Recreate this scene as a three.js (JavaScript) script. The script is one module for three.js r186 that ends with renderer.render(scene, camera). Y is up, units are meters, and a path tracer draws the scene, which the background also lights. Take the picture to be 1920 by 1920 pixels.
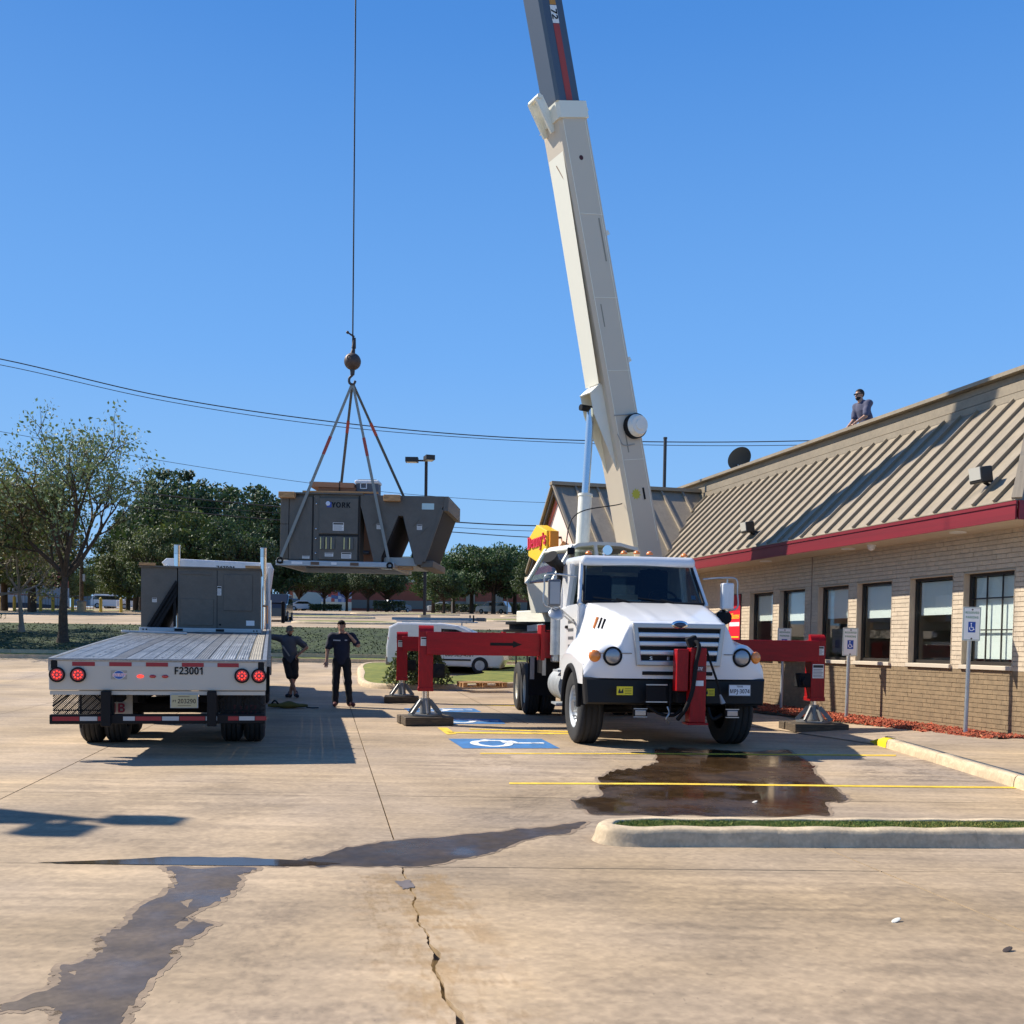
import * as THREE from 'three';
import { mergeGeometries, mergeVertices, toCreasedNormals } from 'three/addons/utils/BufferGeometryUtils.js';
import { RoundedBoxGeometry } from 'three/addons/geometries/RoundedBoxGeometry.js';
import { FontLoader } from 'three/addons/loaders/FontLoader.js';
import { TextGeometry } from 'three/addons/geometries/TextGeometry.js';

// ---------------------------------------------------------------- camera, sky, sun, exposure
const scene = new THREE.Scene();
const CAM_H = 1.45, FOCAL = 1923, RAD = Math.PI / 180;
const camera = new THREE.PerspectiveCamera(2 * Math.atan(1280 / FOCAL) / RAD, 0.75, 0.1, 3000);
camera.position.set(0, CAM_H, 0);
camera.rotation.set(-2.23 * RAD, 0, 0.85 * RAD, 'XYZ');
camera.setViewOffset(1920, 2560, 0, 0, 1920, 1920);
camera.updateProjectionMatrix(); camera.updateMatrixWorld();
const SKY = [[0, 0.25, 0.42, 0.63], [5, 0.20, 0.38, 0.63], [15, 0.118, 0.29, 0.61], [31, 0.050, 0.18, 0.485], [60, 0.026, 0.10, 0.32], [90, 0.02, 0.08, 0.27]]; // degrees up, colour
const SUN = new THREE.Vector3(-0.673, 0.682, -0.278).normalize();
{ // clear morning sky: deep blue overhead, paler towards the horizon
  const W = 256, H = 128, px = new Float32Array(W * H * 4);
  for (let j = 0; j < H; j++) for (let i = 0; i < W; i++) {
    const el = ((j + 0.5) / H - 0.5) * Math.PI, az = ((i + 0.5) / W - 0.5) * 2 * Math.PI;
    const deg = Math.max(0, el / RAD); let k0 = 1; while (k0 < SKY.length - 1 && deg > SKY[k0][0]) k0++;
    const A = SKY[k0 - 1], Bq = SKY[k0], t = (deg - A[0]) / (Bq[0] - A[0]);
    const dx = Math.cos(el) * Math.cos(az), dz = Math.cos(el) * Math.sin(az), c = Math.max(0, dx * SUN.x + Math.sin(el) * SUN.y + dz * SUN.z), g = 0.03 * Math.pow(c, 8), k = (j * W + i) * 4;
    for (let q = 0; q < 3; q++) px[k + q] = A[q + 1] + (Bq[q + 1] - A[q + 1]) * t + g * [1, 0.9, 0.6][q]; px[k + 3] = 1;
  }
  const sky = new THREE.DataTexture(px, W, H, THREE.RGBAFormat, THREE.FloatType);
  sky.mapping = THREE.EquirectangularReflectionMapping; sky.magFilter = sky.minFilter = THREE.LinearFilter; sky.needsUpdate = true;
  scene.background = sky; scene.environment = sky;
}
const sun = new THREE.DirectionalLight(new THREE.Color(1, 0.93, 0.82), 5);
sun.position.copy(SUN).multiplyScalar(120).add(new THREE.Vector3(0, 0, -30)); sun.target.position.set(0, 0, -30);
sun.castShadow = true; sun.shadow.mapSize.set(4096, 4096);
Object.assign(sun.shadow.camera, { left: -70, right: 70, top: 70, bottom: -70, near: 1, far: 400 });
scene.add(sun, sun.target);
const renderer = new THREE.WebGLRenderer({ antialias: true });
renderer.shadowMap.enabled = true; renderer.toneMapping = THREE.LinearToneMapping; renderer.toneMappingExposure = 1.5;
const FONT = await new FontLoader().loadAsync('fonts/droid/droid_sans_bold.typeface.json');
const SERIF = await new FontLoader().loadAsync('fonts/droid/droid_serif_bold.typeface.json');

// ---------------------------------------------------------------- helpers
const V = (x, y, z) => new THREE.Vector3(x, y, z);
function ray(px, py) { return V((px - 960) / FOCAL, -(py - 1280) / FOCAL, -1).applyEuler(camera.rotation); }
function G(px, py, Y = 0) { const d = ray(px, py); return d.multiplyScalar((Y - CAM_H) / d.y).add(camera.position); }   // photo pixel -> point on a level surface
function Zp(px, py, D) { const d = ray(px, py); return d.multiplyScalar(D / -d.z).add(camera.position); }                 // photo pixel -> point at a known distance
function rng(s) { return () => { s |= 0; s = s + 0x6D2B79F5 | 0; let t = Math.imul(s ^ s >>> 15, 1 | s); t = t + Math.imul(t ^ t >>> 7, 61 | t) ^ t; return ((t ^ t >>> 14) >>> 0) / 4294967296; }; }
const clamp = (x, a, b) => Math.max(a, Math.min(b, x)), lerp = (a, b, t) => a + (b - a) * t;
const sst = (a, b, x) => { const t = clamp((x - a) / (b - a), 0, 1); return t * t * (3 - 2 * t); };
function hash2(x, y, s) { let h = Math.imul(x, 374761393) + Math.imul(y, 668265263) + Math.imul(s, 974634777) | 0; h = Math.imul(h ^ h >>> 13, 1274126177); return ((h ^ h >>> 16) >>> 0) / 4294967296; }
function vnoise(x, y, per, s) { const xi = Math.floor(x), yi = Math.floor(y), fx = x - xi, fy = y - yi, u = fx * fx * (3 - 2 * fx), v = fy * fy * (3 - 2 * fy); const m = (a) => ((a % per) + per) % per; const a = hash2(m(xi), m(yi), s), b = hash2(m(xi + 1), m(yi), s), c = hash2(m(xi), m(yi + 1), s), d = hash2(m(xi + 1), m(yi + 1), s); return lerp(lerp(a, b, u), lerp(c, d, u), v); }
function fbm(u, v, f, oct, s) { let a = 0, w = 0.5, n = 0; for (let o = 0; o < oct; o++) { a += w * vnoise(u * f, v * f, f, s + o); n += w; w *= 0.55; f *= 2; } return a / n; }
function noiseTex(N, fn, srgb = true) { // fn(u, v) -> [r,g,b] 0..1 (display values when srgb)
  const d = new Uint8Array(N * N * 4);
  for (let j = 0; j < N; j++) for (let i = 0; i < N; i++) { const c = fn(i / N, j / N), k = (j * N + i) * 4; d[k] = clamp(c[0], 0, 1) * 255; d[k + 1] = clamp(c[1], 0, 1) * 255; d[k + 2] = clamp(c[2], 0, 1) * 255; d[k + 3] = 255; }
  const t = new THREE.DataTexture(d, N, N, THREE.RGBAFormat); t.wrapS = t.wrapT = THREE.RepeatWrapping; t.magFilter = THREE.LinearFilter; t.minFilter = THREE.LinearMipmapLinearFilter; t.generateMipmaps = true; if (srgb) t.colorSpace = THREE.SRGBColorSpace; t.needsUpdate = true; return t;
}
function canvasTex(w, h, draw) { const c = document.createElement('canvas'); c.width = w; c.height = h; draw(c.getContext('2d'), w, h); const t = new THREE.CanvasTexture(c); t.colorSpace = THREE.SRGBColorSpace; return t; }
const lin = (r, g, b) => new THREE.Color().setRGB(r, g, b);
const mat = (c, rough = 0.6, metal = 0, extra = {}) => new THREE.MeshPhysicalMaterial({ color: Array.isArray(c) ? lin(...c) : c, roughness: rough, metalness: metal, ...extra });
// geometry
const at = (g, x = 0, y = 0, z = 0, rx = 0, ry = 0, rz = 0) => g.applyMatrix4(new THREE.Matrix4().compose(V(x, y, z), new THREE.Quaternion().setFromEuler(new THREE.Euler(rx, ry, rz)), V(1, 1, 1)));
const box = (w, h, d, x, y, z, rx, ry, rz) => at(new THREE.BoxGeometry(w, h, d), x, y, z, rx, ry, rz);
const rbox = (w, h, d, r, x, y, z, rx, ry, rz) => at(new RoundedBoxGeometry(w, h, d, 2, r), x, y, z, rx, ry, rz);
function rod(a, b, r0, r1 = r0, seg = 12) { a = a.isVector3 ? a : V(...a); b = b.isVector3 ? b : V(...b); const d = b.clone().sub(a), L = d.length(); const g = new THREE.CylinderGeometry(r1, r0, L, seg); g.applyQuaternion(new THREE.Quaternion().setFromUnitVectors(V(0, 1, 0), d.normalize())); return g.translate((a.x + b.x) / 2, (a.y + b.y) / 2, (a.z + b.z) / 2); }
function beam(a, b, w, h, up = V(0, 1, 0)) { // box from a to b: w across, h along "up"
  a = a.isVector3 ? a : V(...a); b = b.isVector3 ? b : V(...b); const d = b.clone().sub(a), L = d.length(); d.normalize(); const x = new THREE.Vector3().crossVectors(up, d).normalize(), y = new THREE.Vector3().crossVectors(d, x);
  const g = new THREE.BoxGeometry(w, h, L); g.applyMatrix4(new THREE.Matrix4().makeBasis(x, y, d)); return g.translate((a.x + b.x) / 2, (a.y + b.y) / 2, (a.z + b.z) / 2); }
const tube = (pts, r, n = 24, seg = 8) => new THREE.TubeGeometry(new THREE.CatmullRomCurve3(pts.map((p) => p.isVector3 ? p : V(...p))), n, r, seg, false);
function ext(pts, depth, bev = 0, holes = []) { const s = new THREE.Shape(pts.map((p) => new THREE.Vector2(p[0], p[1]))); for (const h of holes) s.holes.push(new THREE.Path(h.map((p) => new THREE.Vector2(p[0], p[1])))); return new THREE.ExtrudeGeometry(s, { depth, bevelEnabled: bev > 0, bevelSize: bev, bevelThickness: bev, bevelSegments: 2, curveSegments: 10 }); }
const disc = (r, t, seg = 24) => new THREE.CylinderGeometry(r, r, t, seg);
function mg(list) { const gs = list.flat().map((g) => { const n = g.index ? g.toNonIndexed() : g; for (const k of Object.keys(n.attributes)) if (!['position', 'normal', 'uv'].includes(k)) n.deleteAttribute(k); if (!n.attributes.uv) n.setAttribute('uv', new THREE.BufferAttribute(new Float32Array(n.attributes.position.count * 2), 2)); return n; }); return gs.length === 1 ? gs[0] : mergeGeometries(gs); }
function metreUV(g, s = 1) { g = g.index ? g.toNonIndexed() : g; const p = g.attributes.position, uv = new Float32Array(p.count * 2), a = V(0, 0, 0), b = V(0, 0, 0), c = V(0, 0, 0); for (let i = 0; i < p.count; i += 3) { a.fromBufferAttribute(p, i); b.fromBufferAttribute(p, i + 1).sub(a); c.fromBufferAttribute(p, i + 2).sub(a); b.cross(c); const ax = Math.abs(b.x), ay = Math.abs(b.y), az = Math.abs(b.z); for (let k = i; k < i + 3; k++) { const X = p.getX(k), Y = p.getY(k), Z = p.getZ(k); const q = ay >= ax && ay >= az ? [X, -Z] : ax >= az ? [Z, Y] : [X, Y]; uv[2 * k] = q[0] * s; uv[2 * k + 1] = q[1] * s; } } g.setAttribute('uv', new THREE.BufferAttribute(uv, 2)); return g; }
function lettering(text, size, depth = 0.004, font = FONT) { const g = new TextGeometry(text, { font, size, depth, curveSegments: 4 }); g.computeBoundingBox(); const b = g.boundingBox; return g.translate(-(b.min.x + b.max.x) / 2, -(b.min.y + b.max.y) / 2, 0); }
function skin(rows, closed = false) { // grid of points -> surface
  const P = [], I = [], m = rows[0].length; for (const r of rows) for (const p of r) P.push(p.isVector3 ? p.x : p[0], p.isVector3 ? p.y : p[1], p.isVector3 ? p.z : p[2]);
  for (let i = 0; i < rows.length - 1; i++) for (let j = 0; j < m - (closed ? 0 : 1); j++) { const a = i * m + j, b = i * m + (j + 1) % m, c = a + m, d = b + m; I.push(a, b, c, b, d, c); }
  const g = new THREE.BufferGeometry(); g.setAttribute('position', new THREE.Float32BufferAttribute(P, 3)); g.setIndex(I); g.computeVertexNormals(); return g; }
// naming and tagging
const used = {};
const numbered = (n) => { const k = used[n] = (used[n] ?? -1) + 1; return k ? n + '_' + String(k).padStart(3, '0') : n; };
function part(name, geo, m, parent, label) { const o = new THREE.Mesh(Array.isArray(geo) ? mg(geo) : geo, m); o.name = name; o.castShadow = o.receiveShadow = true; parent.add(o); if (label) o.userData.label = label; return o; }
function thing(name, label, category, pos = [0, 0, 0], ry = 0, group) { const o = new THREE.Group(); o.name = numbered(name); o.position.set(...(pos.isVector3 ? pos.toArray() : pos)); o.rotation.y = ry; o.userData = { label, category }; if (group) o.userData.group = group; scene.add(o); return o; }
function solo(name, geo, m, label, category, group) { const o = part(numbered(name), geo, m, scene); o.userData = { label, category }; if (group) o.userData.group = group; return o; }
function struct(name, geo, m) { const o = part(name, geo, m, scene); o.userData.kind = 'structure'; return o; }
function copy(src, pos, ry, label) { const o = src.clone(); o.name = numbered(src.name.replace(/_\d{3}$/, '')); o.userData = { ...src.userData }; if (label) o.userData.label = label; o.position.copy(pos.isVector3 ? pos : V(...pos)); if (ry !== undefined) o.rotation.y = ry; scene.add(o); return o; }

// ---------------------------------------------------------------- materials
const mottled = (base, amp, f, s, N = 512) => noiseTex(N, (u, v) => { const n = fbm(u, v, f, 5, s) - 0.5, m = fbm(u, v, f * 8, 3, s + 9) - 0.5; const k = 1 + amp * n * 2 + amp * 0.6 * m * 2; return base.map((b) => b * k); });
const bumpNoise = noiseTex(512, (u, v) => { const n = fbm(u, v, 32, 4, 77); return [n, n, n]; }, false);
const concreteTex = noiseTex(2048, (u, v) => { // tan weathered concrete: broad patches, drag streaks, pits
  const a = fbm(u, v, 5, 5, 1), b = fbm(u, v * 1, 16, 4, 21), c = fbm(u, v, 300, 3, 41), st = fbm(u, v, 4, 2, 61);
  const streak = vnoise(u * 7 + v * 3, v * 90 + u * 6, 1024, 91) * 0.6 + vnoise(u * 12, v * 230, 1024, 95) * 0.4;
  let k = 0.80 + 0.30 * (a - 0.5) + 0.16 * (b - 0.5) + 0.17 * (c - 0.5) + 0.17 * (streak - 0.5) * (0.4 + st);
  const pit = vnoise(u * 512, v * 512, 512, 5); if (pit > 0.965) k -= 0.12;
  const warm = fbm(u, v, 6, 3, 131) - 0.5;
  return [k * (0.785 + 0.05 * warm), k * (0.685 + 0.01 * warm), k * (0.56 - 0.08 * warm)];
});
const M = {
  concrete: mat(0xffffff, 0.88, 0, { map: concreteTex, bumpMap: bumpNoise, bumpScale: 0.004 }),
  joint: mat([0.07, 0.055, 0.04], 0.95),
  kerb: mat(0xffffff, 0.9, 0, { map: mottled([0.74, 0.66, 0.54], 0.16, 12, 301), bumpMap: bumpNoise, bumpScale: 0.004 }),
  soil: mat([0.10, 0.075, 0.045], 1),
  grass: mat(0xffffff, 1, 0, { map: noiseTex(512, (u, v) => { const n = fbm(u, v, 10, 5, 401), m = fbm(u, v, 90, 3, 411); return [0.30 + 0.24 * n + 0.10 * (m - 0.5), 0.36 + 0.16 * n + 0.12 * (m - 0.5), 0.13 + 0.08 * n]; }) }),
  cover: mat(0xffffff, 1, 0, { map: noiseTex(512, (u, v) => { const n = fbm(u, v, 14, 5, 431), m = fbm(u, v, 80, 3, 433); return [0.10 + 0.20 * n + 0.08 * (m - 0.5), 0.15 + 0.20 * n + 0.08 * (m - 0.5), 0.08 + 0.09 * n]; }), bumpMap: bumpNoise, bumpScale: 0.05 }),  // bank grass, with the shade over it painted into the colour
  yellow: mat(0xffffff, 0.8, 0, { map: mottled([0.86, 0.72, 0.22], 0.18, 24, 311) }),
  blue: mat(0xffffff, 0.8, 0, { map: mottled([0.20, 0.42, 0.62], 0.14, 16, 321) }),
  paintWhite: mat([0.72, 0.74, 0.74], 0.8),
  white: mat(0xffffff, 0.32, 0, { map: mottled([0.875, 0.872, 0.862], 0.035, 5, 333), clearcoat: 0.6, clearcoatRoughness: 0.12 }),
  cream: mat(0xffffff, 0.45, 0, { map: mottled([0.92, 0.905, 0.835], 0.06, 6, 331) }),
  red: mat(0xffffff, 0.42, 0, { map: mottled([0.58, 0.035, 0.065], 0.16, 8, 341), specularIntensity: 0.6 }),
  rubber: mat(0xffffff, 0.85, 0, { map: mottled([0.155, 0.155, 0.155], 0.2, 10, 351) }),
  black: mat([0.010, 0.010, 0.011], 0.5, 0, { specularIntensity: 0.35 }),
  blackSat: mat([0.014, 0.014, 0.015], 0.85, 0, { specularIntensity: 0.4 }),
  darkSteel: mat([0.05, 0.05, 0.052], 0.55, 0.3),
  steel: mat([0.42, 0.42, 0.42], 0.38, 0.9),
  galv: mat(0xffffff, 0.5, 0.55, { map: mottled([0.66, 0.68, 0.69], 0.12, 12, 361) }),
  chrome: mat([0.75, 0.75, 0.76], 0.1, 1),
  alu: mat(0xffffff, 0.42, 0.6, { map: noiseTex(512, (u, v) => { const n = fbm(u, v, 8, 4, 371), s = vnoise(u * 160, v * 6, 512, 375); const k = 0.58 + 0.26 * (n - 0.5) + 0.16 * (s - 0.5); return [k, k * 1.0, k * 0.985]; }) }),
  unit: mat(0xffffff, 0.55, 0.05, { map: mottled([0.365, 0.345, 0.31], 0.08, 6, 381) }),
  unitDark: mat([0.02, 0.019, 0.018], 0.85),
  wood: mat(0xffffff, 0.85, 0, { map: noiseTex(512, (u, v) => { const g = fbm(u * 1, v, 4, 3, 391), s = vnoise(u * 6 + g * 4, v * 80, 512, 395); const k = 0.62 + 0.24 * (s - 0.5) + 0.2 * (g - 0.5); return [k * 1.12, k * 0.86, k * 0.58]; }) }),
  oldWood: mat(0xffffff, 0.9, 0, { map: noiseTex(256, (u, v) => { const s = vnoise(u * 5, v * 60, 256, 397), g = fbm(u, v, 8, 3, 399); const k = 0.30 + 0.2 * (s - 0.5) + 0.16 * (g - 0.5); return [k * 1.08, k * 0.92, k * 0.72]; }) }),
  amber: mat([0.75, 0.22, 0.02], 0.25, 0, { clearcoat: 1 }),
  lensRed: mat([0.45, 0.01, 0.01], 0.25, 0, { clearcoat: 1 }),
  ledRed: mat([0.8, 0.03, 0.02], 0.3, 0, { emissive: lin(1, 0.05, 0.03), emissiveIntensity: 1.2 }),
  reflRed: mat([0.30, 0.012, 0.02], 0.35), reflWhite: mat([0.45, 0.45, 0.43], 0.35),
  lamp: mat([0.30, 0.31, 0.32], 0.2, 0.35, { clearcoat: 1, clearcoatRoughness: 0.03 }),
  glass: new THREE.MeshPhysicalMaterial({ color: lin(0.93, 0.96, 0.95), roughness: 0.02, transmission: 1, thickness: 0, ior: 1.5 }),
  tint: new THREE.MeshPhysicalMaterial({ color: lin(0.42, 0.48, 0.47), roughness: 0.03, transmission: 1, thickness: 0, ior: 1.5 }),
  brickUp: mat(0xffffff, 0.8, 0, { map: mottled([0.78, 0.71, 0.61], 0.09, 20, 501), bumpMap: bumpNoise, bumpScale: 0.003 }),
  brickLow: mat(0xffffff, 0.8, 0, { map: mottled([0.535, 0.455, 0.345], 0.13, 20, 511), bumpMap: bumpNoise, bumpScale: 0.003 }),
  mortarUp: mat([0.54, 0.44, 0.32], 0.95), mortarLow: mat([0.235, 0.175, 0.10], 0.95),
  roofTan: mat(0xffffff, 0.5, 0.15, { map: mottled([0.575, 0.525, 0.445], 0.09, 8, 521) }),
  fascia: mat(0xffffff, 0.45, 0, { map: mottled([0.47, 0.085, 0.125], 0.10, 6, 531) }),
  soffit: mat([0.55, 0.47, 0.36], 0.8), bronze: mat([0.035, 0.03, 0.026], 0.5, 0.3), reveal: mat([0.28, 0.225, 0.18], 0.8),
  blind: mat([0.80, 0.81, 0.76], 0.9), inside: mat([0.42, 0.38, 0.33], 0.9),
  pink: mat([0.72, 0.60, 0.57], 0.8), bark: mat(0xffffff, 0.95, 0, { map: mottled([0.30, 0.25, 0.205], 0.3, 16, 541), bumpMap: bumpNoise, bumpScale: 0.02 }),
  sticker: mat([0.75, 0.75, 0.73], 0.6), stickerYellow: mat([0.75, 0.62, 0.05], 0.6),
  skin: mat([0.36, 0.19, 0.12], 0.55), hairDark: mat([0.012, 0.01, 0.009], 0.8),
  roofRib: null,
  wire: mat([0.015, 0.015, 0.016], 0.7),
};
M.roofRib = M.roofTan; // seams are folded from the same sheet metal
const unitWhite = () => new THREE.MeshPhysicalMaterial({ color: 0xffffff, map: M.white.map, roughness: 0.3, clearcoat: 0.6, clearcoatRoughness: 0.12, side: THREE.DoubleSide });
// ---------------------------------------------------------------- terrain and lot
const PROFILE = [[-20, 0], [24, 0], [30, 0.10], [34, 0.28], [41, 0.58], [43, 0.70], [52, 2.05], [60, 2.35], [90, 3.6], [130, 5.0], [180, 6.6], [260, 8.5], [900, 14]];
function ht(x, z) { const D = -z; for (let i = 1; i < PROFILE.length; i++) if (D <= PROFILE[i][0]) { const [a, ya] = PROFILE[i - 1], [b, yb] = PROFILE[i]; return lerp(ya, yb, (D - a) / (b - a)); } return PROFILE.at(-1)[1]; }
function T(px, D, lift = 0) { const p = Zp(px, 1150, D); return V(p.x, ht(p.x, -D) + lift, -D); }   // on the terrain under a photo column
function sheet(x0, x1, D0, D1, nx, nd, lift) { const rows = []; for (let j = 0; j <= nd; j++) { const D = lerp(D0, D1, j / nd), r = []; for (let i = 0; i <= nx; i++) { const x = lerp(x0, x1, i / nx); r.push([x, ht(x, -D) + lift, -D]); } rows.push(r); } return skin(rows); }
{ // the base ground out to the horizon
  const rows = [], Ds = [-15, 0, 10, 24, 30, 34, 41, 43, 47, 52, 60, 75, 90, 110, 130, 155, 180, 220, 260, 400, 900];
  for (const D of Ds) { const r = []; for (let i = 0; i <= 16; i++) { const x = lerp(-400, 400, i / 16); r.push([x, ht(x, -D) - 0.06, -D]); } rows.push(r); }
  struct('ground', metreUV(skin(rows), 1 / 9), M.grass);
}
// near lot: concrete slabs with open joints
const lot = new THREE.Group(); lot.name = 'parking_lot'; lot.userData.kind = 'structure'; scene.add(lot);
part('joint_bed', metreUV(sheet(-60, 60, -12, 41.2, 4, 24, -0.03)), M.joint, lot);
function clipPoly(poly, a, n) { const out = []; for (let i = 0; i < poly.length; i++) { const p = poly[i], q = poly[(i + 1) % poly.length], dp = (p[0] - a[0]) * n[0] + (p[1] - a[1]) * n[1], dq = (q[0] - a[0]) * n[0] + (q[1] - a[1]) * n[1]; if (dp >= 0) out.push(p); if (dp * dq < 0) { const t = dp / (dp - dq); out.push([p[0] + t * (q[0] - p[0]), p[1] + t * (q[1] - p[1])]); } } return out; }
{
  const yaw = -10.2 * RAD, dx = Math.sin(yaw), nx = Math.cos(yaw), nz = Math.sin(yaw); // long joints: direction (dx, -cos)
  const A = G(757, 1630), D = G(90, 1455), E = G(1755, 1677);
  const off = (p) => p.x * nx + p.z * nz;
  const oA = off(A), oD = off(D), oE = off(E), st = (oE - oD) / 2;
  const longs = []; for (let k = -18; k <= 20; k++) longs.push(k === 0 ? oA : k === -1 ? oD : k === 1 ? oE : oA + k * st);
  const b0 = G(0, 1617.7), b1 = G(1920, 1636), ty = Math.atan2(b1.z - b0.z, b1.x - b0.x), tx = -Math.sin(ty), tz = Math.cos(ty); // across joints
  const oB = b0.x * tx + b0.z * tz, cC = G(500, 1490), oC = cC.x * tx + cC.z * tz;
  const cross = [8, 3, -1.5, oB, oC, oC - 4.2, oC - 8.8, oC - 13.4, oC - 18, oC - 22.6, oC - 27.2, oC - 31.6].sort((p, q) => p - q);
  const R = rng(5);
  const gap = 0.006;
  for (let i = 0; i < longs.length - 1; i++) for (let j = 0; j < cross.length - 1; j++) {
    let p = [[-60, 12], [60, 12], [60, -41], [-60, -41]];
    p = clipPoly(p, [nx * (longs[i] + gap), nz * (longs[i] + gap)], [nx, nz]); p = clipPoly(p, [nx * (longs[i + 1] - gap), nz * (longs[i + 1] - gap)], [-nx, -nz]);
    p = clipPoly(p, [tx * (cross[j] + gap), tz * (cross[j] + gap)], [tx, tz]); p = clipPoly(p, [tx * (cross[j + 1] - gap), tz * (cross[j + 1] - gap)], [-tx, -tz]);
    if (p.length < 3) continue;
    // the cracked joint: broken edges along joint A in the foreground
    let q = p;
    if ((longs[i] === oA || longs[i + 1] === oA) && cross[j] > oB - 0.1 && cross[j] < 4) {
      const cp = []; const side = longs[i] === oA ? 1 : -1;
      for (let k = 0; k < p.length; k++) { const u = p[k], v = p[(k + 1) % p.length]; cp.push(u); const on = (w) => Math.abs(w[0] * nx + w[1] * nz - oA) < 0.02; if (on(u) && on(v)) { const L = Math.hypot(v[0] - u[0], v[1] - u[1]), n = Math.floor(L / 0.035); for (let m = 1; m < n; m++) { const t = m / n, z = lerp(u[1], v[1], t), w = 0.010 * Math.sin(z * 6.1) + 0.008 * Math.sin(z * 17.3 + 1) + 0.010 * (hash2(Math.round(z * 40), 3, 7) - 0.5), br = Math.max(0, fbm(0.31, (z + 20) / 40, 64, 3, 12) - 0.60) * 0.12 * (side > 0 ? 1 : 0); cp.push([lerp(u[0], v[0], t) + nx * (w + side * br), z + nz * (w + side * br)]); } } }
      q = cp;
    }
    const sh = new THREE.Shape(q.map((w) => new THREE.Vector2(w[0], -w[1]))); const cx = q.reduce((s, w) => s + w[0], 0) / q.length, cz = q.reduce((s, w) => s + w[1], 0) / q.length;
    if (Math.hypot(cx, cz) > 75) continue;
    const g0 = cz > -23 ? new THREE.ExtrudeGeometry(sh, { depth: 0.03, bevelEnabled: false }) : new THREE.ShapeGeometry(sh); g0.rotateX(-Math.PI / 2);
    let g = g0; const lift = (R() - 0.5) * 0.002 - (cz > -23 ? 0.03 : 0);
    if (cz <= -19) { // slabs on the rising part are cut at the breaks of slope so that they follow the ground
      const bands = [12, -24, -30, -34, -42], gs = [];
      for (let k = 0; k < 4; k++) { let b = clipPoly(q, [0, bands[k]], [0, -1]); b = clipPoly(b, [0, bands[k + 1]], [0, 1]); if (b.length < 3) continue; const bg = new THREE.ShapeGeometry(new THREE.Shape(b.map((w) => new THREE.Vector2(w[0], -w[1])))); bg.rotateX(-Math.PI / 2); const pp = bg.attributes.position; for (let m = 0; m < pp.count; m++) pp.setY(m, ht(pp.getX(m), pp.getZ(m))); bg.computeVertexNormals(); gs.push(bg); }
      if (!gs.length) continue; g = mg(gs);
    } else g.translate(0, lift, 0);
    part('concrete_slab', metreUV(g, 1 / 10), M.concrete, lot);
  }
}
// flat traced sheet on the lot (paint, water): pixels of the photograph taken down onto the level ground
function wobble(pts, amp, n, seed) { const out = [], R = rng(seed); for (let i = 0; i < pts.length; i++) { const a = pts[i], b = pts[(i + 1) % pts.length]; for (let k = 0; k < n; k++) { const t = k / n, w = amp * (R() - 0.5) * 2 * (k ? 1 : 0.3); out.push([lerp(a[0], b[0], t) + w, lerp(a[1], b[1], t) + w * 0.6 * (R() > 0.5 ? 1 : -1)]); } } return out; }
const softw = (pts, amp, n, seed) => soft(wobble(pts, amp * 0.75, n, seed));
function soft(pts) { return new THREE.CatmullRomCurve3(pts.map((p) => V(p[0], p[1], 0)), true, 'centripetal').getPoints(pts.length * 3).slice(0, -1).map((p) => [p.x, p.y]); }
function groundSheet(pix, Y, holes = []) { const f = (q) => { const p = G(q[0], q[1], Y); return new THREE.Vector2(p.x, -p.z); }; const sh = new THREE.Shape(pix.map(f)); for (const h of holes) sh.holes.push(new THREE.Path(h.map(f))); const g = new THREE.ShapeGeometry(sh); g.rotateX(-Math.PI / 2); g.translate(0, Y, 0); return metreUV(g, 1 / 3); }
const wetTex = noiseTex(512, (u, v) => { const n = fbm(u, v, 12, 5, 601), m = fbm(u, v, 60, 3, 611); const k = 0.24 + 0.10 * (n - 0.5) + 0.08 * (m - 0.5); return [k * 1.1, k * 0.92, k * 0.74]; });
const wetRough = noiseTex(512, (u, v) => { const n = fbm(u, v, 9, 5, 621), k = clamp(0.36 + 1.0 * (n - 0.38), 0.2, 0.8); return [0, k, 0]; }, false);
M.wet = mat(0xffffff, 1, 0, { map: wetTex, roughnessMap: wetRough, ior: 1.33 });
M.puddle = mat(0xffffff, 1, 0, { map: noiseTex(512, (u, v) => { const n = fbm(u, v, 10, 5, 651), m = fbm(u, v, 70, 3, 655); const k = 0.21 + 0.14 * (n - 0.5) + 0.09 * (m - 0.5); return [k * 1.2, k * 0.9, k * 0.58]; }), roughnessMap: noiseTex(512, (u, v) => { const n = fbm(u, v, 7, 5, 661), k = clamp(0.13 + 1.1 * (n - 0.42), 0.08, 0.6); return [0, k, 0]; }, false), ior: 1.33 });
M.pool = mat(0xffffff, 0.06, 0, { map: noiseTex(256, (u, v) => { const k = 0.2 + 0.1 * (fbm(u, v, 8, 4, 631) - 0.5); return [k * 1.15, k * 0.9, k * 0.6]; }), ior: 1.33 });
M.damp = mat(0xffffff, 0.6, 0, { map: mottled([0.42, 0.38, 0.36], 0.14, 14, 641) });
const OUTLINE_PUDDLE = [[[1228, 1404], [1300, 1403], [1390, 1409], [1480, 1407], [1524, 1436], [1528, 1450], [1542, 1462], [1560, 1474], [1594, 1500], [1548, 1505], [1556, 1529], [1300, 1528], [1110, 1528], [1070, 1500], [1130, 1490], [1122, 1462], [1145, 1446], [1200, 1441], [1234, 1430]], 6, 7, 11];
solo('puddle', groundSheet(softw(...OUTLINE_PUDDLE), 0.0028), M.puddle, 'large brown puddle of water spreading in front of the white crane truck', 'puddle');
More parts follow.
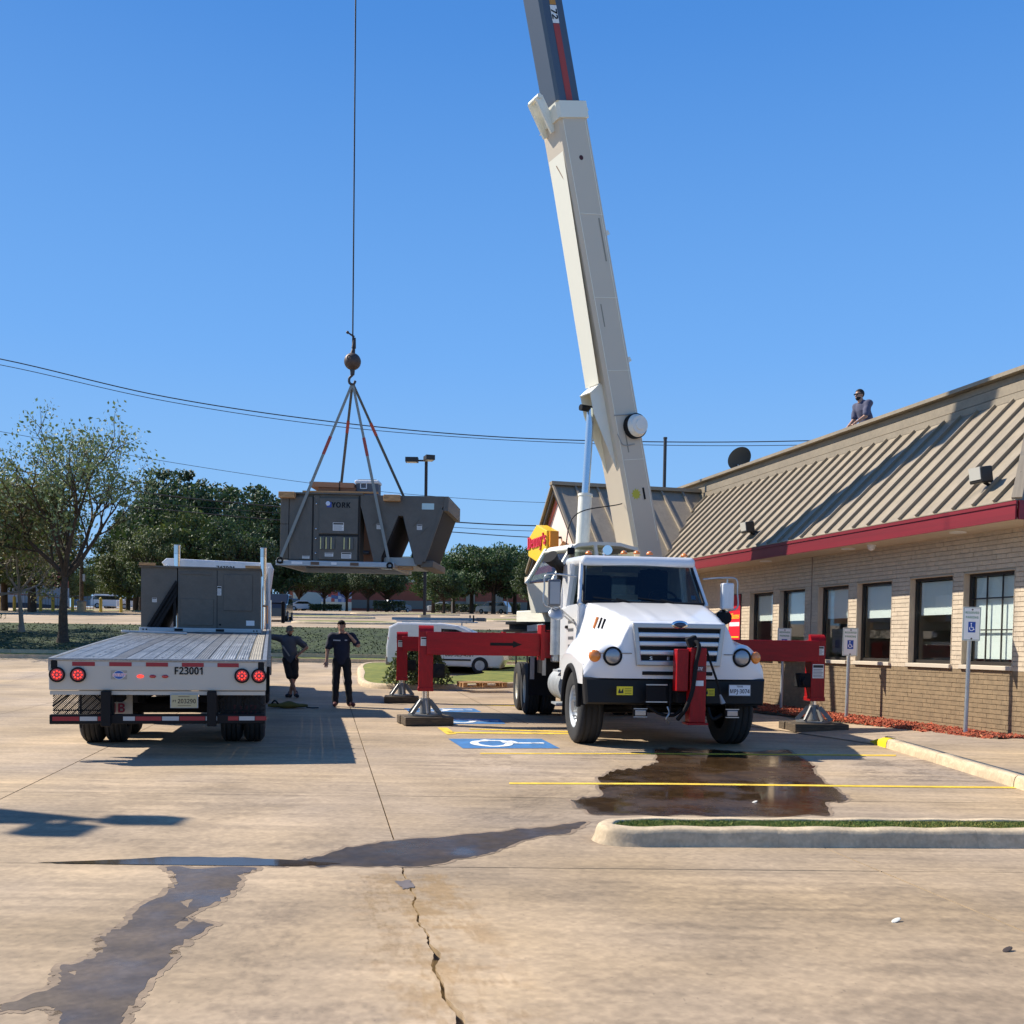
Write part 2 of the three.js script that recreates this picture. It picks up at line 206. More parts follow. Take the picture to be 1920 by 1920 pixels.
const OUTLINE_WATER_TRAIL = [[[1100, 1541], [1070, 1560], [980, 1575], [930, 1596], [880, 1607], [800, 1624], [690, 1625], [560, 1624], [500, 1622], [560, 1612], [600, 1606], [650, 1588], [730, 1577], [900, 1562], [1010, 1551]], 5, 6, 12];
solo('water_trail', groundSheet(softw(...OUTLINE_WATER_TRAIL), 0.0028), M.wet, 'thin wet trail running from the grass island kerb along the joint', 'wet patch');
solo('gutter_pool', groundSheet(softw([[70, 1616.5], [230, 1611], [320, 1606], [450, 1607], [570, 1614], [640, 1619], [560, 1623.5], [300, 1621], [130, 1619]], 1.2, 5, 13), 0.0046), M.pool, 'narrow still pool of standing water in the concrete joint', 'puddle');
const OUTLINE_WET_STAIN = [[[310, 1626], [334, 1645], [330, 1665], [262, 1700], [235, 1735], [188, 1755], [200, 1770], [180, 1790], [112, 1815], [112, 1845], [0, 1885], [0, 1897], [95, 1888], [118, 1898], [112, 1930], [220, 1930], [236, 1895], [262, 1860], [320, 1800], [318, 1780], [400, 1735], [345, 1720], [405, 1690], [445, 1665], [450, 1640], [480, 1627]], 7, 8, 14];
solo('wet_stain', groundSheet(softw(...OUTLINE_WET_STAIN), 0.0028, [softw([[338, 1690], [362, 1686], [352, 1702]], 3, 4, 15), softw([[325, 1735], [350, 1718], [362, 1726], [340, 1742]], 3, 4, 16), softw([[128, 1822], [144, 1820], [140, 1828]], 2, 3, 17)]), mat(0xffffff, 1, 0, { map: mottled([0.36, 0.315, 0.27], 0.2, 14, 645), roughnessMap: wetRough, ior: 1.33 }), 'broad wet stain flowing from the joint towards the bare concrete', 'wet patch');
M.margin = mat(0xffffff, 0.8, 0, { map: mottled([0.52, 0.445, 0.36], 0.18, 20, 671) });
function dampMargin(pix, label, seed) { const w = softw(...pix).map(([x, y]) => G(x, y)), R = rng(seed), n = w.length, ph = R() * 9; let area = 0; for (let i = 0; i < n; i++) { const p = w[i], q = w[(i + 1) % n]; area += p.x * q.z - q.x * p.z; } const sg = area > 0 ? 1 : -1; const out = w.map((p, i) => { const a = w[(i + n - 2) % n], b = w[(i + 2) % n], dx = b.x - a.x, dz = b.z - a.z, L = Math.hypot(dx, dz) || 1, o = 0.012 + 0.05 * fbm(((i * 0.013 + ph) % 1 + 1) % 1, 0.3, 32, 3, seed); return new THREE.Vector2(p.x + sg * dz / L * o, -(p.z - sg * dx / L * o)); }); const g = new THREE.ShapeGeometry(new THREE.Shape(out)); g.rotateX(-Math.PI / 2); g.translate(0, 0.0018, 0); solo('damp_margin', metreUV(g, 1 / 3), M.margin, label, 'wet patch'); }
dampMargin(OUTLINE_PUDDLE, 'drying damp margin around the large brown puddle', 111);
dampMargin(OUTLINE_WATER_TRAIL, 'drying damp margin along the thin wet trail', 121);
dampMargin(OUTLINE_WET_STAIN, 'drying damp margin around the broad wet stain', 141);
// stains in the concrete: rust along the cracked joint, tyre drags, drip marks (matter with its own outline)
const stainAlpha = (seed, thr, amt, fy = 8) => noiseTex(512, (u, v) => { const e = sst(0, 0.22, u) * sst(0, 0.22, 1 - u) * sst(0, 0.08, v) * sst(0, 0.08, 1 - v); const n = 0.7 * fbm(u, v, 6, 5, seed) + 0.3 * vnoise(u * 6 + 2 * v, v * 46, 64, seed + 5) + 0.35 * (fbm(u, v, 48, 3, seed + 3) - 0.5); const k = amt * clamp((n - thr) * 4, 0, 1) * e; return [k, k, k]; }, false);
function stain(pix, col, tex, label, Y) { const c = pix.map(([x, y]) => G(x, y, Y)); const g = new THREE.BufferGeometry(); g.setAttribute('position', new THREE.Float32BufferAttribute(c.flatMap((p) => [p.x, Y, p.z]), 3)); g.setAttribute('uv', new THREE.Float32BufferAttribute([0, 1, 1, 1, 1, 0, 0, 0], 2)); g.setIndex([0, 3, 1, 1, 3, 2]); g.computeVertexNormals(); const o = solo('concrete_stain', g, mat(col, 0.9, 0, { alphaMap: tex, transparent: true }), label, 'stain'); return o; }
stain([[640, 1628], [880, 1628], [1130, 1980], [640, 1980]], [0.42, 0.24, 0.06], stainAlpha(1201, 0.40, 0.24), 'yellow rust stain along the cracked concrete joint', 0.001);
stain([[900, 1640], [1900, 1645], [2150, 1990], [820, 1990]], [0.13, 0.105, 0.085], stainAlpha(1211, 0.46, 0.17), 'grey tyre smudges on the concrete before the island', 0.001);
stain([[60, 1445], [740, 1448], [740, 1612], [-80, 1612]], [0.14, 0.115, 0.09], stainAlpha(1221, 0.48, 0.16), 'grey smudges on the concrete beside the trailer shadow', 0.001);
stain([[380, 1640], [740, 1640], [820, 1990], [200, 1990]], [0.15, 0.12, 0.10], stainAlpha(1231, 0.5, 0.15), 'faint dirty patch beside the broad wet stain', 0.001);
stain([[1560, 1420], [1860, 1425], [1900, 1470], [1560, 1465]], [0.10, 0.085, 0.07], stainAlpha(1241, 0.46, 0.30), 'dark drip marks in the parking bay by the kerb', 0.001);
stain([[760, 1405], [1240, 1408], [1120, 1540], [760, 1560]], [0.16, 0.12, 0.085], stainAlpha(1251, 0.47, 0.18), 'brown smudges in the bay left of the puddle', 0.001);
solo('oil_spot', groundSheet(softw([[740, 1652], [770, 1650], [777, 1664], [755, 1667]], 3, 5, 18), 0.004), M.damp, 'small dark damp spot beside the cracked joint', 'stain');
// painted markings
const blueLabel = 'blue painted accessible parking square with white wheelchair symbol';
function adaSquare(c, label) {
  const g = thing('accessible_parking_marking', label, 'road marking', V(0, 0.004, 0), 0, 'accessible parking squares');
  const w = c.map((q) => G(q[0], q[1], 0.004)); const sh = new THREE.Shape(w.map((p) => new THREE.Vector2(p.x, -p.z))); const s = new THREE.ShapeGeometry(sh); s.rotateX(-Math.PI / 2); part('blue_field', metreUV(s, 0.6), M.blue, g);
  // wheelchair symbol, lying on the ground, its top towards the wall
  const at2 = (u, v) => { const a = w[0].clone().lerp(w[1], u), b = w[3].clone().lerp(w[2], u); return a.lerp(b, v); };
  const strip = (pts, r) => { const cur = new THREE.CatmullRomCurve3(pts.map(([u, v]) => { const p = at2(u, v); p.y = 0; return p; })); const n = 24, L = [], Rr = []; for (let k = 0; k <= n; k++) { const p = cur.getPoint(k / n), t = cur.getTangent(k / n); L.push([p.x - t.z * r, 0.005, p.z + t.x * r]); Rr.push([p.x + t.z * r, 0.005, p.z - t.x * r]); } return skin([L, Rr]); };
  const gs = [strip([[0.86, 0.46], [0.87, 0.50], [0.86, 0.54]], 0.09), strip([[0.80, 0.5], [0.68, 0.5], [0.55, 0.46]], 0.07), strip([[0.64, 0.48], [0.62, 0.34], [0.60, 0.26]], 0.05), strip([[0.55, 0.46], [0.53, 0.26], [0.40, 0.22], [0.34, 0.14]], 0.06), strip([[0.56, 0.55], [0.48, 0.76], [0.34, 0.84], [0.22, 0.70], [0.20, 0.48], [0.27, 0.30], [0.37, 0.26]], 0.06)];
  part('wheelchair_symbol', gs, M.paintWhite, g);
}
adaSquare([[840, 1385], [1015, 1385], [1050, 1403], [868, 1403]], blueLabel + ', beside the truck front wheel');
adaSquare([[810, 1347], [936, 1348], [948, 1357], [825, 1357]], blueLabel + ', behind the big steel outrigger foot');
adaSquare([[757, 1328], [888, 1328], [903, 1335], [768, 1335]], blueLabel + ', between the two outrigger feet');
adaSquare([[716, 1301], [838, 1305], [845, 1310], [724, 1307]], blueLabel + ', by the planted island');
const stripeLabels = [[[955, 1467], [1250, 1468], [1560, 1471.5], [1905, 1475], [1905, 1478], [1560, 1474.5], [1250, 1471], [955, 1470], 'long yellow parking line crossing the puddle'], [[900, 1411.5], [1240, 1412], [1680, 1415], [1680, 1417.5], [1240, 1414], [900, 1413.3], 'pale yellow parking line under the truck bumper'], [[820, 1364], [838, 1364], [856, 1376], [838, 1377], 'short yellow hatch bar beside an outrigger foot'], [[838, 1372], [1070, 1374], [1070, 1376.4], [842, 1374.6], 'yellow hatch line leading to the truck wheel'], [[880, 1366], [1080, 1371], [1080, 1373], [880, 1367.6], 'thin yellow hatch line behind the blue square'], [[850, 1320], [1000, 1323], [1000, 1324.6], [850, 1321.4], 'yellow parking line beneath the rear tyres']];
for (const s of stripeLabels) solo('parking_line', groundSheet(s.slice(0, -1), 0.0048), M.yellow, s.at(-1), 'road marking', 'yellow parking lines');
// small litter
for (const [px, py, c, l] of [[1680, 1728, [0.6, 0.58, 0.5], 'pale dry leaf lying on the concrete'], [1889, 1783, [0.05, 0.035, 0.03], 'dark curled leaf lying on the concrete'], [1415, 1505, [0.6, 0.58, 0.5], 'white scrap floating in the brown puddle']]) { const p = G(px, py); solo('fallen_leaf', at(new THREE.SphereGeometry(1, 10, 6).scale(0.035, 0.003, 0.016), p.x, 0.008, p.z, 0.2, 0.6, 0.15), mat(c, 0.9), l, 'leaf'); }

// ---------------------------------------------------------------- grass island in front, with rounded kerb
{
  const isl = thing('grass_island', 'long grass island with rounded concrete kerb at the lot entrance', 'traffic island', G(1500, 1560));
  const O = isl.position; const fr = [1175, 1300, 1500, 1700, 1900, 2300].map((px) => G(px, 1587 + (px - 1175) * 0.004)), bk = [1185, 1300, 1500, 1700, 1900, 2300].map((px) => G(px, 1529 + (px - 1185) * 0.004, 0.128).setY(0)); const tip = fr[0].clone().lerp(bk[0], 0.45); tip.x -= 0.26; const q1 = bk[0].clone().lerp(tip, 0.55).add(V(-0.03, 0, -0.07)), q2 = fr[0].clone().lerp(tip, 0.55).add(V(-0.03, 0, 0.08)); const pts = [tip, q1, ...bk, ...fr.slice().reverse(), q2].map((p) => V(p.x - O.x, 0, p.z - O.z));
  const cur = new THREE.CatmullRomCurve3(pts, true, 'centripetal'), N = 260, base = cur.getSpacedPoints(N).slice(0, N);
  const ring = (ins, y) => base.map((p, i) => { const a = base[(i + N - 1) % N], b = base[(i + 1) % N], t = b.clone().sub(a).normalize(); const n = V(t.z, 0, -t.x); const sgn = -1; return V(p.x + n.x * ins * sgn * (1 + 0.05 * Math.sin(i * 0.9)), y + 0.004 * Math.sin(i * 0.5) * (y > 0.05), p.z + n.z * ins * sgn); });
  const c0 = base.reduce((s, p) => s.add(p), V(0, 0, 0)).multiplyScalar(1 / N); const test = ring(0.1, 0); const inward = test[0].distanceTo(c0) < base[0].distanceTo(c0) ? 1 : -1;
  const prof = [[-0.02, 0], [0.0, 0.035], [0.012, 0.085], [0.026, 0.112], [0.048, 0.124], [0.12, 0.128], [0.145, 0.12], [0.15, 0.05]];
  // the kerb is cast in sections
  const cuts = [0, 40, 88, 140, 190, 225, N]; for (let s = 0; s < cuts.length - 1; s++) { const rows = prof.map(([i, y]) => { const r = ring(i * inward, y); const o = []; for (let k = cuts[s]; k <= cuts[s + 1] - (s % 2 ? 0 : 0); k++) o.push(r[k % N]); return o; }); if (s) rows.forEach((r) => r[0].lerp(r[1], 0.02)); part('kerb_section', metreUV(skin(rows), 0.5), M.kerb, isl); }
  const inner = ring(0.135 * inward, 0.1); const sh = new THREE.Shape(inner.map((p) => new THREE.Vector2(p.x, -p.z))); const sg = new THREE.ShapeGeometry(sh); sg.rotateX(-Math.PI / 2); sg.translate(0, 0.10, 0); part('turf', metreUV(sg, 0.4), M.grass, isl);
  // blades
  const R = rng(77), bl = new THREE.BufferGeometry(); bl.setAttribute('position', new THREE.Float32BufferAttribute([-0.5, 0, 0, 0.5, 0, 0, 0.25, 0.6, 0.12, -0.25, 0.6, 0.12, 0, 1, 0.4], 3)); bl.setIndex([0, 1, 2, 0, 2, 3, 3, 2, 4]); bl.computeVertexNormals();
  const bm = mat([0.10, 0.165, 0.03], 0.8, 0, { side: THREE.DoubleSide }); const NB = 52000, im = new THREE.InstancedMesh(bl, bm, NB); im.name = 'grass_blades'; im.userData.kind = 'stuff'; im.castShadow = im.receiveShadow = true;
  const q = new THREE.Quaternion(), m4 = new THREE.Matrix4(), col = new THREE.Color(); const inside = (x, z) => { let c = false; for (let i = 0, j = inner.length - 1; i < inner.length; j = i++) { const a = inner[i], b = inner[j]; if ((a.z > z) !== (b.z > z) && x < (b.x - a.x) * (z - a.z) / (b.z - a.z) + a.x) c = !c; } return c; };
  const bx = [Math.min(...inner.map((p) => p.x)), Math.max(...inner.map((p) => p.x)), Math.min(...inner.map((p) => p.z)), Math.max(...inner.map((p) => p.z))]; let n = 0, guard = 0; const tuft = G(1370, 1548).sub(O);
  while (n < NB && guard++ < 400000) { const x = lerp(bx[0], bx[1], R()), z = lerp(bx[2], bx[3], R()); if (!inside(x, z)) continue; const tt = Math.hypot((x - tuft.x) / 0.45, (z - tuft.z) / 0.3); const big = tt < 1 && R() < 0.25; const hgt = (big ? 0.06 + 0.08 * R() : 0.014 + 0.016 * R()), w = 0.006 + 0.004 * R(); q.setFromEuler(new THREE.Euler((R() - 0.5) * 0.7, R() * 6.28, (R() - 0.5) * 0.7)); m4.compose(V(x, 0.10, z), q, V(w, hgt, hgt)); im.setMatrixAt(n, m4); const k = 0.7 + 0.6 * R(), dry = R() < 0.2 + 0.3 * sst(0.5, 0.65, fbm((x + 20) / 40, (z + 20) / 40, 40, 3, 5)) ? 1 : 0; im.setColorAt(n, col.setRGB(k * (dry ? 2.6 : 1.05), k * (dry ? 1.4 : 1), k * (dry ? 1.6 : 0.8))); n++; }
  im.count = n; isl.add(im);
}
// ---------------------------------------------------------------- building frame: x across (away from the lot), z = -(metres along the wall)
const BYAW = 14.36 * RAD, bd = V(-Math.sin(BYAW), 0, -Math.cos(BYAW)), bn = V(Math.cos(BYAW), 0, -Math.sin(BYAW));
const BP = (perp, along, y = 0) => bn.clone().multiplyScalar(perp).addScaledVector(bd, along).setY(y);
function perpAlong(p) { return [p.x * bn.x + p.z * bn.z, p.x * bd.x + p.z * bd.z]; }
{ // pavement along the building with its kerb; flush with the lot past the yellow kerb end
  const walk = new THREE.Group(); walk.name = 'pavement'; walk.userData.kind = 'structure'; scene.add(walk);
  const kA = G(1640, 1396), kB = G(1920, 1483), dir = kB.clone().sub(kA).normalize(), kC = kA.clone().addScaledVector(dir, 9);
  const far = BP(9.6, 30), far2 = BP(11.0, 30), near2 = BP(11.0, 6);
  const top = 0.13, nrm = V(-dir.z, 0, dir.x); if (nrm.x < 0) nrm.negate();
  const inA = kA.clone().addScaledVector(nrm, 0.15), inC = kC.clone().addScaledVector(nrm, 0.15);
  // raised slab pieces
  const slab = (ps, y, name, m) => { const sh = new THREE.Shape(ps.map((p) => new THREE.Vector2(p.x, -p.z))); const g = new THREE.ExtrudeGeometry(sh, { depth: y + 0.03, bevelEnabled: false }); g.rotateX(-Math.PI / 2); g.translate(0, -0.03, 0); return part(name, metreUV(g, 1 / 13), m, walk); };
  const lineAt = (t) => [inA.clone().lerp(inC, t), near2.clone().lerp(BP(11.0, 15), 1 - t)];
  const wallNear = BP(11.2, 15.5), wallFar = BP(11.2, 34);
  // three raised flags behind the kerb
  const q = [0, 0.17, 0.34, 0.55, 1].map((t) => [inA.clone().lerp(inC, t), BP(11.2, lerp(14.6, 4.0, t))]);
  for (let i = 0; i < 4; i++) { const a = q[i][0].clone().addScaledVector(dir, i ? 0.006 : 0), b = q[i + 1][0].clone().addScaledVector(dir, -0.006); slab([a, b, q[i + 1][1].clone().addScaledVector(bd, 0.006), q[i][1].clone().addScaledVector(bd, i ? -0.006 : 0)], top - 0.003, 'paving_flag', M.concrete); }
  // sloped-down flags along the accessible bays
  const e0 = kA.clone(), e1 = BP(8.9, 24), e2 = BP(8.9, 33); const low = [[e0, q[0][1]], [BP(8.7, 17.6), BP(11.2, 17.6)], [BP(8.8, 20.6), BP(11.2, 20.6)], [e1, BP(11.2, 24)], [e2, BP(11.2, 33)]];
  for (let i = 0; i < low.length - 1; i++) { const [a, b] = low[i], [c, d] = low[i + 1]; const h0 = i ? 0.05 : 0.128, rows = [[[a.x, i ? 0.012 : 0.012, a.z], [b.x, h0, b.z]], [[c.x + 0.002, 0.012, c.z + 0.006], [d.x, 0.05, d.z + 0.006]]]; part('paving_flag', metreUV(skin(rows), 1 / 13), M.concrete, walk); }
  // kerb: sections with a rounded nose
  const prof = [[0, -0.03], [0.006, 0.06], [0.02, 0.11], [0.045, 0.13], [0.152, 0.134], [0.152, -0.03]]; const cut = [0.5, 2.4, 4.6, 6.8, 9];
  for (let i = 0; i < cut.length - 1; i++) part('kerb_section', metreUV(skin(prof.map(([o, y]) => [0, 0.25, 0.5, 0.75, 1].map((t) => { const p = kA.clone().addScaledVector(dir, lerp(cut[i] + 0.006, cut[i + 1] - 0.006, t)).addScaledVector(nrm, o + 0.006 * hash2(i, t * 4, 3)); return [p.x, y, p.z]; }))), 0.5), M.kerb, walk);
  part('yellow_kerb_end', metreUV(skin(prof.map(([o, y]) => [-0.25, 0.05, 0.25, 0.49].map((s) => { const p = kA.clone().addScaledVector(dir, s).addScaledVector(nrm, o); return [p.x, Math.min(y, s < 0 ? 0.03 : s < 0.2 ? 0.09 : y), p.z]; }))), 0.8), mat(0xffffff, 0.7, 0, { map: mottled([0.93, 0.80, 0.06], 0.12, 12, 313) }), walk);
}
{ // mulch bed along the wall
  const bed = []; for (let a = 12.9; a <= 26; a += 0.5) bed.push(a);
  const edge = (a) => 10.62 - 0.25 * sst(14, 21, a) + 0.04 * Math.sin(a * 3.1);
  const rows = [0, 0.15, 0.5, 1].map((t) => bed.map((a) => { const p = BP(lerp(edge(a), 11.38, t), a); return [p.x, t === 0 ? 0.06 : 0.135 + 0.02 * Math.sin(a * 5 + t * 4), p.z]; }));
  struct('mulch_bed', metreUV(skin(rows), 0.5), M.soil);
  const R = rng(31), chip = new THREE.BoxGeometry(1, 0.35, 0.3), NM = 9000, im = new THREE.InstancedMesh(chip, mat([0.40, 0.09, 0.04], 0.9), NM), q = new THREE.Quaternion(), m4 = new THREE.Matrix4(), c = new THREE.Color();
  for (let i = 0; i < NM; i++) { const a = lerp(13, 26, Math.pow(R(), 1.2)), t = R(), p = BP(lerp(edge(a) - 0.03, 11.37, t), a), s = 0.03 + 0.06 * R(); q.setFromEuler(new THREE.Euler((R() - 0.5) * 0.9, R() * 6.28, (R() - 0.5) * 0.9)); m4.compose(V(p.x, 0.13 + 0.03 * R() - (t < 0.1 ? 0.03 : 0), p.z), q, V(s, s * 0.7, s * 0.8)); im.setMatrixAt(i, m4); const k = 0.5 + 0.9 * R(), g = R() < 0.12 ? 2 : 1; im.setColorAt(i, c.setRGB(k, k * g, k * g)); }
  im.name = 'red_mulch'; im.userData = { kind: 'stuff', label: 'loose red wood mulch along the brick wall', category: 'mulch' }; im.castShadow = im.receiveShadow = true; scene.add(im);
}
// ---------------------------------------------------------------- restaurant building
const rest = thing('restaurant_building', 'tan painted brick restaurant with brown standing seam metal roof and red fascia', 'building', BP(11.39, 17), BYAW);
const LX = (perp) => perp - 11.39, LZ = (along) => -(along - 17);
const WIN = [[13.39, 14.57], [14.82, 15.99], [16.5, 17.63], [17.9, 19.03], [19.53, 20.64], [20.9, 22.02]], HEAD = 2.70, SILL = 1.20, WEND = 12.95, WFAR = 36;
{
  // wall shell with real openings, 0.2 m thick (shape in (-along, y), extruded inwards)
  const wallShape = (holes) => { const g = ext([[LZ(WFAR), -0.1], [LZ(WEND), -0.1], [LZ(WEND), 3.62], [LZ(WFAR), 3.62]], 0.2, 0, holes); g.rotateY(-Math.PI / 2); return g; };
  const holes = WIN.map(([a, b]) => [[LZ(b), SILL], [LZ(a), SILL], [LZ(a), HEAD], [LZ(b), HEAD]]);
  const sh = wallShape(holes); sh.translate(0.212, 0, 0);
  part('wall', sh, M.mortarUp, rest);
  part('lower_wall', [box(0.02, 1.26, WFAR - WEND, 0.006, 0.53, LZ((WFAR + WEND) / 2))], M.mortarLow, rest);
  // end wall and back walls close the volume
  part('wall', [box(14, 3.7, 0.2, 7.2, 1.75, LZ(WEND) - 0.1), box(14, 3.7, 0.2, 7.2, 1.75, LZ(WFAR) + 0.1), box(0.2, 3.7, WFAR - WEND, 14.1, 1.75, LZ((WFAR + WEND) / 2))], M.brickUp, rest);
  part('floor', [box(14, 0.1, WFAR - WEND - 0.4, 7.2, -0.02, LZ((WFAR + WEND) / 2))], M.inside, rest);
  part('inner_partition', [box(0.1, 3.4, WFAR - WEND - 0.4, 4.2, 1.7, LZ((WFAR + WEND) / 2))], M.inside, rest);
  part('ceiling', [box(13.9, 0.08, WFAR - WEND - 0.4, 7.1, 3.45, LZ((WFAR + WEND) / 2))], M.inside, rest);
  // brick courses, each brick a block proud of its joints
  const R = rng(9), up = [], lowB = []; const bl = 0.215, bh = 0.0677, course = 0.0762;
  const inWin = (y) => y > SILL && y < HEAD + 0.02;
  for (let r = 0; r < 48; r++) {
    const y = -0.02 + r * course + course / 2; if (y > 3.5) break; const upper = y > 1.155;
    const spans = []; let s0 = WEND; if (inWin(y)) { for (const [a, b] of WIN) { spans.push([s0, a]); s0 = b; } } spans.push([s0, 27]);
    for (const [a, b] of spans) { let u = a + 0.002; let first = (r % 2) ? bl / 2 : bl; while (u < b - 0.01) { let L = Math.min(first, b - u - 0.002); first = bl; if (L < 0.02) break; if (b - u - L < 0.04) L = b - u - 0.002; const dz = 0.004 * R(); const g = new THREE.BoxGeometry(0.02 + dz, bh, L - 0.004); g.translate(-0.004 - dz / 2, y, LZ(u + L / 2)); (upper ? up : lowB).push(g); u += L; } }
  }
  const pu = part('upper_bricks', metreUV(mg(up), 0.6), M.brickUp, rest, 'cream tan painted brick above the sill line'); pu.userData.kind = 'stuff';
  const pl = part('lower_bricks', metreUV(mg(lowB), 0.6), M.brickLow, rest, 'brown painted brick below the sill line'); pl.userData.kind = 'stuff';
  part('downspout_joint', [box(0.012, 2.3, 0.02, -0.022, 2.3, LZ(19.28))], M.reveal, rest);
  // windows
  WIN.forEach(([a, b], i) => {
    const w = part('window', [ // bronze frame in the opening
      box(0.07, 0.06, b - a, 0.13, HEAD - 0.03, LZ((a + b) / 2)), box(0.07, 0.06, b - a, 0.13, SILL + 0.03, LZ((a + b) / 2)), box(0.07, HEAD - SILL - 0.12, 0.06, 0.13, (HEAD + SILL) / 2, LZ(a + 0.03)), box(0.07, HEAD - SILL - 0.12, 0.06, 0.13, (HEAD + SILL) / 2, LZ(b - 0.03))], M.bronze, rest);
    part('pane', box(0.008, HEAD - SILL - 0.12, b - a - 0.12, 0.13, (HEAD + SILL) / 2, LZ((a + b) / 2)), M.glass, w);
    part('sill', rbox(0.16, 0.07, b - a + 0.02, 0.01, 0.015, SILL - 0.036, LZ((a + b) / 2)), M.soffit, w);
    part('reveal_lining', [box(0.16, HEAD - SILL, 0.012, 0.06, (HEAD + SILL) / 2, LZ(b) + 0.007), box(0.16, HEAD - SILL, 0.012, 0.06, (HEAD + SILL) / 2, LZ(a) - 0.007), box(0.16, 0.012, b - a - 0.03, 0.06, HEAD - 0.007, LZ((a + b) / 2))], M.brickUp, w);
    const bb = i === 0 ? SILL + 0.1 : 2.02 + (i % 2) * 0.02; part('blind', rbox(0.012, HEAD - 0.08 - bb, b - a - 0.17, 0.004, 0.18, (HEAD - 0.08 + bb) / 2, LZ((a + b) / 2)), M.blind, w);
    if (i === 0) { const bars = []; for (const k of [1, 2]) bars.push(box(0.02, HEAD - SILL - 0.12, 0.02, 0.115, (HEAD + SILL) / 2, LZ(lerp(a + 0.06, b - 0.06, k / 3)))); for (const k of [0.28, 0.62]) bars.push(box(0.022, 0.02, b - a - 0.12, 0.115, lerp(SILL, HEAD, 1 - k), LZ((a + b) / 2))); part('glazing_bar', bars, M.bronze, w); }
  });
  // roof
  const eP = 10.62, eY = 3.60, pP = 12.85, pY = 5.78, topY = 6.30, rFar = 30, rNear = 12.5;
  const slope = Math.atan2(pY - eY, pP - eP), SL = Math.hypot(pP - eP, pY - eY);
  const onRoof = (perp, along, lift = 0) => V(LX(perp) - Math.sin(slope) * lift, eY + (perp - eP) * Math.tan(slope) + Math.cos(slope) * lift, LZ(along));
  const hipAlong = (perp) => rNear + (perp - eP); // hip end: the eave corner turns the same slope
  // decking
  const quad = (ps) => skin([[ps[0], ps[1]], [ps[3], ps[2]]]);
  const roof = part('roof', [quad([onRoof(eP, rNear, -0.02), onRoof(eP, 38, -0.02), onRoof(pP, 38, -0.02), onRoof(pP, hipAlong(pP), -0.02)]), quad([V(LX(eP), eY, LZ(rNear)), V(LX(26), eY, LZ(rNear)), V(LX(26 - 2.23), pY, LZ(hipAlong(pP))), V(LX(pP), pY, LZ(hipAlong(pP)))])], M.roofRib, rest);
  const sp = 0.457; let n = 0;
  for (let a = rNear + 0.03; a < 33; a += sp, n++) {
    const a0 = a + 0.006, a1 = a + sp - 0.006; const topOf = (al) => Math.min(pP, eP + (al - rNear) * 1.0);
    const t0 = topOf(a0), t1 = topOf(a1);
    part('roof_panel', metreUV(skin([[onRoof(eP, a0), onRoof(eP, a1)], [onRoof(Math.max(t0, eP + 0.02), a0), onRoof(Math.max(t1, eP + 0.02), a1)]]), 0.4), M.roofTan, roof);
    const t = topOf(a + sp); if (t > eP + 0.2) part('standing_seam', beam(onRoof(eP + 0.01, a + sp, 0.026), onRoof(t - 0.01, a + sp, 0.026), 0.026, 0.062, V(-Math.sin(slope), Math.cos(slope), 0)), M.roofRib, roof);
  }
  part('hip_cap', beam(onRoof(eP, rNear, 0.03), onRoof(pP, hipAlong(pP), 0.03), 0.14, 0.03), M.roofTan, roof);
  // fascia, gutter lip, soffit
  const fL = WFAR - rNear;
  part('fascia', [box(0.03, 0.27, fL, LX(eP) - 0.025, 3.455, LZ((WFAR + rNear) / 2)), box(14, 0.27, 0.03, LX(eP) + 7, 3.455, LZ(rNear) + 0.017)], metreUVm(M.fascia), rest);
  part('fascia_trim', [box(0.025, 0.05, fL, LX(eP) - 0.045, 3.56, LZ((WFAR + rNear) / 2) + 0.03)], M.fascia, rest);
  part('drip_edge', [box(0.10, 0.014, fL, LX(eP) + 0.0, 3.60, LZ((WFAR + rNear) / 2))], M.roofRib, rest);
  part('soffit', [box(0.78, 0.02, fL, LX(eP) + 0.385, 3.335, LZ((WFAR + rNear) / 2)), box(14, 0.02, 0.45, LX(11.4) + 7, 3.335, LZ(WEND) + 0.24)], M.soffit, rest);
  for (const a of [14.2, 17.3, 20.5]) part('soffit_light', at(disc(0.13, 0.02), LX(10.95), 3.317, LZ(a)), M.sticker, rest);
  // parapet of three lapped boards
  const pa0 = hipAlong(pP), paL = 38 - pa0, pm = LZ((38 + pa0) / 2);
  [[5.79, 5.915, 0.0], [5.935, 6.105, 0.03], [6.125, 6.235, 0.06], [6.25, 6.32, -0.03]].forEach(([y0, y1, o], i) => part(i === 3 ? 'parapet_cap' : 'parapet_board', metreUV(box(i === 3 ? 0.24 : 0.12, y1 - y0, paL, LX(pP) + 0.07 + o, (y0 + y1) / 2, pm), 0.4), M.roofTan, rest));
  part('parapet_core', [box(0.06, 0.5, paL, LX(pP) + 0.12, 6.02, pm)], M.roofRib, rest);
  part('flat_roof', [box(10, 0.1, paL, LX(pP) + 5.2, 5.388, pm)], M.soffit, rest);
  part('parapet_return', [box(10, 0.5, 0.12, LX(pP) + 5.2, 6.03, LZ(pa0) - 0.07)], M.roofTan, rest);
  // entrance gable: ridge runs out from the main roof towards the lot
  const gA = 28.3, gHalf = 2.75, gY = 5.98, gE = 3.60, gP0 = 8.35, gP1 = 13.4; const gs = Math.atan2(gY - gE, gHalf);
  const onG = (perp, s, side, lift = 0) => V(LX(perp), gY - s * Math.sin(gs) + lift * Math.cos(gs), LZ(gA - side * s * Math.cos(gs)) + side * lift * Math.sin(gs)); // side 1 = slope towards the lot entrance (camera)
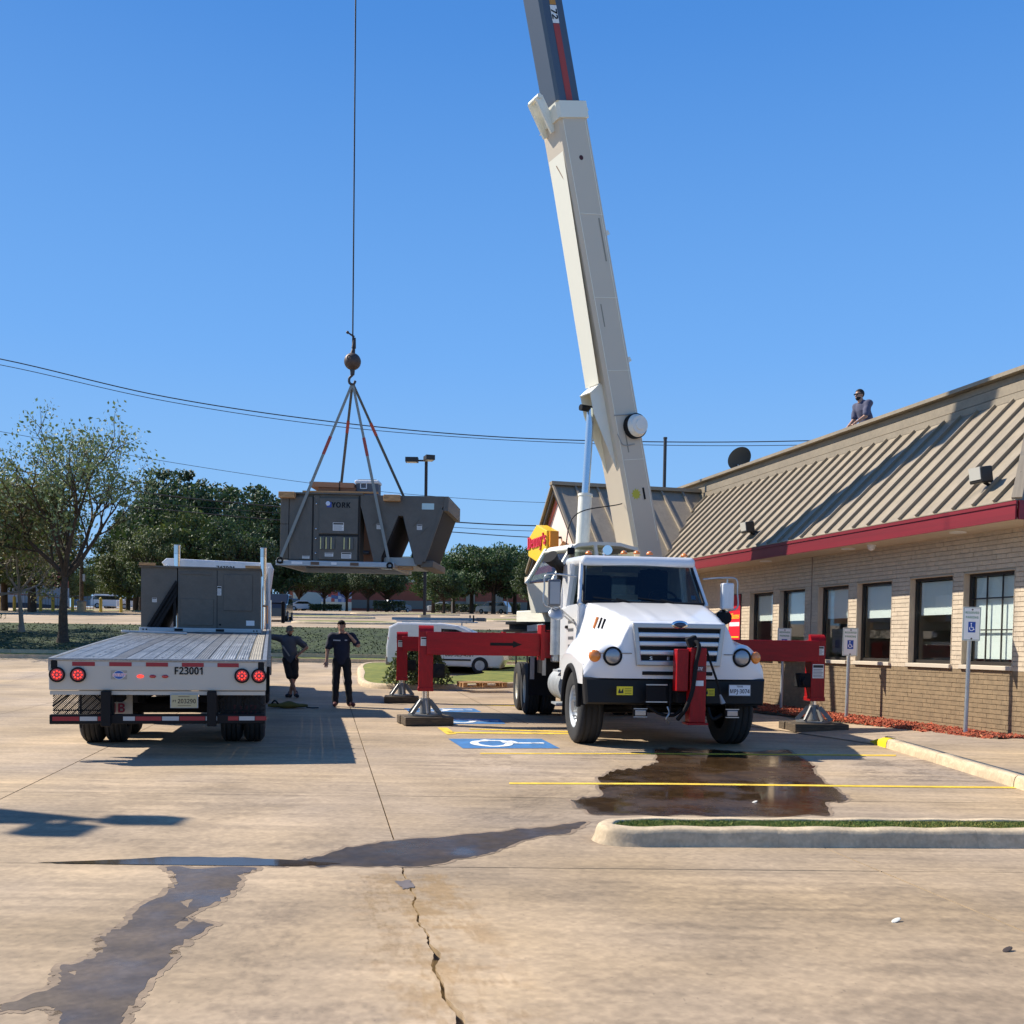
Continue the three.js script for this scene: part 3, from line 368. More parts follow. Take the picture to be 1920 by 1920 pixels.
  const gL = Math.hypot(gY - gE, gHalf); const gable = part('gable_roof', [quad([onG(gP0 - 0.02, 0, 1, -0.02), onG(gP1, 0, 1, -0.02), onG(gP1, gL, 1, -0.02), onG(gP0 - 0.02, gL, 1, -0.02)]), quad([onG(gP0 - 0.02, 0, -1, -0.02), onG(gP1, 0, -1, -0.02), onG(gP1, gL, -1, -0.02), onG(gP0 - 0.02, gL, -1, -0.02)])], M.roofRib, rest);
  const valley = (s) => { const y = gY - s * Math.sin(gs); return eP + (y - eY) / Math.tan(slope); }; // where the main roof plane is at this height
  for (const side of [1, -1]) for (let p = gP0; p < 12.9; p += 0.66) { const p1 = Math.min(p + 0.65, 13.2); const sEnd = (q) => q <= eP ? gL : Math.max(0.05, (gY - (eY + (q - eP) * Math.tan(slope))) / Math.sin(gs)); part('roof_panel', metreUV(skin([[onG(p, 0.02, side), onG(p1, 0.02, side)], [onG(p, Math.min(gL, sEnd(p)), side), onG(p1, Math.min(gL, sEnd(p1)), side)]]), 0.4), M.roofTan, gable); part('standing_seam', beam(onG(p, 0.03, side, 0.03), onG(p, Math.max(0.1, Math.min(gL, sEnd(p)) - 0.03), side, 0.03), 0.06, 0.06, V(0, 1, 0.3)), M.roofRib, gable); }
  part('ridge_cap', [box(gP1 - gP0 + 0.1, 0.10, 0.26, LX((gP0 + gP1) / 2), gY + 0.035, LZ(gA))], M.roofRib, gable);
  // gable wall with pink-red rake boards
  const gw = ext([[-gHalf + 0.1, gE - 0.08], [gHalf - 0.1, gE - 0.08], [0, gY - 0.16]], 0.15); gw.rotateY(-Math.PI / 2); gw.translate(LX(gP0) + 0.35, 0, LZ(gA)); part('gable_wall', gw, M.pink, rest);
  const redm = mat([0.42, 0.13, 0.12], 0.6);
  for (const s of [1, -1]) { part('rake_board', beam(V(LX(gP0) + 0.06, gY - 0.14, LZ(gA)), V(LX(gP0) + 0.06, gE - 0.12, LZ(gA) + s * gHalf), 0.16, 0.05, V(1, 0, 0)), M.bronze, rest); part('rake_trim', beam(V(LX(gP0) + 0.17, gY - 0.34, LZ(gA)), V(LX(gP0) + 0.17, gE - 0.06, LZ(gA) + s * (gHalf - 0.22)), 0.1, 0.05, V(1, 0, 0)), redm, rest); }
  part('gable_band', [box(0.06, 0.22, 2 * gHalf - 0.5, LX(gP0) + 0.17, gE + 0.03, LZ(gA))], redm, rest);
  part('gable_eave', [box(0.9, 0.16, 2 * gHalf + 0.1, LX(gP0) + 0.42, gE - 0.18, LZ(gA))], M.soffit, rest);
  // entrance bay below the gable
  part('entrance_wall', [box(3.0, 3.4, 2 * gHalf - 0.5, LX(gP0) + 2.2, 1.7, LZ(gA))], mat([0.16, 0.09, 0.09], 0.8), rest);
  // small roof fittings
  part('security_camera', [at(new THREE.SphereGeometry(0.07, 14, 10), LX(10.95), 3.29, LZ(16.55)), at(disc(0.08, 0.03), LX(10.95), 3.322, LZ(16.55))], M.sticker, rest);
  for (const [al, pp] of [[13.55, 10.98], [21.15, 10.98]]) { const p = onRoof(pp, al, 0.15); const f = part('floodlight', [rbox(0.20, 0.24, 0.30, 0.02, p.x - 0.05, p.y + 0.06, p.z, 0, 0, 0.15)], M.bronze, rest); part('lens', [box(0.012, 0.19, 0.25, p.x - 0.158, p.y + 0.07, p.z, 0, 0, 0.15)], mat([0.5, 0.48, 0.42], 0.2), f); part('bracket', [rod(V(p.x, p.y, p.z - 0.1), onRoof(pp + 0.06, al - 0.1, 0.0), 0.02), rod(V(p.x + 0.02, p.y - 0.05, p.z), onRoof(pp + 0.02, al, 0.0), 0.025)], M.bronze, f); }
}
function metreUVm(m) { return m; }
{ // awning beyond the gable, vent pipe, dish
  const p = Zp(1012, 1130, 32.5); const aw = thing('entrance_awning', 'red sloped fabric awning over the restaurant side entrance', 'awning', V(p.x + 0.3, 0.2, p.z), BYAW);
  const g = skin([[[-0.75, 2.05, -0.7], [-0.75, 2.05, 0.7]], [[0.6, 2.75, -0.7], [0.6, 2.75, 0.7]]]); const rm = mat([0.50, 0.06, 0.07], 0.8); part('canopy', [g, skin([[[-0.75, 2.05, -0.7], [-0.75, 2.05, 0.7]], [[-0.75, 1.65, -0.7], [-0.75, 1.65, 0.7]]]), skin([[[-0.75, 2.05, 0.7], [0.6, 2.75, 0.7]], [[-0.75, 1.65, 0.7], [0.6, 1.65, 0.7]]])], rm, aw); part('frame', [rod([-0.88, 1.66, 0.68], [0.6, 1.66, 0.68], 0.02), rod([-0.88, 1.66, -0.68], [-0.88, 1.66, 0.68], 0.02), rod([-0.88, 0, 0.68], [-0.88, 1.66, 0.68], 0.03), rod([-0.88, 0, -0.68], [-0.88, 1.66, -0.68], 0.03)], M.darkSteel, aw);
  const vp = BP(11.9, 28.6, 5.6); solo('vent_pipe', mg([rod(vp, vp.clone().add(V(0, 1.95, 0)), 0.05), rod(vp.clone().add(V(0, 1.95, 0)), vp.clone().add(V(0, 2.0, 0)), 0.06)]), M.darkSteel, 'thin dark vent pipe standing behind the gable ridge', 'pipe');
  const dp = BP(13.15, 26.2, 5.67); const ds = thing('satellite_dish', 'dark satellite dish peeking over the roof parapet', 'satellite dish', dp, 0.3); const dg = new THREE.SphereGeometry(1, 28, 10, 0, Math.PI * 2, 0, 0.5); dg.scale(0.72, 0.72, 0.72); dg.translate(0, -0.66, 0); dg.rotateX(-1.0); dg.translate(-0.05, 0.98, 0); part('reflector', dg, mat([0.03, 0.04, 0.045], 0.6, 0, { side: THREE.DoubleSide }), ds); part('feed_arm', [rod([0, 0.75, 0], [0.0, 0.95, -0.45], 0.02), box(0.09, 0.06, 0.12, 0, 0.96, -0.47)], M.sticker, ds); part('mast', [rod([0, 0, 0.05], [0, 0.8, 0.05], 0.03)], M.galv, ds);
}
{ // restaurant sign on the gable
  const s = thing('restaurant_sign', 'yellow hexagonal restaurant sign with red lettering on the gable end', 'sign', BP(8.16, 28.0, 4.25), BYAW);
  const w = 0.92, h = 0.52, pts = [[-w, 0.22], [-0.1, h], [w, 0.26], [w, -0.22], [0.1, -h], [-w, -0.26]]; const g = ext(pts, 0.30, 0.02); g.rotateY(-Math.PI / 2); part('cabinet', g, mat([0.85, 0.55, 0.03], 0.35), s); const t = lettering("Denny's", 0.34, 0.03, SERIF); t.rotateY(-Math.PI / 2); t.translate(-0.33, 0.02, 0); part('lettering', t, mat([0.65, 0.03, 0.07], 0.4), s); part('side_box', box(0.24, 0.42, 0.12, -0.14, 0.04, w + 0.12), mat([0.75, 0.28, 0.02], 0.4), s); part('bracket', [box(0.42, 0.06, 0.06, 0.2, 0.2, 0), box(0.42, 0.06, 0.06, 0.2, -0.2, 0)], M.darkSteel, s);
}
// accessible parking signs on steel posts
function adaTex() { return canvasTex(180, 330, (c, w, h) => { c.fillStyle = '#eef2ef'; c.fillRect(0, 0, w, h); c.strokeStyle = '#2f7a55'; c.lineWidth = 4; c.strokeRect(7, 7, w - 14, h - 14); c.fillStyle = '#2f7a55'; c.textAlign = 'center'; c.font = 'bold 30px sans-serif'; c.fillText('RESERVED', w / 2, 66, 150); c.fillText('PARKING', w / 2, 112, 140); c.fillStyle = '#0d4aa8'; c.fillRect(54, 145, 74, 105); c.strokeStyle = '#fff'; c.fillStyle = '#fff'; c.lineWidth = 7; c.beginPath(); c.arc(84, 163, 7, 0, 7); c.fill(); c.beginPath(); c.moveTo(84, 172); c.lineTo(86, 200); c.lineTo(104, 200); c.lineTo(112, 222); c.lineTo(120, 219); c.stroke(); c.beginPath(); c.arc(88, 212, 20, 0.3, 4.0); c.stroke(); c.fillStyle = '#b23'; c.beginPath(); c.moveTo(90, 300); c.lineTo(84, 310); c.lineTo(96, 310); c.fill(); }); }
const adaMap = adaTex(), adaFace = mat(0xffffff, 0.45, 0, { map: adaMap });
for (const [al, perp, ytop, label] of [[13.77, 10.87, 2.09, 'tall white reserved parking sign on a steel post before the gridded window'], [17.1, 10.88, 1.80, 'white reserved parking sign on a steel post between the plain windows'], [19.55, 10.88, 1.82, 'reserved parking sign on a steel post behind the red outrigger beam']]) {
  const s = thing('parking_sign', label, 'sign', BP(perp, al, 0.03), 0.1, 'accessible parking signs'); s.rotation.z = -0.012;
  part('post', [rod([0, 0, 0], [0, ytop - 0.06, 0], 0.032, 0.032, 16)], M.galv, s);
  const pl = ext([[-0.145, -0.26], [0.145, -0.26], [0.145, 0.26], [-0.145, 0.26]], 0.004, 0.003); pl.translate(0, ytop - 0.27, 0.04); part('plate', pl, M.galv, s);
  const f = new THREE.PlaneGeometry(0.29, 0.52); f.translate(0, ytop - 0.27, 0.0505); part('sign_face', f, adaFace, s); part('bolt', [at(disc(0.012, 0.02, 10), 0, ytop - 0.05, 0.05, Math.PI / 2), at(disc(0.012, 0.02, 10), 0, ytop - 0.50, 0.05, Math.PI / 2), box(0.10, 0.03, 0.05, 0.05, ytop - 0.1, 0), box(0.10, 0.03, 0.05, 0.05, ytop - 0.44, 0)], M.darkSteel, s);
}
{ const tx = canvasTex(128, 384, (c, w, h) => { c.fillStyle = '#b3122a'; c.fillRect(0, 0, w, h); c.strokeStyle = '#fff'; c.lineWidth = 4; c.beginPath(); c.arc(30, 36, 16, 0, 7); c.stroke(); c.fillStyle = '#d9152c'; c.fillRect(0, 100, w, 290); c.fillStyle = '#ffd21f'; c.font = 'italic bold 46px serif'; c.textAlign = 'center'; c.fillText('Slams', w / 2, 150, 110); c.fillStyle = '#f4dde0'; c.fillRect(6, 172, w - 12, 26); c.fillStyle = '#ffd21f'; c.fillRect(12, 262, w - 24, 8); });
  // the writing on the far poster is too small in the photograph to read beyond its first line
  const p = thing('wall_poster', 'red and yellow restaurant poster beside the farthest window', 'poster', BP(11.36, 22.75, 1.2), BYAW - Math.PI / 2); part('panel', box(0.62, 1.5, 0.02, 0, 0.75, -0.005), M.bronze, p); const f = new THREE.PlaneGeometry(0.58, 1.46); f.translate(0, 0.75, 0.008); part('print', f, mat(0xffffff, 0.5, 0, { map: tx }), p); }
// ---------------------------------------------------------------- shared vehicle pieces
const tyreGeo = (r, w, rim) => { const p = [[rim, -w / 2 + 0.02], [rim + 0.02, -w / 2], [r * 0.86, -w / 2 - 0.012], [r - 0.03, -w / 2 + 0.012], [r, -w / 2 + 0.045]]; for (const k of [-0.25, 0, 0.25]) p.push([r, (k - 0.035) * w], [r - 0.014, (k - 0.03) * w], [r - 0.014, (k + 0.03) * w], [r, (k + 0.035) * w]); p.push([r, w / 2 - 0.045], [r - 0.03, w / 2 - 0.012], [r * 0.86, w / 2 + 0.012], [rim + 0.02, w / 2], [rim, w / 2 - 0.02]); const g = new THREE.LatheGeometry(p.map((q) => new THREE.Vector2(q[0], q[1])), 40); g.rotateZ(Math.PI / 2); return g; };
// wheel with its axle along x; dish = +1/-1: side the rim face looks to
function wheel(parent, x, y, z, r, w, dish, rimMat, steer = 0, deep = 0) {
  const rim = r * 0.57, t = part('wheel', tyreGeo(r, w, rim), M.rubber, parent); t.position.set(x, y, z); t.rotation.y = steer;
  const off = dish * (deep ? -w * 0.32 : w * 0.30), pr = [[0.02, 0], [rim * 0.34, 0], [rim * 0.40, deep ? -0.02 : -0.05], [rim * 0.80, deep ? -0.03 : -0.07], [rim * 0.86, 0.01], [rim * 0.9, deep ? 0.16 : 0.03], [rim * 1.0, deep ? 0.20 : 0.05], [rim * 1.03, deep ? 0.20 : 0.05]];
  const g = new THREE.LatheGeometry(pr.map((q) => new THREE.Vector2(q[0], q[1])), 32); g.rotateZ(-Math.PI / 2); if (dish < 0) g.rotateY(Math.PI); g.translate(off, 0, 0); part('rim', g, rimMat, t);
  const nuts = []; for (let k = 0; k < 10; k++) { const a = k / 10 * Math.PI * 2; nuts.push(at(disc(0.016, 0.05, 6), off + dish * 0.01, Math.cos(a) * rim * 0.6, Math.sin(a) * rim * 0.6, 0, 0, Math.PI / 2)); } nuts.push(at(disc(rim * 0.3, deep ? 0.14 : 0.08, 20), off + dish * 0.03, 0, 0, 0, 0, Math.PI / 2)); part('hub', nuts, M.steel, t); return t;
}
const plateMat = (w, h, draw) => mat(0xffffff, 0.5, 0, { map: canvasTex(w, h, draw) });
function label2d(name, w, h, m, parent, x, y, z, rx = 0, ry = 0, rz = 0) { return part(name, at(new THREE.PlaneGeometry(w, h), x, y, z, rx, ry, rz), m, parent); }
const warnMat = plateMat(128, 96, (c, w, h) => { c.fillStyle = '#d8d6cf'; c.fillRect(0, 0, w, h); c.fillStyle = '#1a1a1a'; c.fillRect(6, 6, w - 12, 18); c.fillStyle = '#777'; for (let y = 34; y < h - 8; y += 10) c.fillRect(8, y, w - 16 - (y % 3) * 8, 4); });
// ---------------------------------------------------------------- crane truck
const TY = 6.5 * RAD, crane = thing('crane_truck', 'white truck mounted crane with raised cream boom and red outriggers', 'crane truck', [2.12, 0, -15.1], TY);
crane.updateMatrixWorld(); const toC = (v) => crane.worldToLocal(v.clone());
{
  const W = M.white;
  // bonnet, fender tops and nose as one pressed shell
  const hoodTop = (z) => lerp(2.08, 1.735, Math.pow(clamp((z + 0.86) / 1.96, 0, 1), 1.35)), hoodW = (z) => lerp(0.97, 0.70, clamp((z + 0.86) / 1.96, 0, 1)), fendTop = (z) => lerp(1.60, 1.47, sst(-0.2, 1.06, z)) - 0.10 * sst(-0.5, -0.98, z), noseZ = (x) => 1.14 - 0.42 * Math.max(0, Math.abs(x) - 0.66) ** 2;
  const topAt = (x, z) => { const a = Math.abs(x), w = hoodW(z), s = sst(w - 0.05, w + 0.13, a); const crown = 0.02 * (1 - (a / 0.9) ** 2) + 0.012 * Math.exp(-(((a - 0.26 - 0.06 * (1 - z)) / 0.035) ** 2)); return lerp(hoodTop(z) + crown, fendTop(z), s) - 0.30 * Math.pow(Math.max(0, a - 0.95) / 0.32, 2.2); };
  const hoodRows = []; const NX = 56; for (let i = 0; i <= NX; i++) { const x = 1.27 * Math.sin((i / NX * 2 - 1) * Math.PI / 2 * 0.995), zf = noseZ(x), r = []; for (let k = 0; k <= 22; k++) { const z = lerp(-0.9, zf - 0.16, k / 22); r.push([x, topAt(x, z), z]); } const y1 = topAt(x, zf - 0.16); for (let k = 1; k <= 8; k++) { const a = k / 8 * Math.PI / 2; r.push([x, y1 - 0.13 * (1 - Math.cos(a)), zf - 0.16 + 0.16 * Math.sin(a)]); } for (let k = 1; k <= 6; k++) r.push([x, lerp(y1 - 0.13, 0.99, k / 6), zf + 0.015 * Math.sin(k / 6 * Math.PI)]); hoodRows.push(r); }
  part('hood', [skin(hoodRows)], unitWhite(), crane);
  part('panel_gap', [-1, 1].map((s) => tube([[s * 0.64, 1.33, 1.168], [s * 0.8, 1.33, 1.155], [s * 1.02, 1.33, 1.10], [s * 1.2, 1.33, 1.03]], 0.006, 20, 6)), M.reveal, crane);
  // fenders over the steer wheels
  for (const s of [-1, 1]) {
    const rows = []; for (let k = 0; k <= 28; k++) { const z = lerp(-0.9, 0.94, k / 28), zz = z / 0.66, arch = Math.abs(zz) < 1 ? 0.50 + Math.sqrt(1 - zz * zz) * 0.62 : 0.86, t = topAt(1.266, z) + 0.004; rows.push([[1.266, t, z], [1.272, lerp(t, Math.max(arch, 0.9), 0.5), z], [1.27, Math.min(t - 0.005, Math.max(arch, 0.9)), z]].map((p) => [p[0] * s, p[1], p[2]])); }
    part('fender', skin(rows), unitWhite(), crane);
    const lip = []; for (let k = 0; k <= 18; k++) { const a = lerp(0.12, Math.PI - 0.12, k / 18); lip.push(V(s * 1.275, 0.50 + Math.sin(a) * 0.635, Math.cos(a) * 0.68)); } part('fender_flare', [tube(lip, 0.035, 36, 8), ...lip.slice(0, -1).map((p, i) => beam(p.clone().add(V(-s * 0.10, 0.02, 0)), lip[i + 1].clone().add(V(-s * 0.10, 0.02, 0)), 0.24, 0.016))], M.blackSat, crane);
    part('mud_guard', [rbox(0.34, 0.55, 0.02, 0.008, s * 1.1, 0.62, -0.74, 0.12)], M.blackSat, crane);
    // lamps
    const hx = s * 0.90, hl = part('headlight', at(disc(0.125, 0.06, 32), hx, 1.29, 1.12 , Math.PI / 2), M.black, crane); const dome = new THREE.SphereGeometry(0.105, 24, 10, 0, Math.PI * 2, 0, Math.PI / 2); dome.scale(1, 0.35, 1); part('lens', at(dome, hx, 1.29, 1.15, Math.PI / 2), M.lamp, hl); part('bezel', at(new THREE.TorusGeometry(0.118, 0.014, 8, 32), hx, 1.29, 1.15), M.black, hl);
    part('turn_signal', at(new THREE.SphereGeometry(0.085, 20, 12).scale(1, 1, 0.45), s * 1.13, 1.29, 1.055, 0, s * 0.4), M.amber, crane);
    // louvre on the hood side
    const flank = (y, z) => { let a = 0.5, b = 1.2; for (let q = 0; q < 30; q++) { const m = (a + b) / 2; if (topAt(m, z) > y) a = m; else b = m; } return a; }; // where the bonnet side reaches this height
    const slot = (z, y0, y1, w) => { const pts = []; for (let q = 0; q <= 6; q++) { const y = lerp(y0, y1, q / 6); pts.push([s * (flank(y, z) + 0.004), y, z]); } return tube(pts, w, 12, 8); };
    part('side_marker', slot(-0.02, 1.68, 1.84, 0.028), M.amber, crane); part('side_vent', slot(0.14, 1.68, 1.83, 0.02), M.black, crane); part('side_vent', slot(0.28, 1.67, 1.81, 0.02), M.black, crane);
  }
  // grille
  const gr = part('grille', ext([[-0.60, 1.70], [0.60, 1.70], [0.545, 1.21], [-0.545, 1.21]], 0.012, 0.006), M.black, crane); gr.position.z = 1.155;
  const ring = ext([[-0.63, 1.73], [0.63, 1.73], [0.57, 1.18], [-0.57, 1.18]], 0.05, 0.012, [[[-0.585, 1.685], [-0.53, 1.225], [0.53, 1.225], [0.585, 1.685]]]); ring.translate(0, 0, 0); part('grille_surround', ring, mat([0.42, 0.43, 0.44], 0.3, 0.6), gr);
  for (const y of [1.585, 1.465, 1.345]) { const w = lerp(1.06, 1.16, (y - 1.15) / 0.55); part('grille_bar', rbox(w, 0.07, 0.05, 0.02, 0, y, 0.03), mat([0.62, 0.63, 0.64], 0.3, 0.5), gr); }
  // maker's name on the lowest slot; the red jack stands before its middle letters
  const nm = mat([0.6, 0.6, 0.6], 0.3, 0.5); [['S', -0.38], ['T', -0.26], ['E', -0.14], ['R', -0.03], ['L', 0.08], ['I', 0.17], ['N', 0.36]].forEach(([ch, x]) => { if (ch === 'S' || ch === 'E' || ch === 'N') { const t = lettering(ch, 0.045, 0.008); t.scale(1.35, 1, 1); t.translate(x, 1.268, 0.022); part('letter', t, nm, gr); } });
  part('emblem', [at(new THREE.SphereGeometry(1, 28, 10).scale(0.115, 0.058, 0.02), 0, 1.725, 0.06)], M.chrome, gr); part('emblem', [at(new THREE.SphereGeometry(1, 28, 10).scale(0.088, 0.036, 0.02), 0, 1.725, 0.068)], mat([0.03, 0.04, 0.08], 0.25), gr);
  part('lower_slot', [rbox(0.98, 0.05, 0.03, 0.01, 0, 1.065, 1.152)], M.black, crane);
  // bumper
  const bp = ext([[-1.22, 0.66], [1.22, 0.66], [1.24, 0.97], [-1.24, 0.97]], 0.16, 0.03); { const p = bp.attributes.position; for (let i = 0; i < p.count; i++) { const x = Math.abs(p.getX(i)); p.setZ(i, p.getZ(i) - Math.max(0, x - 0.85) ** 2 * 1.3); } bp.computeVertexNormals(); } bp.translate(0, 0, 1.1);
  const bumper = part('bumper', bp, mat([0.010, 0.010, 0.011], 0.45, 0, { specularIntensity: 0.5 }), crane);
  label2d('licence_plate', 0.305, 0.152, plateMat(256, 128, (c, w, h) => { c.fillStyle = '#d9dde0'; c.fillRect(0, 0, w, h); c.fillStyle = '#111'; c.textAlign = 'center'; c.font = 'bold 26px sans-serif'; c.fillText('TEXAS', w / 2, 30); c.font = 'bold 66px sans-serif'; c.fillText('MPJ·3074', w / 2, 98, 236); c.strokeStyle = '#333'; c.lineWidth = 4; c.strokeRect(3, 3, w - 6, h - 6); }), crane, 0.83, 0.85, 1.298);
  const yel = plateMat(128, 64, (c, w, h) => { c.fillStyle = '#e3cf2a'; c.fillRect(0, 0, w, h); c.fillStyle = '#222'; c.beginPath(); c.moveTo(12, 40); c.lineTo(24, 14); c.lineTo(34, 40); c.lineTo(52, 12); c.lineTo(54, 50); c.lineTo(14, 52); c.fill(); c.fillStyle = '#8a7f1c'; for (let y = 14; y < 54; y += 12) c.fillRect(64, y, 54, 5); });
  label2d('warning_sticker', 0.22, 0.115, yel, crane, -0.76, 0.83, 1.297); label2d('warning_sticker', 0.16, 0.10, yel, crane, 0.40, 0.82, 1.297);
  part('tow_box', [box(0.26, 0.22, 0.06, -0.33, 0.80, 1.29), box(0.02, 0.42, 0.03, -0.145, 0.72, 1.33)], M.blackSat, bumper); part('tow_frame', [box(0.29, 0.015, 0.02, -0.33, 0.915, 1.325), box(0.29, 0.015, 0.02, -0.33, 0.685, 1.325)], M.steel, bumper);
  for (const x of [-0.52, 0.76]) { const f = part('fog_lamp', rbox(0.19, 0.11, 0.08, 0.015, x, 0.53, 1.18), M.black, crane); part('lens', rbox(0.15, 0.08, 0.02, 0.01, x, 0.53, 1.222), M.lamp, f); part('rim', [box(0.19, 0.012, 0.02, x, 0.585, 1.215), box(0.19, 0.012, 0.02, x, 0.475, 1.215)], M.steel, f); }
  part('tow_hook', [tube([[-0.17, 0.62, 1.30], [-0.15, 0.54, 1.33], [-0.19, 0.46, 1.33], [-0.14, 0.40, 1.30]], 0.014)], M.steel, crane);
  part('air_hoses', [tube([[-0.4, 0.62, 1.1], [-0.25, 0.52, 1.15], [-0.05, 0.5, 1.2], [0.06, 0.6, 1.2]], 0.022), tube([[0.45, 0.6, 1.1], [0.5, 0.45, 1.15], [0.65, 0.5, 1.1]], 0.025)], M.black, crane);
  // front stabiliser jack, red, before the grille
  const jk = part('front_jack', [rbox(0.22, 1.0, 0.22, 0.015, 0.17, 0.92, 1.45), box(0.28, 0.025, 0.28, 0.17, 0.41, 1.45)], M.red, crane); part('jack_housing', [rbox(0.16, 0.56, 0.20, 0.012, -0.04, 1.12, 1.45)], M.red, jk); part('mount', [box(0.4, 0.2, 0.25, 0.14, 0.78, 1.27)], M.blackSat, jk); part('hydraulic_hose', [tube([[0.10, 1.52, 1.50], [0.16, 1.46, 1.58], [0.12, 1.2, 1.60], [0.08, 0.85, 1.6], [0.0, 0.6, 1.56], [-0.06, 0.46, 1.42]], 0.028, 40, 8), tube([[0.28, 1.42, 1.5], [0.36, 1.2, 1.5], [0.46, 0.95, 1.48], [0.52, 0.76, 1.46]], 0.016)], M.blackSat, jk); part('jack_cap', [rbox(0.14, 0.14, 0.12, 0.02, 0.10, 1.5, 1.47, 0, 0, 0.4)], M.blackSat, jk); part('nozzle', [rod([0.50, 0.80, 1.47], [0.545, 0.68, 1.47], 0.012, 0.035)], mat([0.3, 0.3, 0.3], 0.5), jk); label2d('decal', 0.13, 0.08, plateMat(128, 64, (c) => { c.fillStyle = '#5d1a20'; c.fillRect(0, 0, 128, 64); c.fillStyle = '#ddd'; c.font = 'bold italic 44px sans-serif'; c.fillText('ITE', 20, 46); }), jk, 0.20, 1.14, 1.566); label2d('decal', 0.11, 0.07, M.sticker, jk, 0.185, 0.95, 1.566);
  // cab
  const cab = part('cab', [rbox(2.02, 1.10, 1.92, 0.06, 0, 1.53, -1.78)], W, crane);
  const roofG = new RoundedBoxGeometry(1.86, 0.16, 1.55, 4, 0.075); { const p = roofG.attributes.position; for (let i = 0; i < p.count; i++) { const z = p.getZ(i), x = p.getX(i); p.setY(i, p.getY(i) + 0.05 * (1 - (x / 0.93) ** 2) - 0.10 * Math.max(0, z - 0.35) ** 2 / 0.18); } roofG.computeVertexNormals(); } part('roof', at(roofG, 0, 2.83, -1.98), W, cab);
  for (const s of [-1, 1]) { part('pillar', [beam([s * 0.985, 2.05, -0.86], [s * 0.875, 2.76, -1.34], 0.07, 0.10, V(s, 0, 0.3)), beam([s * 0.985, 2.05, -1.98], [s * 0.90, 2.76, -1.98], 0.06, 0.10, V(s, 0, 0)), beam([s * 0.985, 2.05, -2.70], [s * 0.90, 2.76, -2.66], 0.10, 0.10, V(s, 0, 0)), box(0.08, 0.74, 0.72, s * 0.94, 2.4, -2.34)], W, cab); part('side_glass', [skin([[[s * 0.975, 2.08, -0.98], [s * 0.975, 2.08, -1.95]], [[s * 0.885, 2.74, -1.38], [s * 0.885, 2.74, -1.95]]])], M.tint, cab); part('window_seal', [beam([s * 0.995, 2.05, -0.95], [s * 0.995, 2.05, -1.95], 0.02, 0.03)], M.black, cab);
    const door = part('door', [rbox(0.03, 1.02, 1.05, 0.012, s * 1.012, 1.56, -1.45)], W, cab); part('door_handle', [rbox(0.03, 0.05, 0.16, 0.01, s * 1.04, 1.72, -1.85)], M.black, door); }
  part('back_panel', [box(1.9, 0.26, 0.06, 0, 2.18, -2.68), box(1.8, 0.16, 0.06, 0, 2.70, -2.66), box(0.5, 0.4, 0.06, 0.65, 2.45, -2.67), box(0.12, 0.4, 0.06, -0.84, 2.45, -2.67)], W, cab);
  part('rear_glass', [box(1.18, 0.36, 0.008, -0.19, 2.44, -2.67)], M.tint, cab);
  const ws = []; for (let i = 0; i <= 6; i++) { const v = i / 6, r = []; for (let k = 0; k <= 12; k++) { const u = k / 12 * 2 - 1, w = lerp(0.955, 0.85, v); r.push([u * w, lerp(2.09, 2.80, v), lerp(-0.82, -1.33, v) + 0.07 * (1 - u * u) - 0.02]); } ws.push(r); } part('windscreen', skin(ws), M.tint, cab);
  const seal = []; for (let k = 0; k <= 12; k++) seal.push(ws[0][k]); const sealT = ws[6].slice().reverse(); part('windscreen_seal', [tube(seal, 0.026, 24), tube(sealT, 0.026, 24), tube([ws[0][0], ws[3][0], ws[6][0]], 0.026), tube([ws[0][12], ws[3][12], ws[6][12]], 0.026)], M.black, cab);
  part('dashboard', [rbox(1.84, 0.10, 0.55, 0.03, 0, 2.06, -1.18), rbox(0.5, 0.12, 0.2, 0.04, 0.45, 2.13, -1.25)], M.blackSat, cab); part('seat', [rbox(0.5, 0.75, 0.16, 0.05, 0.48, 2.33, -2.2), rbox(0.26, 0.2, 0.12, 0.04, 0.48, 2.62, -2.2), rbox(0.5, 0.7, 0.16, 0.05, -0.48, 2.25, -2.2)], M.blackSat, cab); part('steering_wheel', at(new THREE.TorusGeometry(0.22, 0.018, 8, 28), 0.46, 2.2, -1.42, -0.9), M.black, cab); part('paper', [box(0.42, 0.012, 0.22, 0.08, 2.118, -1.08, 0.1, 0.2), box(0.2, 0.03, 0.14, -0.08, 2.128, -1.12, 0.1, -0.2)], mat([0.55, 0.66, 0.6], 0.9), cab); part('sun_visor', [box(0.62, 0.13, 0.02, -0.25, 2.66, -1.36, 0.3)], mat([0.08, 0.09, 0.1], 0.8), cab); label2d('inspection_sticker', 0.07, 0.08, mat([0.2, 0.3, 0.45], 0.6), cab, 0.82, 2.20, -0.955, -0.6);
  for (const s of [-1, 1]) part('wiper', [rod([s * 0.35 + 0.1, 2.105, -0.74], [s * 0.35 - 0.45, 2.17, -0.83], 0.010), rod([s * 0.35 + 0.1, 2.10, -0.72], [s * 0.35 - 0.1, 2.15, -0.78], 0.014)], M.black, cab);
  for (const x of [-0.78, -0.21, 0, 0.21, 0.78]) part('marker_lamp', [at(new THREE.SphereGeometry(0.055, 14, 8, 0, 6.3, 0, 1.57).scale(1, 1.0, 1.3), x, 2.87 + 0.03 * (1 - Math.abs(x)), -1.38)], M.amber, cab);
  part('horn', [rod([-0.45, 2.96, -1.9], [-0.45, 2.96, -1.5], 0.03, 0.08), rod([-0.45, 2.88, -1.8], [-0.45, 2.96, -1.8], 0.02)], M.chrome, cab);
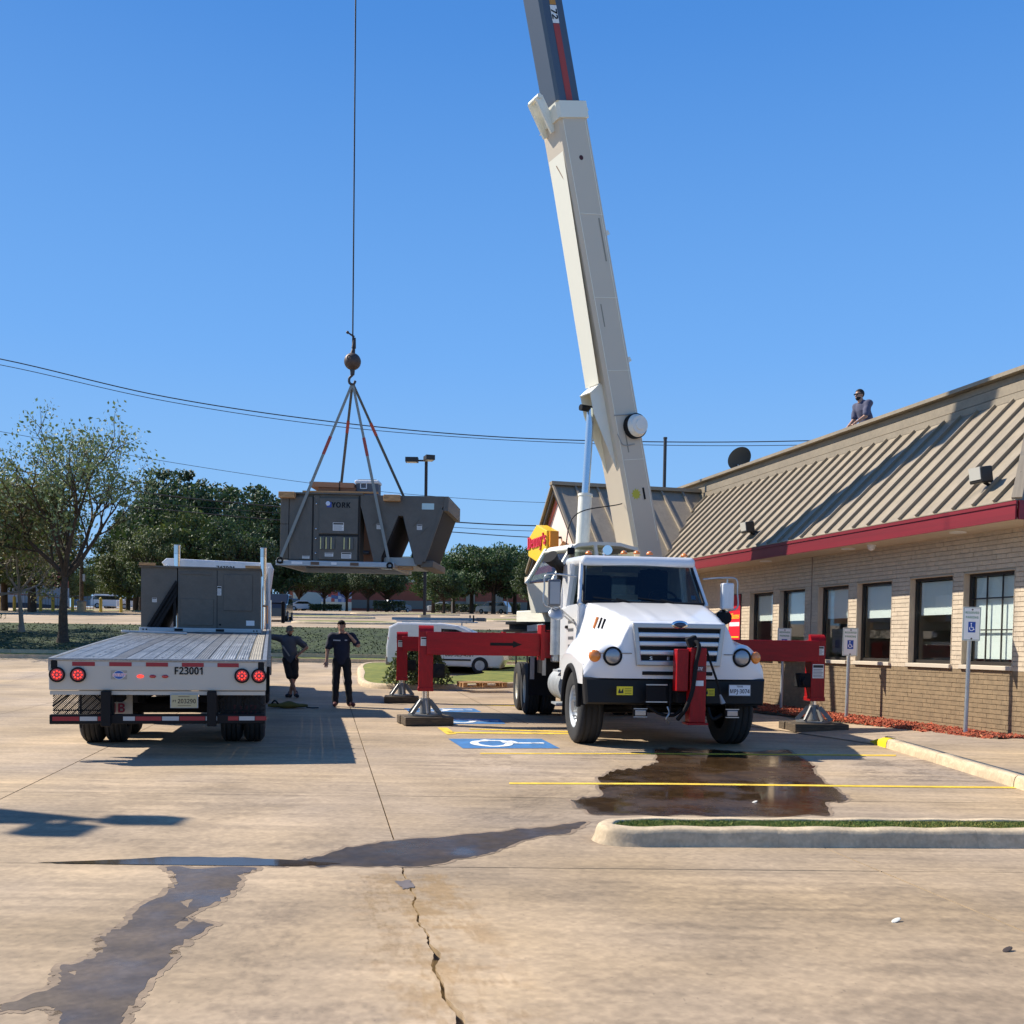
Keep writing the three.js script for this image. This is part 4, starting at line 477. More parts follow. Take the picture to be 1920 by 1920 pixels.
  // company writing on the left door
  const dm = mat([0.12, 0.12, 0.12], 0.6); // too small to read in the photograph: short grey strokes
  part('door_writing', [0, 1, 2, 3].flatMap((i) => [0, 1, 2, 3, 4, 5].map((k) => box(0.004, 0.05, 0.055, -1.031, 1.80 - i * 0.13, -1.72 + k * 0.085 + 0.01 * i))), dm, cab);
  // mirrors
  for (const s of [-1, 1]) { const m = part('mirror', [rbox(0.20, 0.42, 0.12, 0.03, s * 1.38, 2.23, -1.0, 0, s * 0.12)], s < 0 ? mat([0.12, 0.12, 0.125], 0.5) : W, crane); part('mirror_face', [box(0.15, 0.34, 0.012, s * 1.38, 2.23, s < 0 ? -0.937 : -1.066, 0, s * 0.12)], s < 0 ? mat([0.30, 0.31, 0.32], 0.5) : M.chrome, m); part('mirror_bracket', [tube([[s * 1.02, 2.5, -1.12], [s * 1.3, 2.52, -1.0], [s * 1.52, 2.5, -0.98], [s * 1.54, 2.3, -0.98], [s * 1.54, 2.05, -0.98], [s * 1.40, 2.0, -1.0], [s * 1.0, 1.74, -1.12]], 0.014, 40), rod([s * 1.38, 2.02, -1.0], [s * 1.38, 2.5, -1.0], 0.016), rod([s * 1.30, 2.0, -1.0], [s * 0.99, 1.80, -1.3], 0.014)], M.steel, m); part('convex_mirror', at(new THREE.SphereGeometry(0.13, 18, 10, 0, 6.3, 0, 1.4).scale(1, 0.5, 1), s * 1.34, 1.90, -1.02, s < 0 ? 0.9 : 1.2, 0, 0), s < 0 ? mat([0.4, 0.41, 0.42], 0.3, 0.4) : M.blackSat, m); }
  // snorkel and tank behind the door
  part('air_intake', [tube([[-0.98, 2.30, -2.78], [-0.98, 2.62, -2.78], [-1.04, 2.76, -2.66], [-1.16, 2.84, -2.5]], 0.085, 24, 12), at(new THREE.CylinderGeometry(0.13, 0.09, 0.16, 16), -1.2, 2.86, -2.44, 0.7, 0, 0.6)], M.blackSat, crane);
  part('air_cleaner', [rod([-1.02, 1.25, -2.86], [-1.02, 2.4, -2.86], 0.13, 0.13, 20), rbox(0.12, 0.75, 0.34, 0.03, -1.05, 1.5, -2.95)], M.galv, crane);
  part('step_tank', [rod([-1.0, 0.78, -1.15], [-1.0, 0.78, -2.3], 0.27, 0.27, 24), box(0.3, 0.03, 0.5, -1.14, 1.02, -1.35), box(0.34, 0.03, 0.5, -1.14, 0.50, -1.35)], M.galv, crane); part('step_tank', [rod([1.0, 0.78, -1.15], [1.0, 0.78, -2.3], 0.27, 0.27, 24)], M.galv, crane);
  // chassis
  part('chassis_rail', [box(0.12, 0.32, 9.6, -0.43, 0.98, -4.0)], M.black, crane); part('chassis_rail', [box(0.12, 0.32, 9.6, 0.43, 0.98, -4.0)], M.black, crane);
  part('cross_members', [0.6, -0.7, -2.4, -3.6, -5.2, -6.6, -8.2].map((z) => box(0.8, 0.18, 0.14, 0, 0.96, z)), M.black, crane);
  part('engine_pan', [rbox(0.7, 0.6, 1.6, 0.08, 0, 0.95, 0.1), rod([-0.9, 0.52, 0], [0.9, 0.52, 0], 0.07), box(0.14, 0.16, 1.5, -0.46, 0.62, 0), box(0.14, 0.16, 1.5, 0.46, 0.62, 0), rod([-1.0, 0.52, -6.0], [1.0, 0.52, -6.0], 0.1), rod([-1.0, 0.52, -7.35], [1.0, 0.52, -7.35], 0.1)], M.black, crane);
  part('equipment_box', [box(0.55, 0.75, 0.9, -0.92, 1.28, -3.7), box(0.5, 0.6, 0.9, 0.95, 1.25, -3.7)], M.black, crane); part('box_trim', [box(0.06, 0.8, 0.04, -1.2, 1.28, -3.22), box(0.5, 0.05, 0.04, -0.95, 1.62, -3.22)], M.steel, crane);
  part('deck', [box(2.35, 0.05, 6.3, 0, 1.66, -6.2)], M.darkSteel, crane); part('deck_side', [box(0.03, 0.12, 2.2, -1.18, 1.74, -4.6)], M.galv, crane);
  // wheels
  wheel(crane, -1.07, 0.54, 0, 0.54, 0.34, -1, M.galv, 0.05); wheel(crane, 1.12, 0.54, 0, 0.54, 0.36, 1, M.galv, 0.05);
  for (const z of [-5.95, -7.28]) for (const s of [-1, 1]) { wheel(crane, s * 1.08, 0.52, z, 0.52, 0.27, s, mat([0.62, 0.58, 0.46], 0.5), 0, 1); wheel(crane, s * 0.76, 0.52, z, 0.52, 0.27, s, M.darkSteel, 0, 0); }
  part('mud_flap', [box(0.62, 0.75, 0.012, -0.92, 0.80, -5.15)], M.blackSat, crane); part('mud_flap', [box(0.62, 0.75, 0.012, 0.92, 0.80, -5.15)], M.blackSat, crane); part('marker_strip', [box(0.08, 0.46, 0.03, -1.18, 0.98, -4.95)], M.galv, crane);
  // outriggers: near pair behind the cab, far pair at the rear
  const rig = (zc, px, right, y0, y1, big) => {
    const padL = toC(px); const s = Math.sign(padL.x), xEnd = padL.x, z = padL.z, hgt = y1 - y0;
    const mkArrow = () => ext([[-0.28, -0.025], [0.12, -0.025], [0.12, -0.06], [0.28, 0], [0.12, 0.06], [0.12, 0.025], [-0.28, 0.025]], 0.003); const bm = part('outrigger_beam', [rbox(Math.abs(xEnd) - 1.0, hgt, 0.34, 0.012, s * (Math.abs(xEnd) + 1.0) / 2, (y0 + y1) / 2, z)], M.red, crane);
    part('outer_box', [rbox(1.35, hgt + 0.06, 0.42, 0.012, s * 0.62, (y0 + y1) / 2, z), box(0.07, hgt + 0.22, 0.48, s * 1.26, (y0 + y1) / 2 + 0.04, z), box(1.2, 0.02, 0.44, s * 0.6, y1 + 0.05, z)], M.red, bm);
    part('arrow_decal', at(mkArrow(), s * (big ? 1.9 : 1.8), (y0 + y1) / 2, z + 0.174), M.blackSat, bm); part('arrow_decal', at(mkArrow(), s * 0.72, (y0 + y1) / 2, z + 0.214), M.blackSat, bm);
    const jl = part('jack_leg', [rbox(0.25, 1.02, 0.27, 0.012, xEnd, y1 - 0.50, z), rbox(0.27, 0.07, 0.29, 0.01, xEnd, y1 - 1.0, z), at(new THREE.CylinderGeometry(0.13, 0.13, 0.26, 20, 1, false, 0, Math.PI), xEnd, y1 - 0.02, z, Math.PI / 2, 0, Math.PI / 2)], M.red, crane);
    label2d('warning_label', 0.19, 0.15, warnMat, jl, xEnd, y1 - 0.17, z + 0.139); if (s > 0) label2d('warning_label', 0.20, 0.24, warnMat, jl, xEnd, y1 - 0.52, z + 0.139);
    part('jack_rod', [rod([xEnd, y1 - 1.0, z], [xEnd, 0.30, z], 0.062, 0.062, 18)], M.chrome, jl);
    const ft = [rod([xEnd, 0.20, z], [xEnd, 0.46, z], 0.10, 0.085, 18), at(disc(0.30, 0.03, 28), xEnd, 0.175, z)]; for (let k = 0; k < 6; k++) { const a = k / 6 * Math.PI * 2 + 0.4; ft.push(beam(V(xEnd + Math.cos(a) * 0.09, 0.42, z + Math.sin(a) * 0.09), V(xEnd + Math.cos(a) * 0.29, 0.19, z + Math.sin(a) * 0.29), 0.025, 0.07)); } part('foot', ft, mat([0.22, 0.22, 0.215], 0.5, 0.5), jl);
    part('side_valve', [rbox(0.22, 0.24, 0.22, 0.02, xEnd - s * 0.22, y1 - 0.68, z + 0.02), rod([xEnd - s * 0.24, y1 - 0.70, z + 0.13], [xEnd - s * 0.24, y1 - 0.70, z + 0.2], 0.06)], M.blackSat, jl);
  };
  const P1 = G(797, 1358), P2 = G(753, 1317), P3 = G(1525, 1371); rig(0, P1, 0, 1.22, 1.62, true); rig(0, P2, 0, 1.22, 1.56, false); rig(0, P3, 1, 1.20, 1.56, true);
  const padWood = (p, ry, w, d, label) => { const t = thing('outrigger_pad', label, 'wooden pad', p, ry, 'wooden pads under the outriggers'); part('board', rbox(w, 0.145, d / 3 - 0.01, 0.015, 0, 0.078, -d / 3), M.oldWood, t); part('board', rbox(w * 0.99, 0.15, d / 3 - 0.01, 0.015, 0.01, 0.08, 0), M.oldWood, t); part('board', rbox(w, 0.145, d / 3 - 0.01, 0.015, -0.01, 0.078, d / 3), M.oldWood, t); };
  padWood(P1, TY + 0.2, 0.85, 0.8, 'wooden pad under the outrigger foot beside the accessible square'); padWood(P2, TY, 0.8, 0.7, 'wooden pad under the farther outrigger foot near the van'); padWood(P3, TY, 0.95, 0.8, 'dark wooden pad under the outrigger foot by the mulch bed');
  // ---- superstructure
  const B0 = Zp(1199, 1045, 23.4), B1 = Zp(716, -1700, 20.4), ax = B1.clone().sub(B0).normalize(), head = V(ax.x, 0, ax.z).normalize(), left = V(head.z, 0, -head.x); // left looks towards the camera
  const C0 = B0.clone().addScaledVector(head, 2.5); C0.y = 0; const inT = (v) => toC(v); const S = (f, l, y) => inT(C0.clone().addScaledVector(head, f).addScaledVector(left, l).setY(y));
  const hl = head.clone().transformDirection(crane.matrixWorld.clone().invert());
  const sbox = (f, l, y, L, w, h, m, name, par = crane) => { const c = S(f, l, y), g = new RoundedBoxGeometry(w, h, L, 2, 0.02); const yaw = Math.atan2(hl.x, hl.z); return part(name, at(g, c.x, c.y, c.z, 0, yaw), m, par); };
  const tt = S(0, 0, 1.78); part('turntable', [at(disc(0.72, 0.16, 40), tt.x, tt.y, tt.z), at(disc(0.85, 0.05, 40), tt.x, tt.y - 0.07, tt.z), at(disc(0.80, 0.05, 40), tt.x, tt.y + 0.09, tt.z)], M.black, crane);
  sbox(-1.15, 0, 2.02, 2.9, 1.3, 0.26, M.cream, 'slew_platform'); sbox(-1.9, 0.46, 2.75, 1.5, 0.08, 1.3, M.cream, 'boom_cheek'); sbox(-1.9, -0.46, 2.75, 1.5, 0.08, 1.3, M.cream, 'boom_cheek'); sbox(-2.6, 0, 2.5, 0.9, 1.6, 0.9, M.cream, 'counterweight'); sbox(-1.2, 0.8, 2.7, 1.4, 0.5, 0.9, M.black, 'engine_cover');
  // operator cab
  const cy = 2.08; const CF = (f, y, l) => S(f - 0.30, l + 1.05, y); const cl = 0.54; const frameM = M.cream;
  const panel = (pts) => { const g = []; for (const l of [-cl, cl]) { g.push(skin([[CF(pts[0][0], pts[0][1], l), CF(pts[1][0], pts[1][1], l)], [CF(pts[3][0], pts[3][1], l), CF(pts[2][0], pts[2][1], l)]])); } for (let i = 0; i < 4; i++) { const a = pts[i], b = pts[(i + 1) % 4]; g.push(skin([[CF(a[0], a[1], -cl), CF(b[0], b[1], -cl)], [CF(a[0], a[1], cl), CF(b[0], b[1], cl)]])); } return mg(g); };
  const oc = part('operator_cab', panel([[0.86, cy], [-1.0, cy], [-1.0, 2.68], [0.98, 2.68]]), frameM, crane);
  for (const l of [-cl, cl]) for (const q of [[0.98, 0.52, 3.42], [-0.15, 0.0, 3.46], [-1.0, -1.0, 3.42]]) part('cab_post', beam(CF(q[0], 2.68, l), CF(q[1], q[2], l), 0.07, 0.07), frameM, oc);
  const rf = [[0.60, 3.36], [0.42, 3.47], [0.0, 3.53], [-0.6, 3.54], [-1.05, 3.46]]; const rr = rf.map(([f, y]) => [CF(f, y, -cl - 0.03), CF(f, y, cl + 0.03)]), rb = rf.map(([f, y]) => [CF(f, y - 0.07, -cl - 0.03), CF(f, y - 0.07, cl + 0.03)]).reverse(); part('cab_roof', [skin([...rr, ...rb, rr[0]])], frameM, oc); part('cab_roof_side', [1, -1].map((s) => skin([rf.map(([f, y]) => CF(f, y, s * (cl + 0.03))), rf.map(([f, y]) => CF(f, y - 0.07, s * (cl + 0.03)))])), frameM, oc);
  const gl = []; for (const l of [-cl + 0.01, cl - 0.01]) gl.push(skin([[CF(0.94, 2.70, l), CF(-0.12, 2.70, l)], [CF(0.52, 3.38, l), CF(0.0, 3.42, l)]]), skin([[CF(-0.18, 2.70, l), CF(-0.97, 2.70, l)], [CF(-0.05, 3.42, l), CF(-0.97, 3.40, l)]])); gl.push(skin([[CF(0.97, 2.70, -cl), CF(0.97, 2.70, cl)], [CF(0.53, 3.38, -cl), CF(0.53, 3.38, cl)]])); part('cab_glass', gl, M.tint, oc); { const c1 = CF(-0.5, 2.8, 0); part('operator_seat', [box(0.4, 0.6, 0.4, c1.x, c1.y, c1.z)], M.blackSat, oc); }
  { const w0 = CF(0.62, 3.30, cl + 0.1), a = CF(0.55, 3.34, cl); part('work_light', [rbox(0.14, 0.14, 0.1, 0.02, w0.x, w0.y, w0.z), rod(w0, a, 0.015)], M.black, oc); }
  // ---- boom
  const Lb = B1.distanceTo(B0), up2 = left.clone(), un = new THREE.Vector3().crossVectors(ax, left).normalize(); if (un.dot(head) < 0) un.negate(); // un: out of the underside
  const PB = (t, n, s) => inT(B0.clone().addScaledVector(ax, t).addScaledVector(un, n).addScaledVector(left, s));
  let tBase = 0; { for (let t = 2; t < 30; t += 0.02) { const q = B0.clone().addScaledVector(ax, t).project(camera); const py = (1 - q.y) / 2 * 1920; if (py < 205) { tBase = t; break; } } }
  const sect = (t0, t1, w, h, chamf, m, name, par) => { const prof = [[-h / 2, -w / 2], [-h / 2, w / 2], [h / 2 - chamf, w / 2], [h / 2, w / 2 - chamf * 1.4], [h / 2, -w / 2 + chamf * 1.4], [h / 2 - chamf, -w / 2]]; const rows = [t0, t1].map((t) => [...prof, prof[0]].map(([n, s]) => PB(t, n, s))); const g0 = skin(rows).toNonIndexed(); g0.computeVertexNormals(); const cap = [t0, t1].map((t) => skin([[PB(t, -h / 2, -w / 2), PB(t, h / 2, -w / 2)], [PB(t, -h / 2, w / 2), PB(t, h / 2, w / 2)]])); return part(name, [g0, ...cap], m, par); };
  const bw = 0.82, bh = 0.66; const m2 = M.cream.clone(); m2.map = noiseTex(512, (u, v) => { const n = fbm(u, v, 6, 5, 701), s = vnoise(u * 40, v * 3, 512, 705), ru = fbm(u, v, 18, 4, 711); let k = 0.95 + 0.1 * (n - 0.5) - 0.06 * Math.max(0, s - 0.6); const rust = ru > 0.70 ? (ru - 0.70) * 4 : 0; return [0.865 * k - 0.1 * rust, 0.845 * k - 0.25 * rust, 0.78 * k - 0.36 * rust]; });
  const boom = sect(-0.6, tBase, bw, bh, 0.06, m2, 'boom', crane);
  sect(tBase - 0.3, tBase + 9, bw - 0.14, bh - 0.12, 0.05, mat([0.10, 0.115, 0.135], 0.35, 0.4), 'boom_section', boom); sect(tBase + 9, tBase + 14, bw - 0.22, bh - 0.2, 0.05, mat([0.10, 0.115, 0.135], 0.35, 0.4), 'boom_section', boom); sect(tBase + 14, Lb - 0.1, bw - 0.3, bh - 0.28, 0.05, mat([0.10, 0.115, 0.135], 0.35, 0.4), 'boom_section', boom);
  sect(tBase - 0.35, tBase - 0.02, bw + 0.07, bh + 0.07, 0.05, M.cream, 'boom_collar', boom); sect(tBase + 8.8, tBase + 9.05, bw - 0.1, bh - 0.06, 0.05, M.cream, 'boom_collar', boom);
  const onSide = (t0, t1, n0, n1, lift, w) => skin([[PB(t0, n0, w / 2 + lift), PB(t0, n1, w / 2 + lift)], [PB(t1, n0, w / 2 + lift), PB(t1, n1, w / 2 + lift)]]);
  const sw = bw - 0.14; part('length_stripe', onSide(tBase, tBase + 1.55, 0.05, -0.10, 0.006, sw), mat([0.36, 0.05, 0.04], 0.6), boom, 'red length stripe on the inner boom'); part('length_stripe', onSide(tBase + 1.92, tBase + 9, 0.05, -0.10, 0.006, sw), mat([0.50, 0.22, 0.04], 0.6), boom, 'orange length stripe on the inner boom');
  part('length_plate', onSide(tBase + 1.56, tBase + 1.91, 0.055, -0.105, 0.006, sw), M.sticker, boom); { const t = lettering('72', 0.14, 0.004); const X = ax.clone().negate(), Zv = left.clone(), Yv = new THREE.Vector3().crossVectors(Zv, X).normalize(); const mm = new THREE.Matrix4().makeBasis(X, Yv, Zv); mm.setPosition(B0.clone().addScaledVector(ax, tBase + 1.735).addScaledVector(un, -0.025).addScaledVector(left, sw / 2 + 0.009)); t.applyMatrix4(mm); t.applyMatrix4(crane.matrixWorld.clone().invert()); part('length_number', t, M.black, boom); }
  // bracket at the collar, lugs, rings, cap
  const colB = []; colB.push(beam(PB(tBase - 0.5, bh / 2, 0.1), PB(tBase + 0.2, bh / 2 + 0.24, 0.1), 0.05, 0.2), beam(PB(tBase - 0.5, bh / 2, -0.2), PB(tBase + 0.2, bh / 2 + 0.24, -0.2), 0.05, 0.2), rod(PB(tBase + 0.2, bh / 2 + 0.24, 0.16), PB(tBase + 0.2, bh / 2 + 0.24, -0.26), 0.05)); part('jib_bracket', colB, M.cream, boom);
  for (const t of [tBase - 0.15, tBase * 0.72, tBase * 0.44]) part('side_lug', [beam(PB(t, -bh / 2, 0.2), PB(t + 0.08, -bh / 2 - 0.2, 0.2), 0.06, 0.10)], M.cream, boom);
  for (const t of [tBase * 0.68, tBase * 0.335]) { const c = PB(t, -bh / 2 - 0.07, 0.1); const g = new THREE.TorusGeometry(0.065, 0.012, 8, 20); part('ring', at(g, c.x, c.y, c.z, 0, -TY), M.steel, boom); }
  part('bolt_hole', [rod(PB(tBase - 1.15, -0.02, bw / 2 - 0.02), PB(tBase - 1.15, -0.02, bw / 2 + 0.004), 0.05, 0.05, 18)], mat([0.06, 0.01, 0.01], 0.6), boom);
  { const t = tBase * 0.295; const cap = [rod(PB(t, -0.16, bw / 2), PB(t, -0.16, bw / 2 + 0.14), 0.27, 0.27, 32)]; part('winch_drum', cap, M.black, boom); part('drum_cap', [rod(PB(t, -0.16, bw / 2 + 0.14), PB(t, -0.16, bw / 2 + 0.26), 0.25, 0.20, 32), rod(PB(t, -0.16, bw / 2 + 0.26), PB(t, -0.16, bw / 2 + 0.285), 0.12, 0.11, 24)], mat([0.8, 0.77, 0.68], 0.4), boom); part('drum_hose', [tube([PB(t + 0.3, 0.3, bw / 2 + 0.01), PB(t + 0.28, 0, bw / 2 + 0.015), PB(t + 0.28, -0.3, bw / 2 + 0.01)], 0.012), tube([PB(t - 0.1, 0.3, bw / 2 + 0.01), PB(t - 0.35, 0.2, bw / 2 + 0.015), PB(t - 0.38, -0.1, bw / 2 + 0.01)], 0.012)], mat([0.35, 0.34, 0.32], 0.6), boom); }
  { const t = tBase * 0.145; const star = []; for (let k = 0; k < 20; k++) { const a = k / 20 * Math.PI * 2, r = k % 2 ? 0.13 : 0.085; star.push([Math.cos(a) * r, Math.sin(a) * r]); } const g = ext(star, 0.003); const mm = new THREE.Matrix4().makeBasis(un.clone().negate(), ax, left); mm.setPosition(B0.clone().addScaledVector(ax, t).addScaledVector(left, bw / 2 + 0.002).addScaledVector(un, 0.08)); g.applyMatrix4(mm).applyMatrix4(crane.matrixWorld.clone().invert()); part('decal_star', g, mat([0.55, 0.50, 0.05], 0.6), boom); const b = box(0.05, 0.26, 0.004); mm.setPosition(B0.clone().addScaledVector(ax, t - 0.02).addScaledVector(left, bw / 2 + 0.004).addScaledVector(un, -0.13)); b.applyMatrix4(mm).applyMatrix4(crane.matrixWorld.clone().invert()); part('decal_bar', b, M.black, boom); }
  part('boom_scratches', [0.55, 0.5, 0.62].map((f, i) => beam(PB(tBase * f, bh / 2 + 0.002, -0.3 + i * 0.1), PB(tBase * f + 0.4, bh / 2 + 0.002, 0.1 - i * 0.1), 0.012, 0.003)), mat([0.18, 0.10, 0.05], 0.8), boom);
  for (const n of [0.27, -0.28]) part('weld_seam', beam(PB(0.3, n, bw / 2 + 0.003), PB(tBase - 0.4, n, bw / 2 + 0.003), 0.012, 0.008, left.clone()), M.cream, boom);
  for (const f of [0.22, 0.42, 0.58, 0.76]) part('weld_seam', beam(PB(tBase * f, -bh / 2 + 0.02, bw / 2 + 0.003), PB(tBase * f + 0.05, bh / 2 - 0.08, bw / 2 + 0.003), 0.010, 0.008, left.clone()), M.cream, boom);
  for (const [f, n, w] of [[0.66, -0.18, 0.3], [0.24, 0.1, 0.2], [0.52, 0.15, 0.16]]) part('grease_streak', onSide(tBase * f, tBase * f + w * 3, n, n - 0.02 - w * 0.06, 0.003, bw), mat([0.30, 0.27, 0.21], 0.8), boom);
  for (const [f, s0, L] of [[0.83, 0.25, 0.5], [0.60, 0.1, 0.35], [0.585, 0.05, 0.2], [0.47, -0.1, 0.3], [0.70, 0.2, 0.4]]) part('scrape', beam(PB(tBase * f, bh / 2 + 0.014, s0), PB(tBase * f + L, bh / 2 + 0.014, s0 - 0.28), 0.02, 0.004, un.clone()), mat([0.24, 0.14, 0.07], 0.85), boom);
  // lift cylinder with brackets
  const tc = tBase * 0.35; const brk = []; for (const s of [-0.2, 0.2]) { const g = skin([[PB(tc + 0.5, bh / 2 - 0.02, s), PB(tc - 1.5, bh / 2 - 0.02, s)], [PB(tc + 0.35, bh / 2 + 0.34, s), PB(tc - 0.1, bh / 2 + 0.34, s)]]); brk.push(g); } brk.push(beam(PB(tc + 0.5, bh / 2 + 0.05, 0), PB(tc + 0.34, bh / 2 + 0.33, 0), 0.46, 0.03)); part('cylinder_bracket', brk, M.cream, boom); part('cylinder_bracket', [skin([[PB(tBase * 0.9, bh / 2 + 0.004, 0.30), PB(tBase * 0.9, bh / 2 + 0.004, -0.30)], [PB(tc + 0.5, bh / 2 + 0.12, 0.27), PB(tc + 0.5, bh / 2 + 0.12, -0.27)]])], M.cream, boom);
  const cylTop = PB(tc + 0.02, bh / 2 + 0.26, 0), cylBot = S(-0.72, 0.3, 2.2); const mid = cylBot.clone().lerp(cylTop, 0.57); part('lift_cylinder', [rod(cylBot, mid, 0.15, 0.15, 24), rod(mid.clone().lerp(cylBot, 0.02), mid, 0.165, 0.165, 24)], M.cream, crane); part('lift_rod', [rod(mid, cylTop, 0.085, 0.085, 20)], mat([0.62, 0.70, 0.72], 0.22, 0.75), crane); part('cylinder_pin', [rod(cylTop.clone().add(V(-0.25, 0, 0.12)), cylTop.clone().add(V(0.25, 0, -0.12)), 0.07)], M.black, crane);
  part('control_hose', [tube([PB(tBase * 0.13, bh / 2 + 0.02, 0.2), S(-0.3, 0.7, 4.1), S(-0.1, 0.75, 3.4)], 0.012)], M.black, crane);
  // boom head and hoist rope, hook ball
  const tip = PB(Lb, 0, 0); part('boom_head', [rod(PB(Lb, 0.2, -0.25), PB(Lb, 0.2, 0.25), 0.22, 0.22, 20)], M.cream, boom);
  const hookW = Zp(661, 678, 20.3), hook = inT(hookW); const topW = V(hookW.x, B1.y + 0.1, hookW.z);
  const rope = part('hoist_rope', [rod(inT(topW), hook, 0.014, 0.014, 8)], M.wire, crane); part('rope_to_head', [rod(tip, inT(topW), 0.014, 0.014, 6)], M.wire, rope);
  const hb = part('hook_ball', [at(new THREE.SphereGeometry(0.165, 28, 20), hook.x, hook.y, hook.z), at(new THREE.TorusGeometry(0.035, 0.012, 8, 16), hook.x - 0.06, hook.y + 0.04, hook.z + 0.15)], mat([0.085, 0.06, 0.05], 0.55, 0.4), crane);
  part('rope_socket', [rod([hook.x, hook.y + 0.15, hook.z], [hook.x + 0.02, hook.y + 0.26, hook.z], 0.05, 0.03), rod([hook.x + 0.02, hook.y + 0.26, hook.z], [hook.x + 0.035, hook.y + 0.46, hook.z], 0.045, 0.025), rod([hook.x + 0.03, hook.y + 0.48, hook.z], [hook.x - 0.10, hook.y + 0.56, hook.z], 0.02, 0.015), at(new THREE.SphereGeometry(0.03, 10, 8), hook.x - 0.10, hook.y + 0.56, hook.z)], mat([0.06, 0.045, 0.04], 0.6, 0.4), hb);
  part('hook', [rod([hook.x, hook.y - 0.15, hook.z], [hook.x, hook.y - 0.26, hook.z], 0.05, 0.04), tube([[hook.x, hook.y - 0.26, hook.z], [hook.x - 0.06, hook.y - 0.33, hook.z], [hook.x - 0.05, hook.y - 0.42, hook.z], [hook.x + 0.02, hook.y - 0.44, hook.z], [hook.x + 0.06, hook.y - 0.37, hook.z]], 0.025)], M.darkSteel, hb);
}
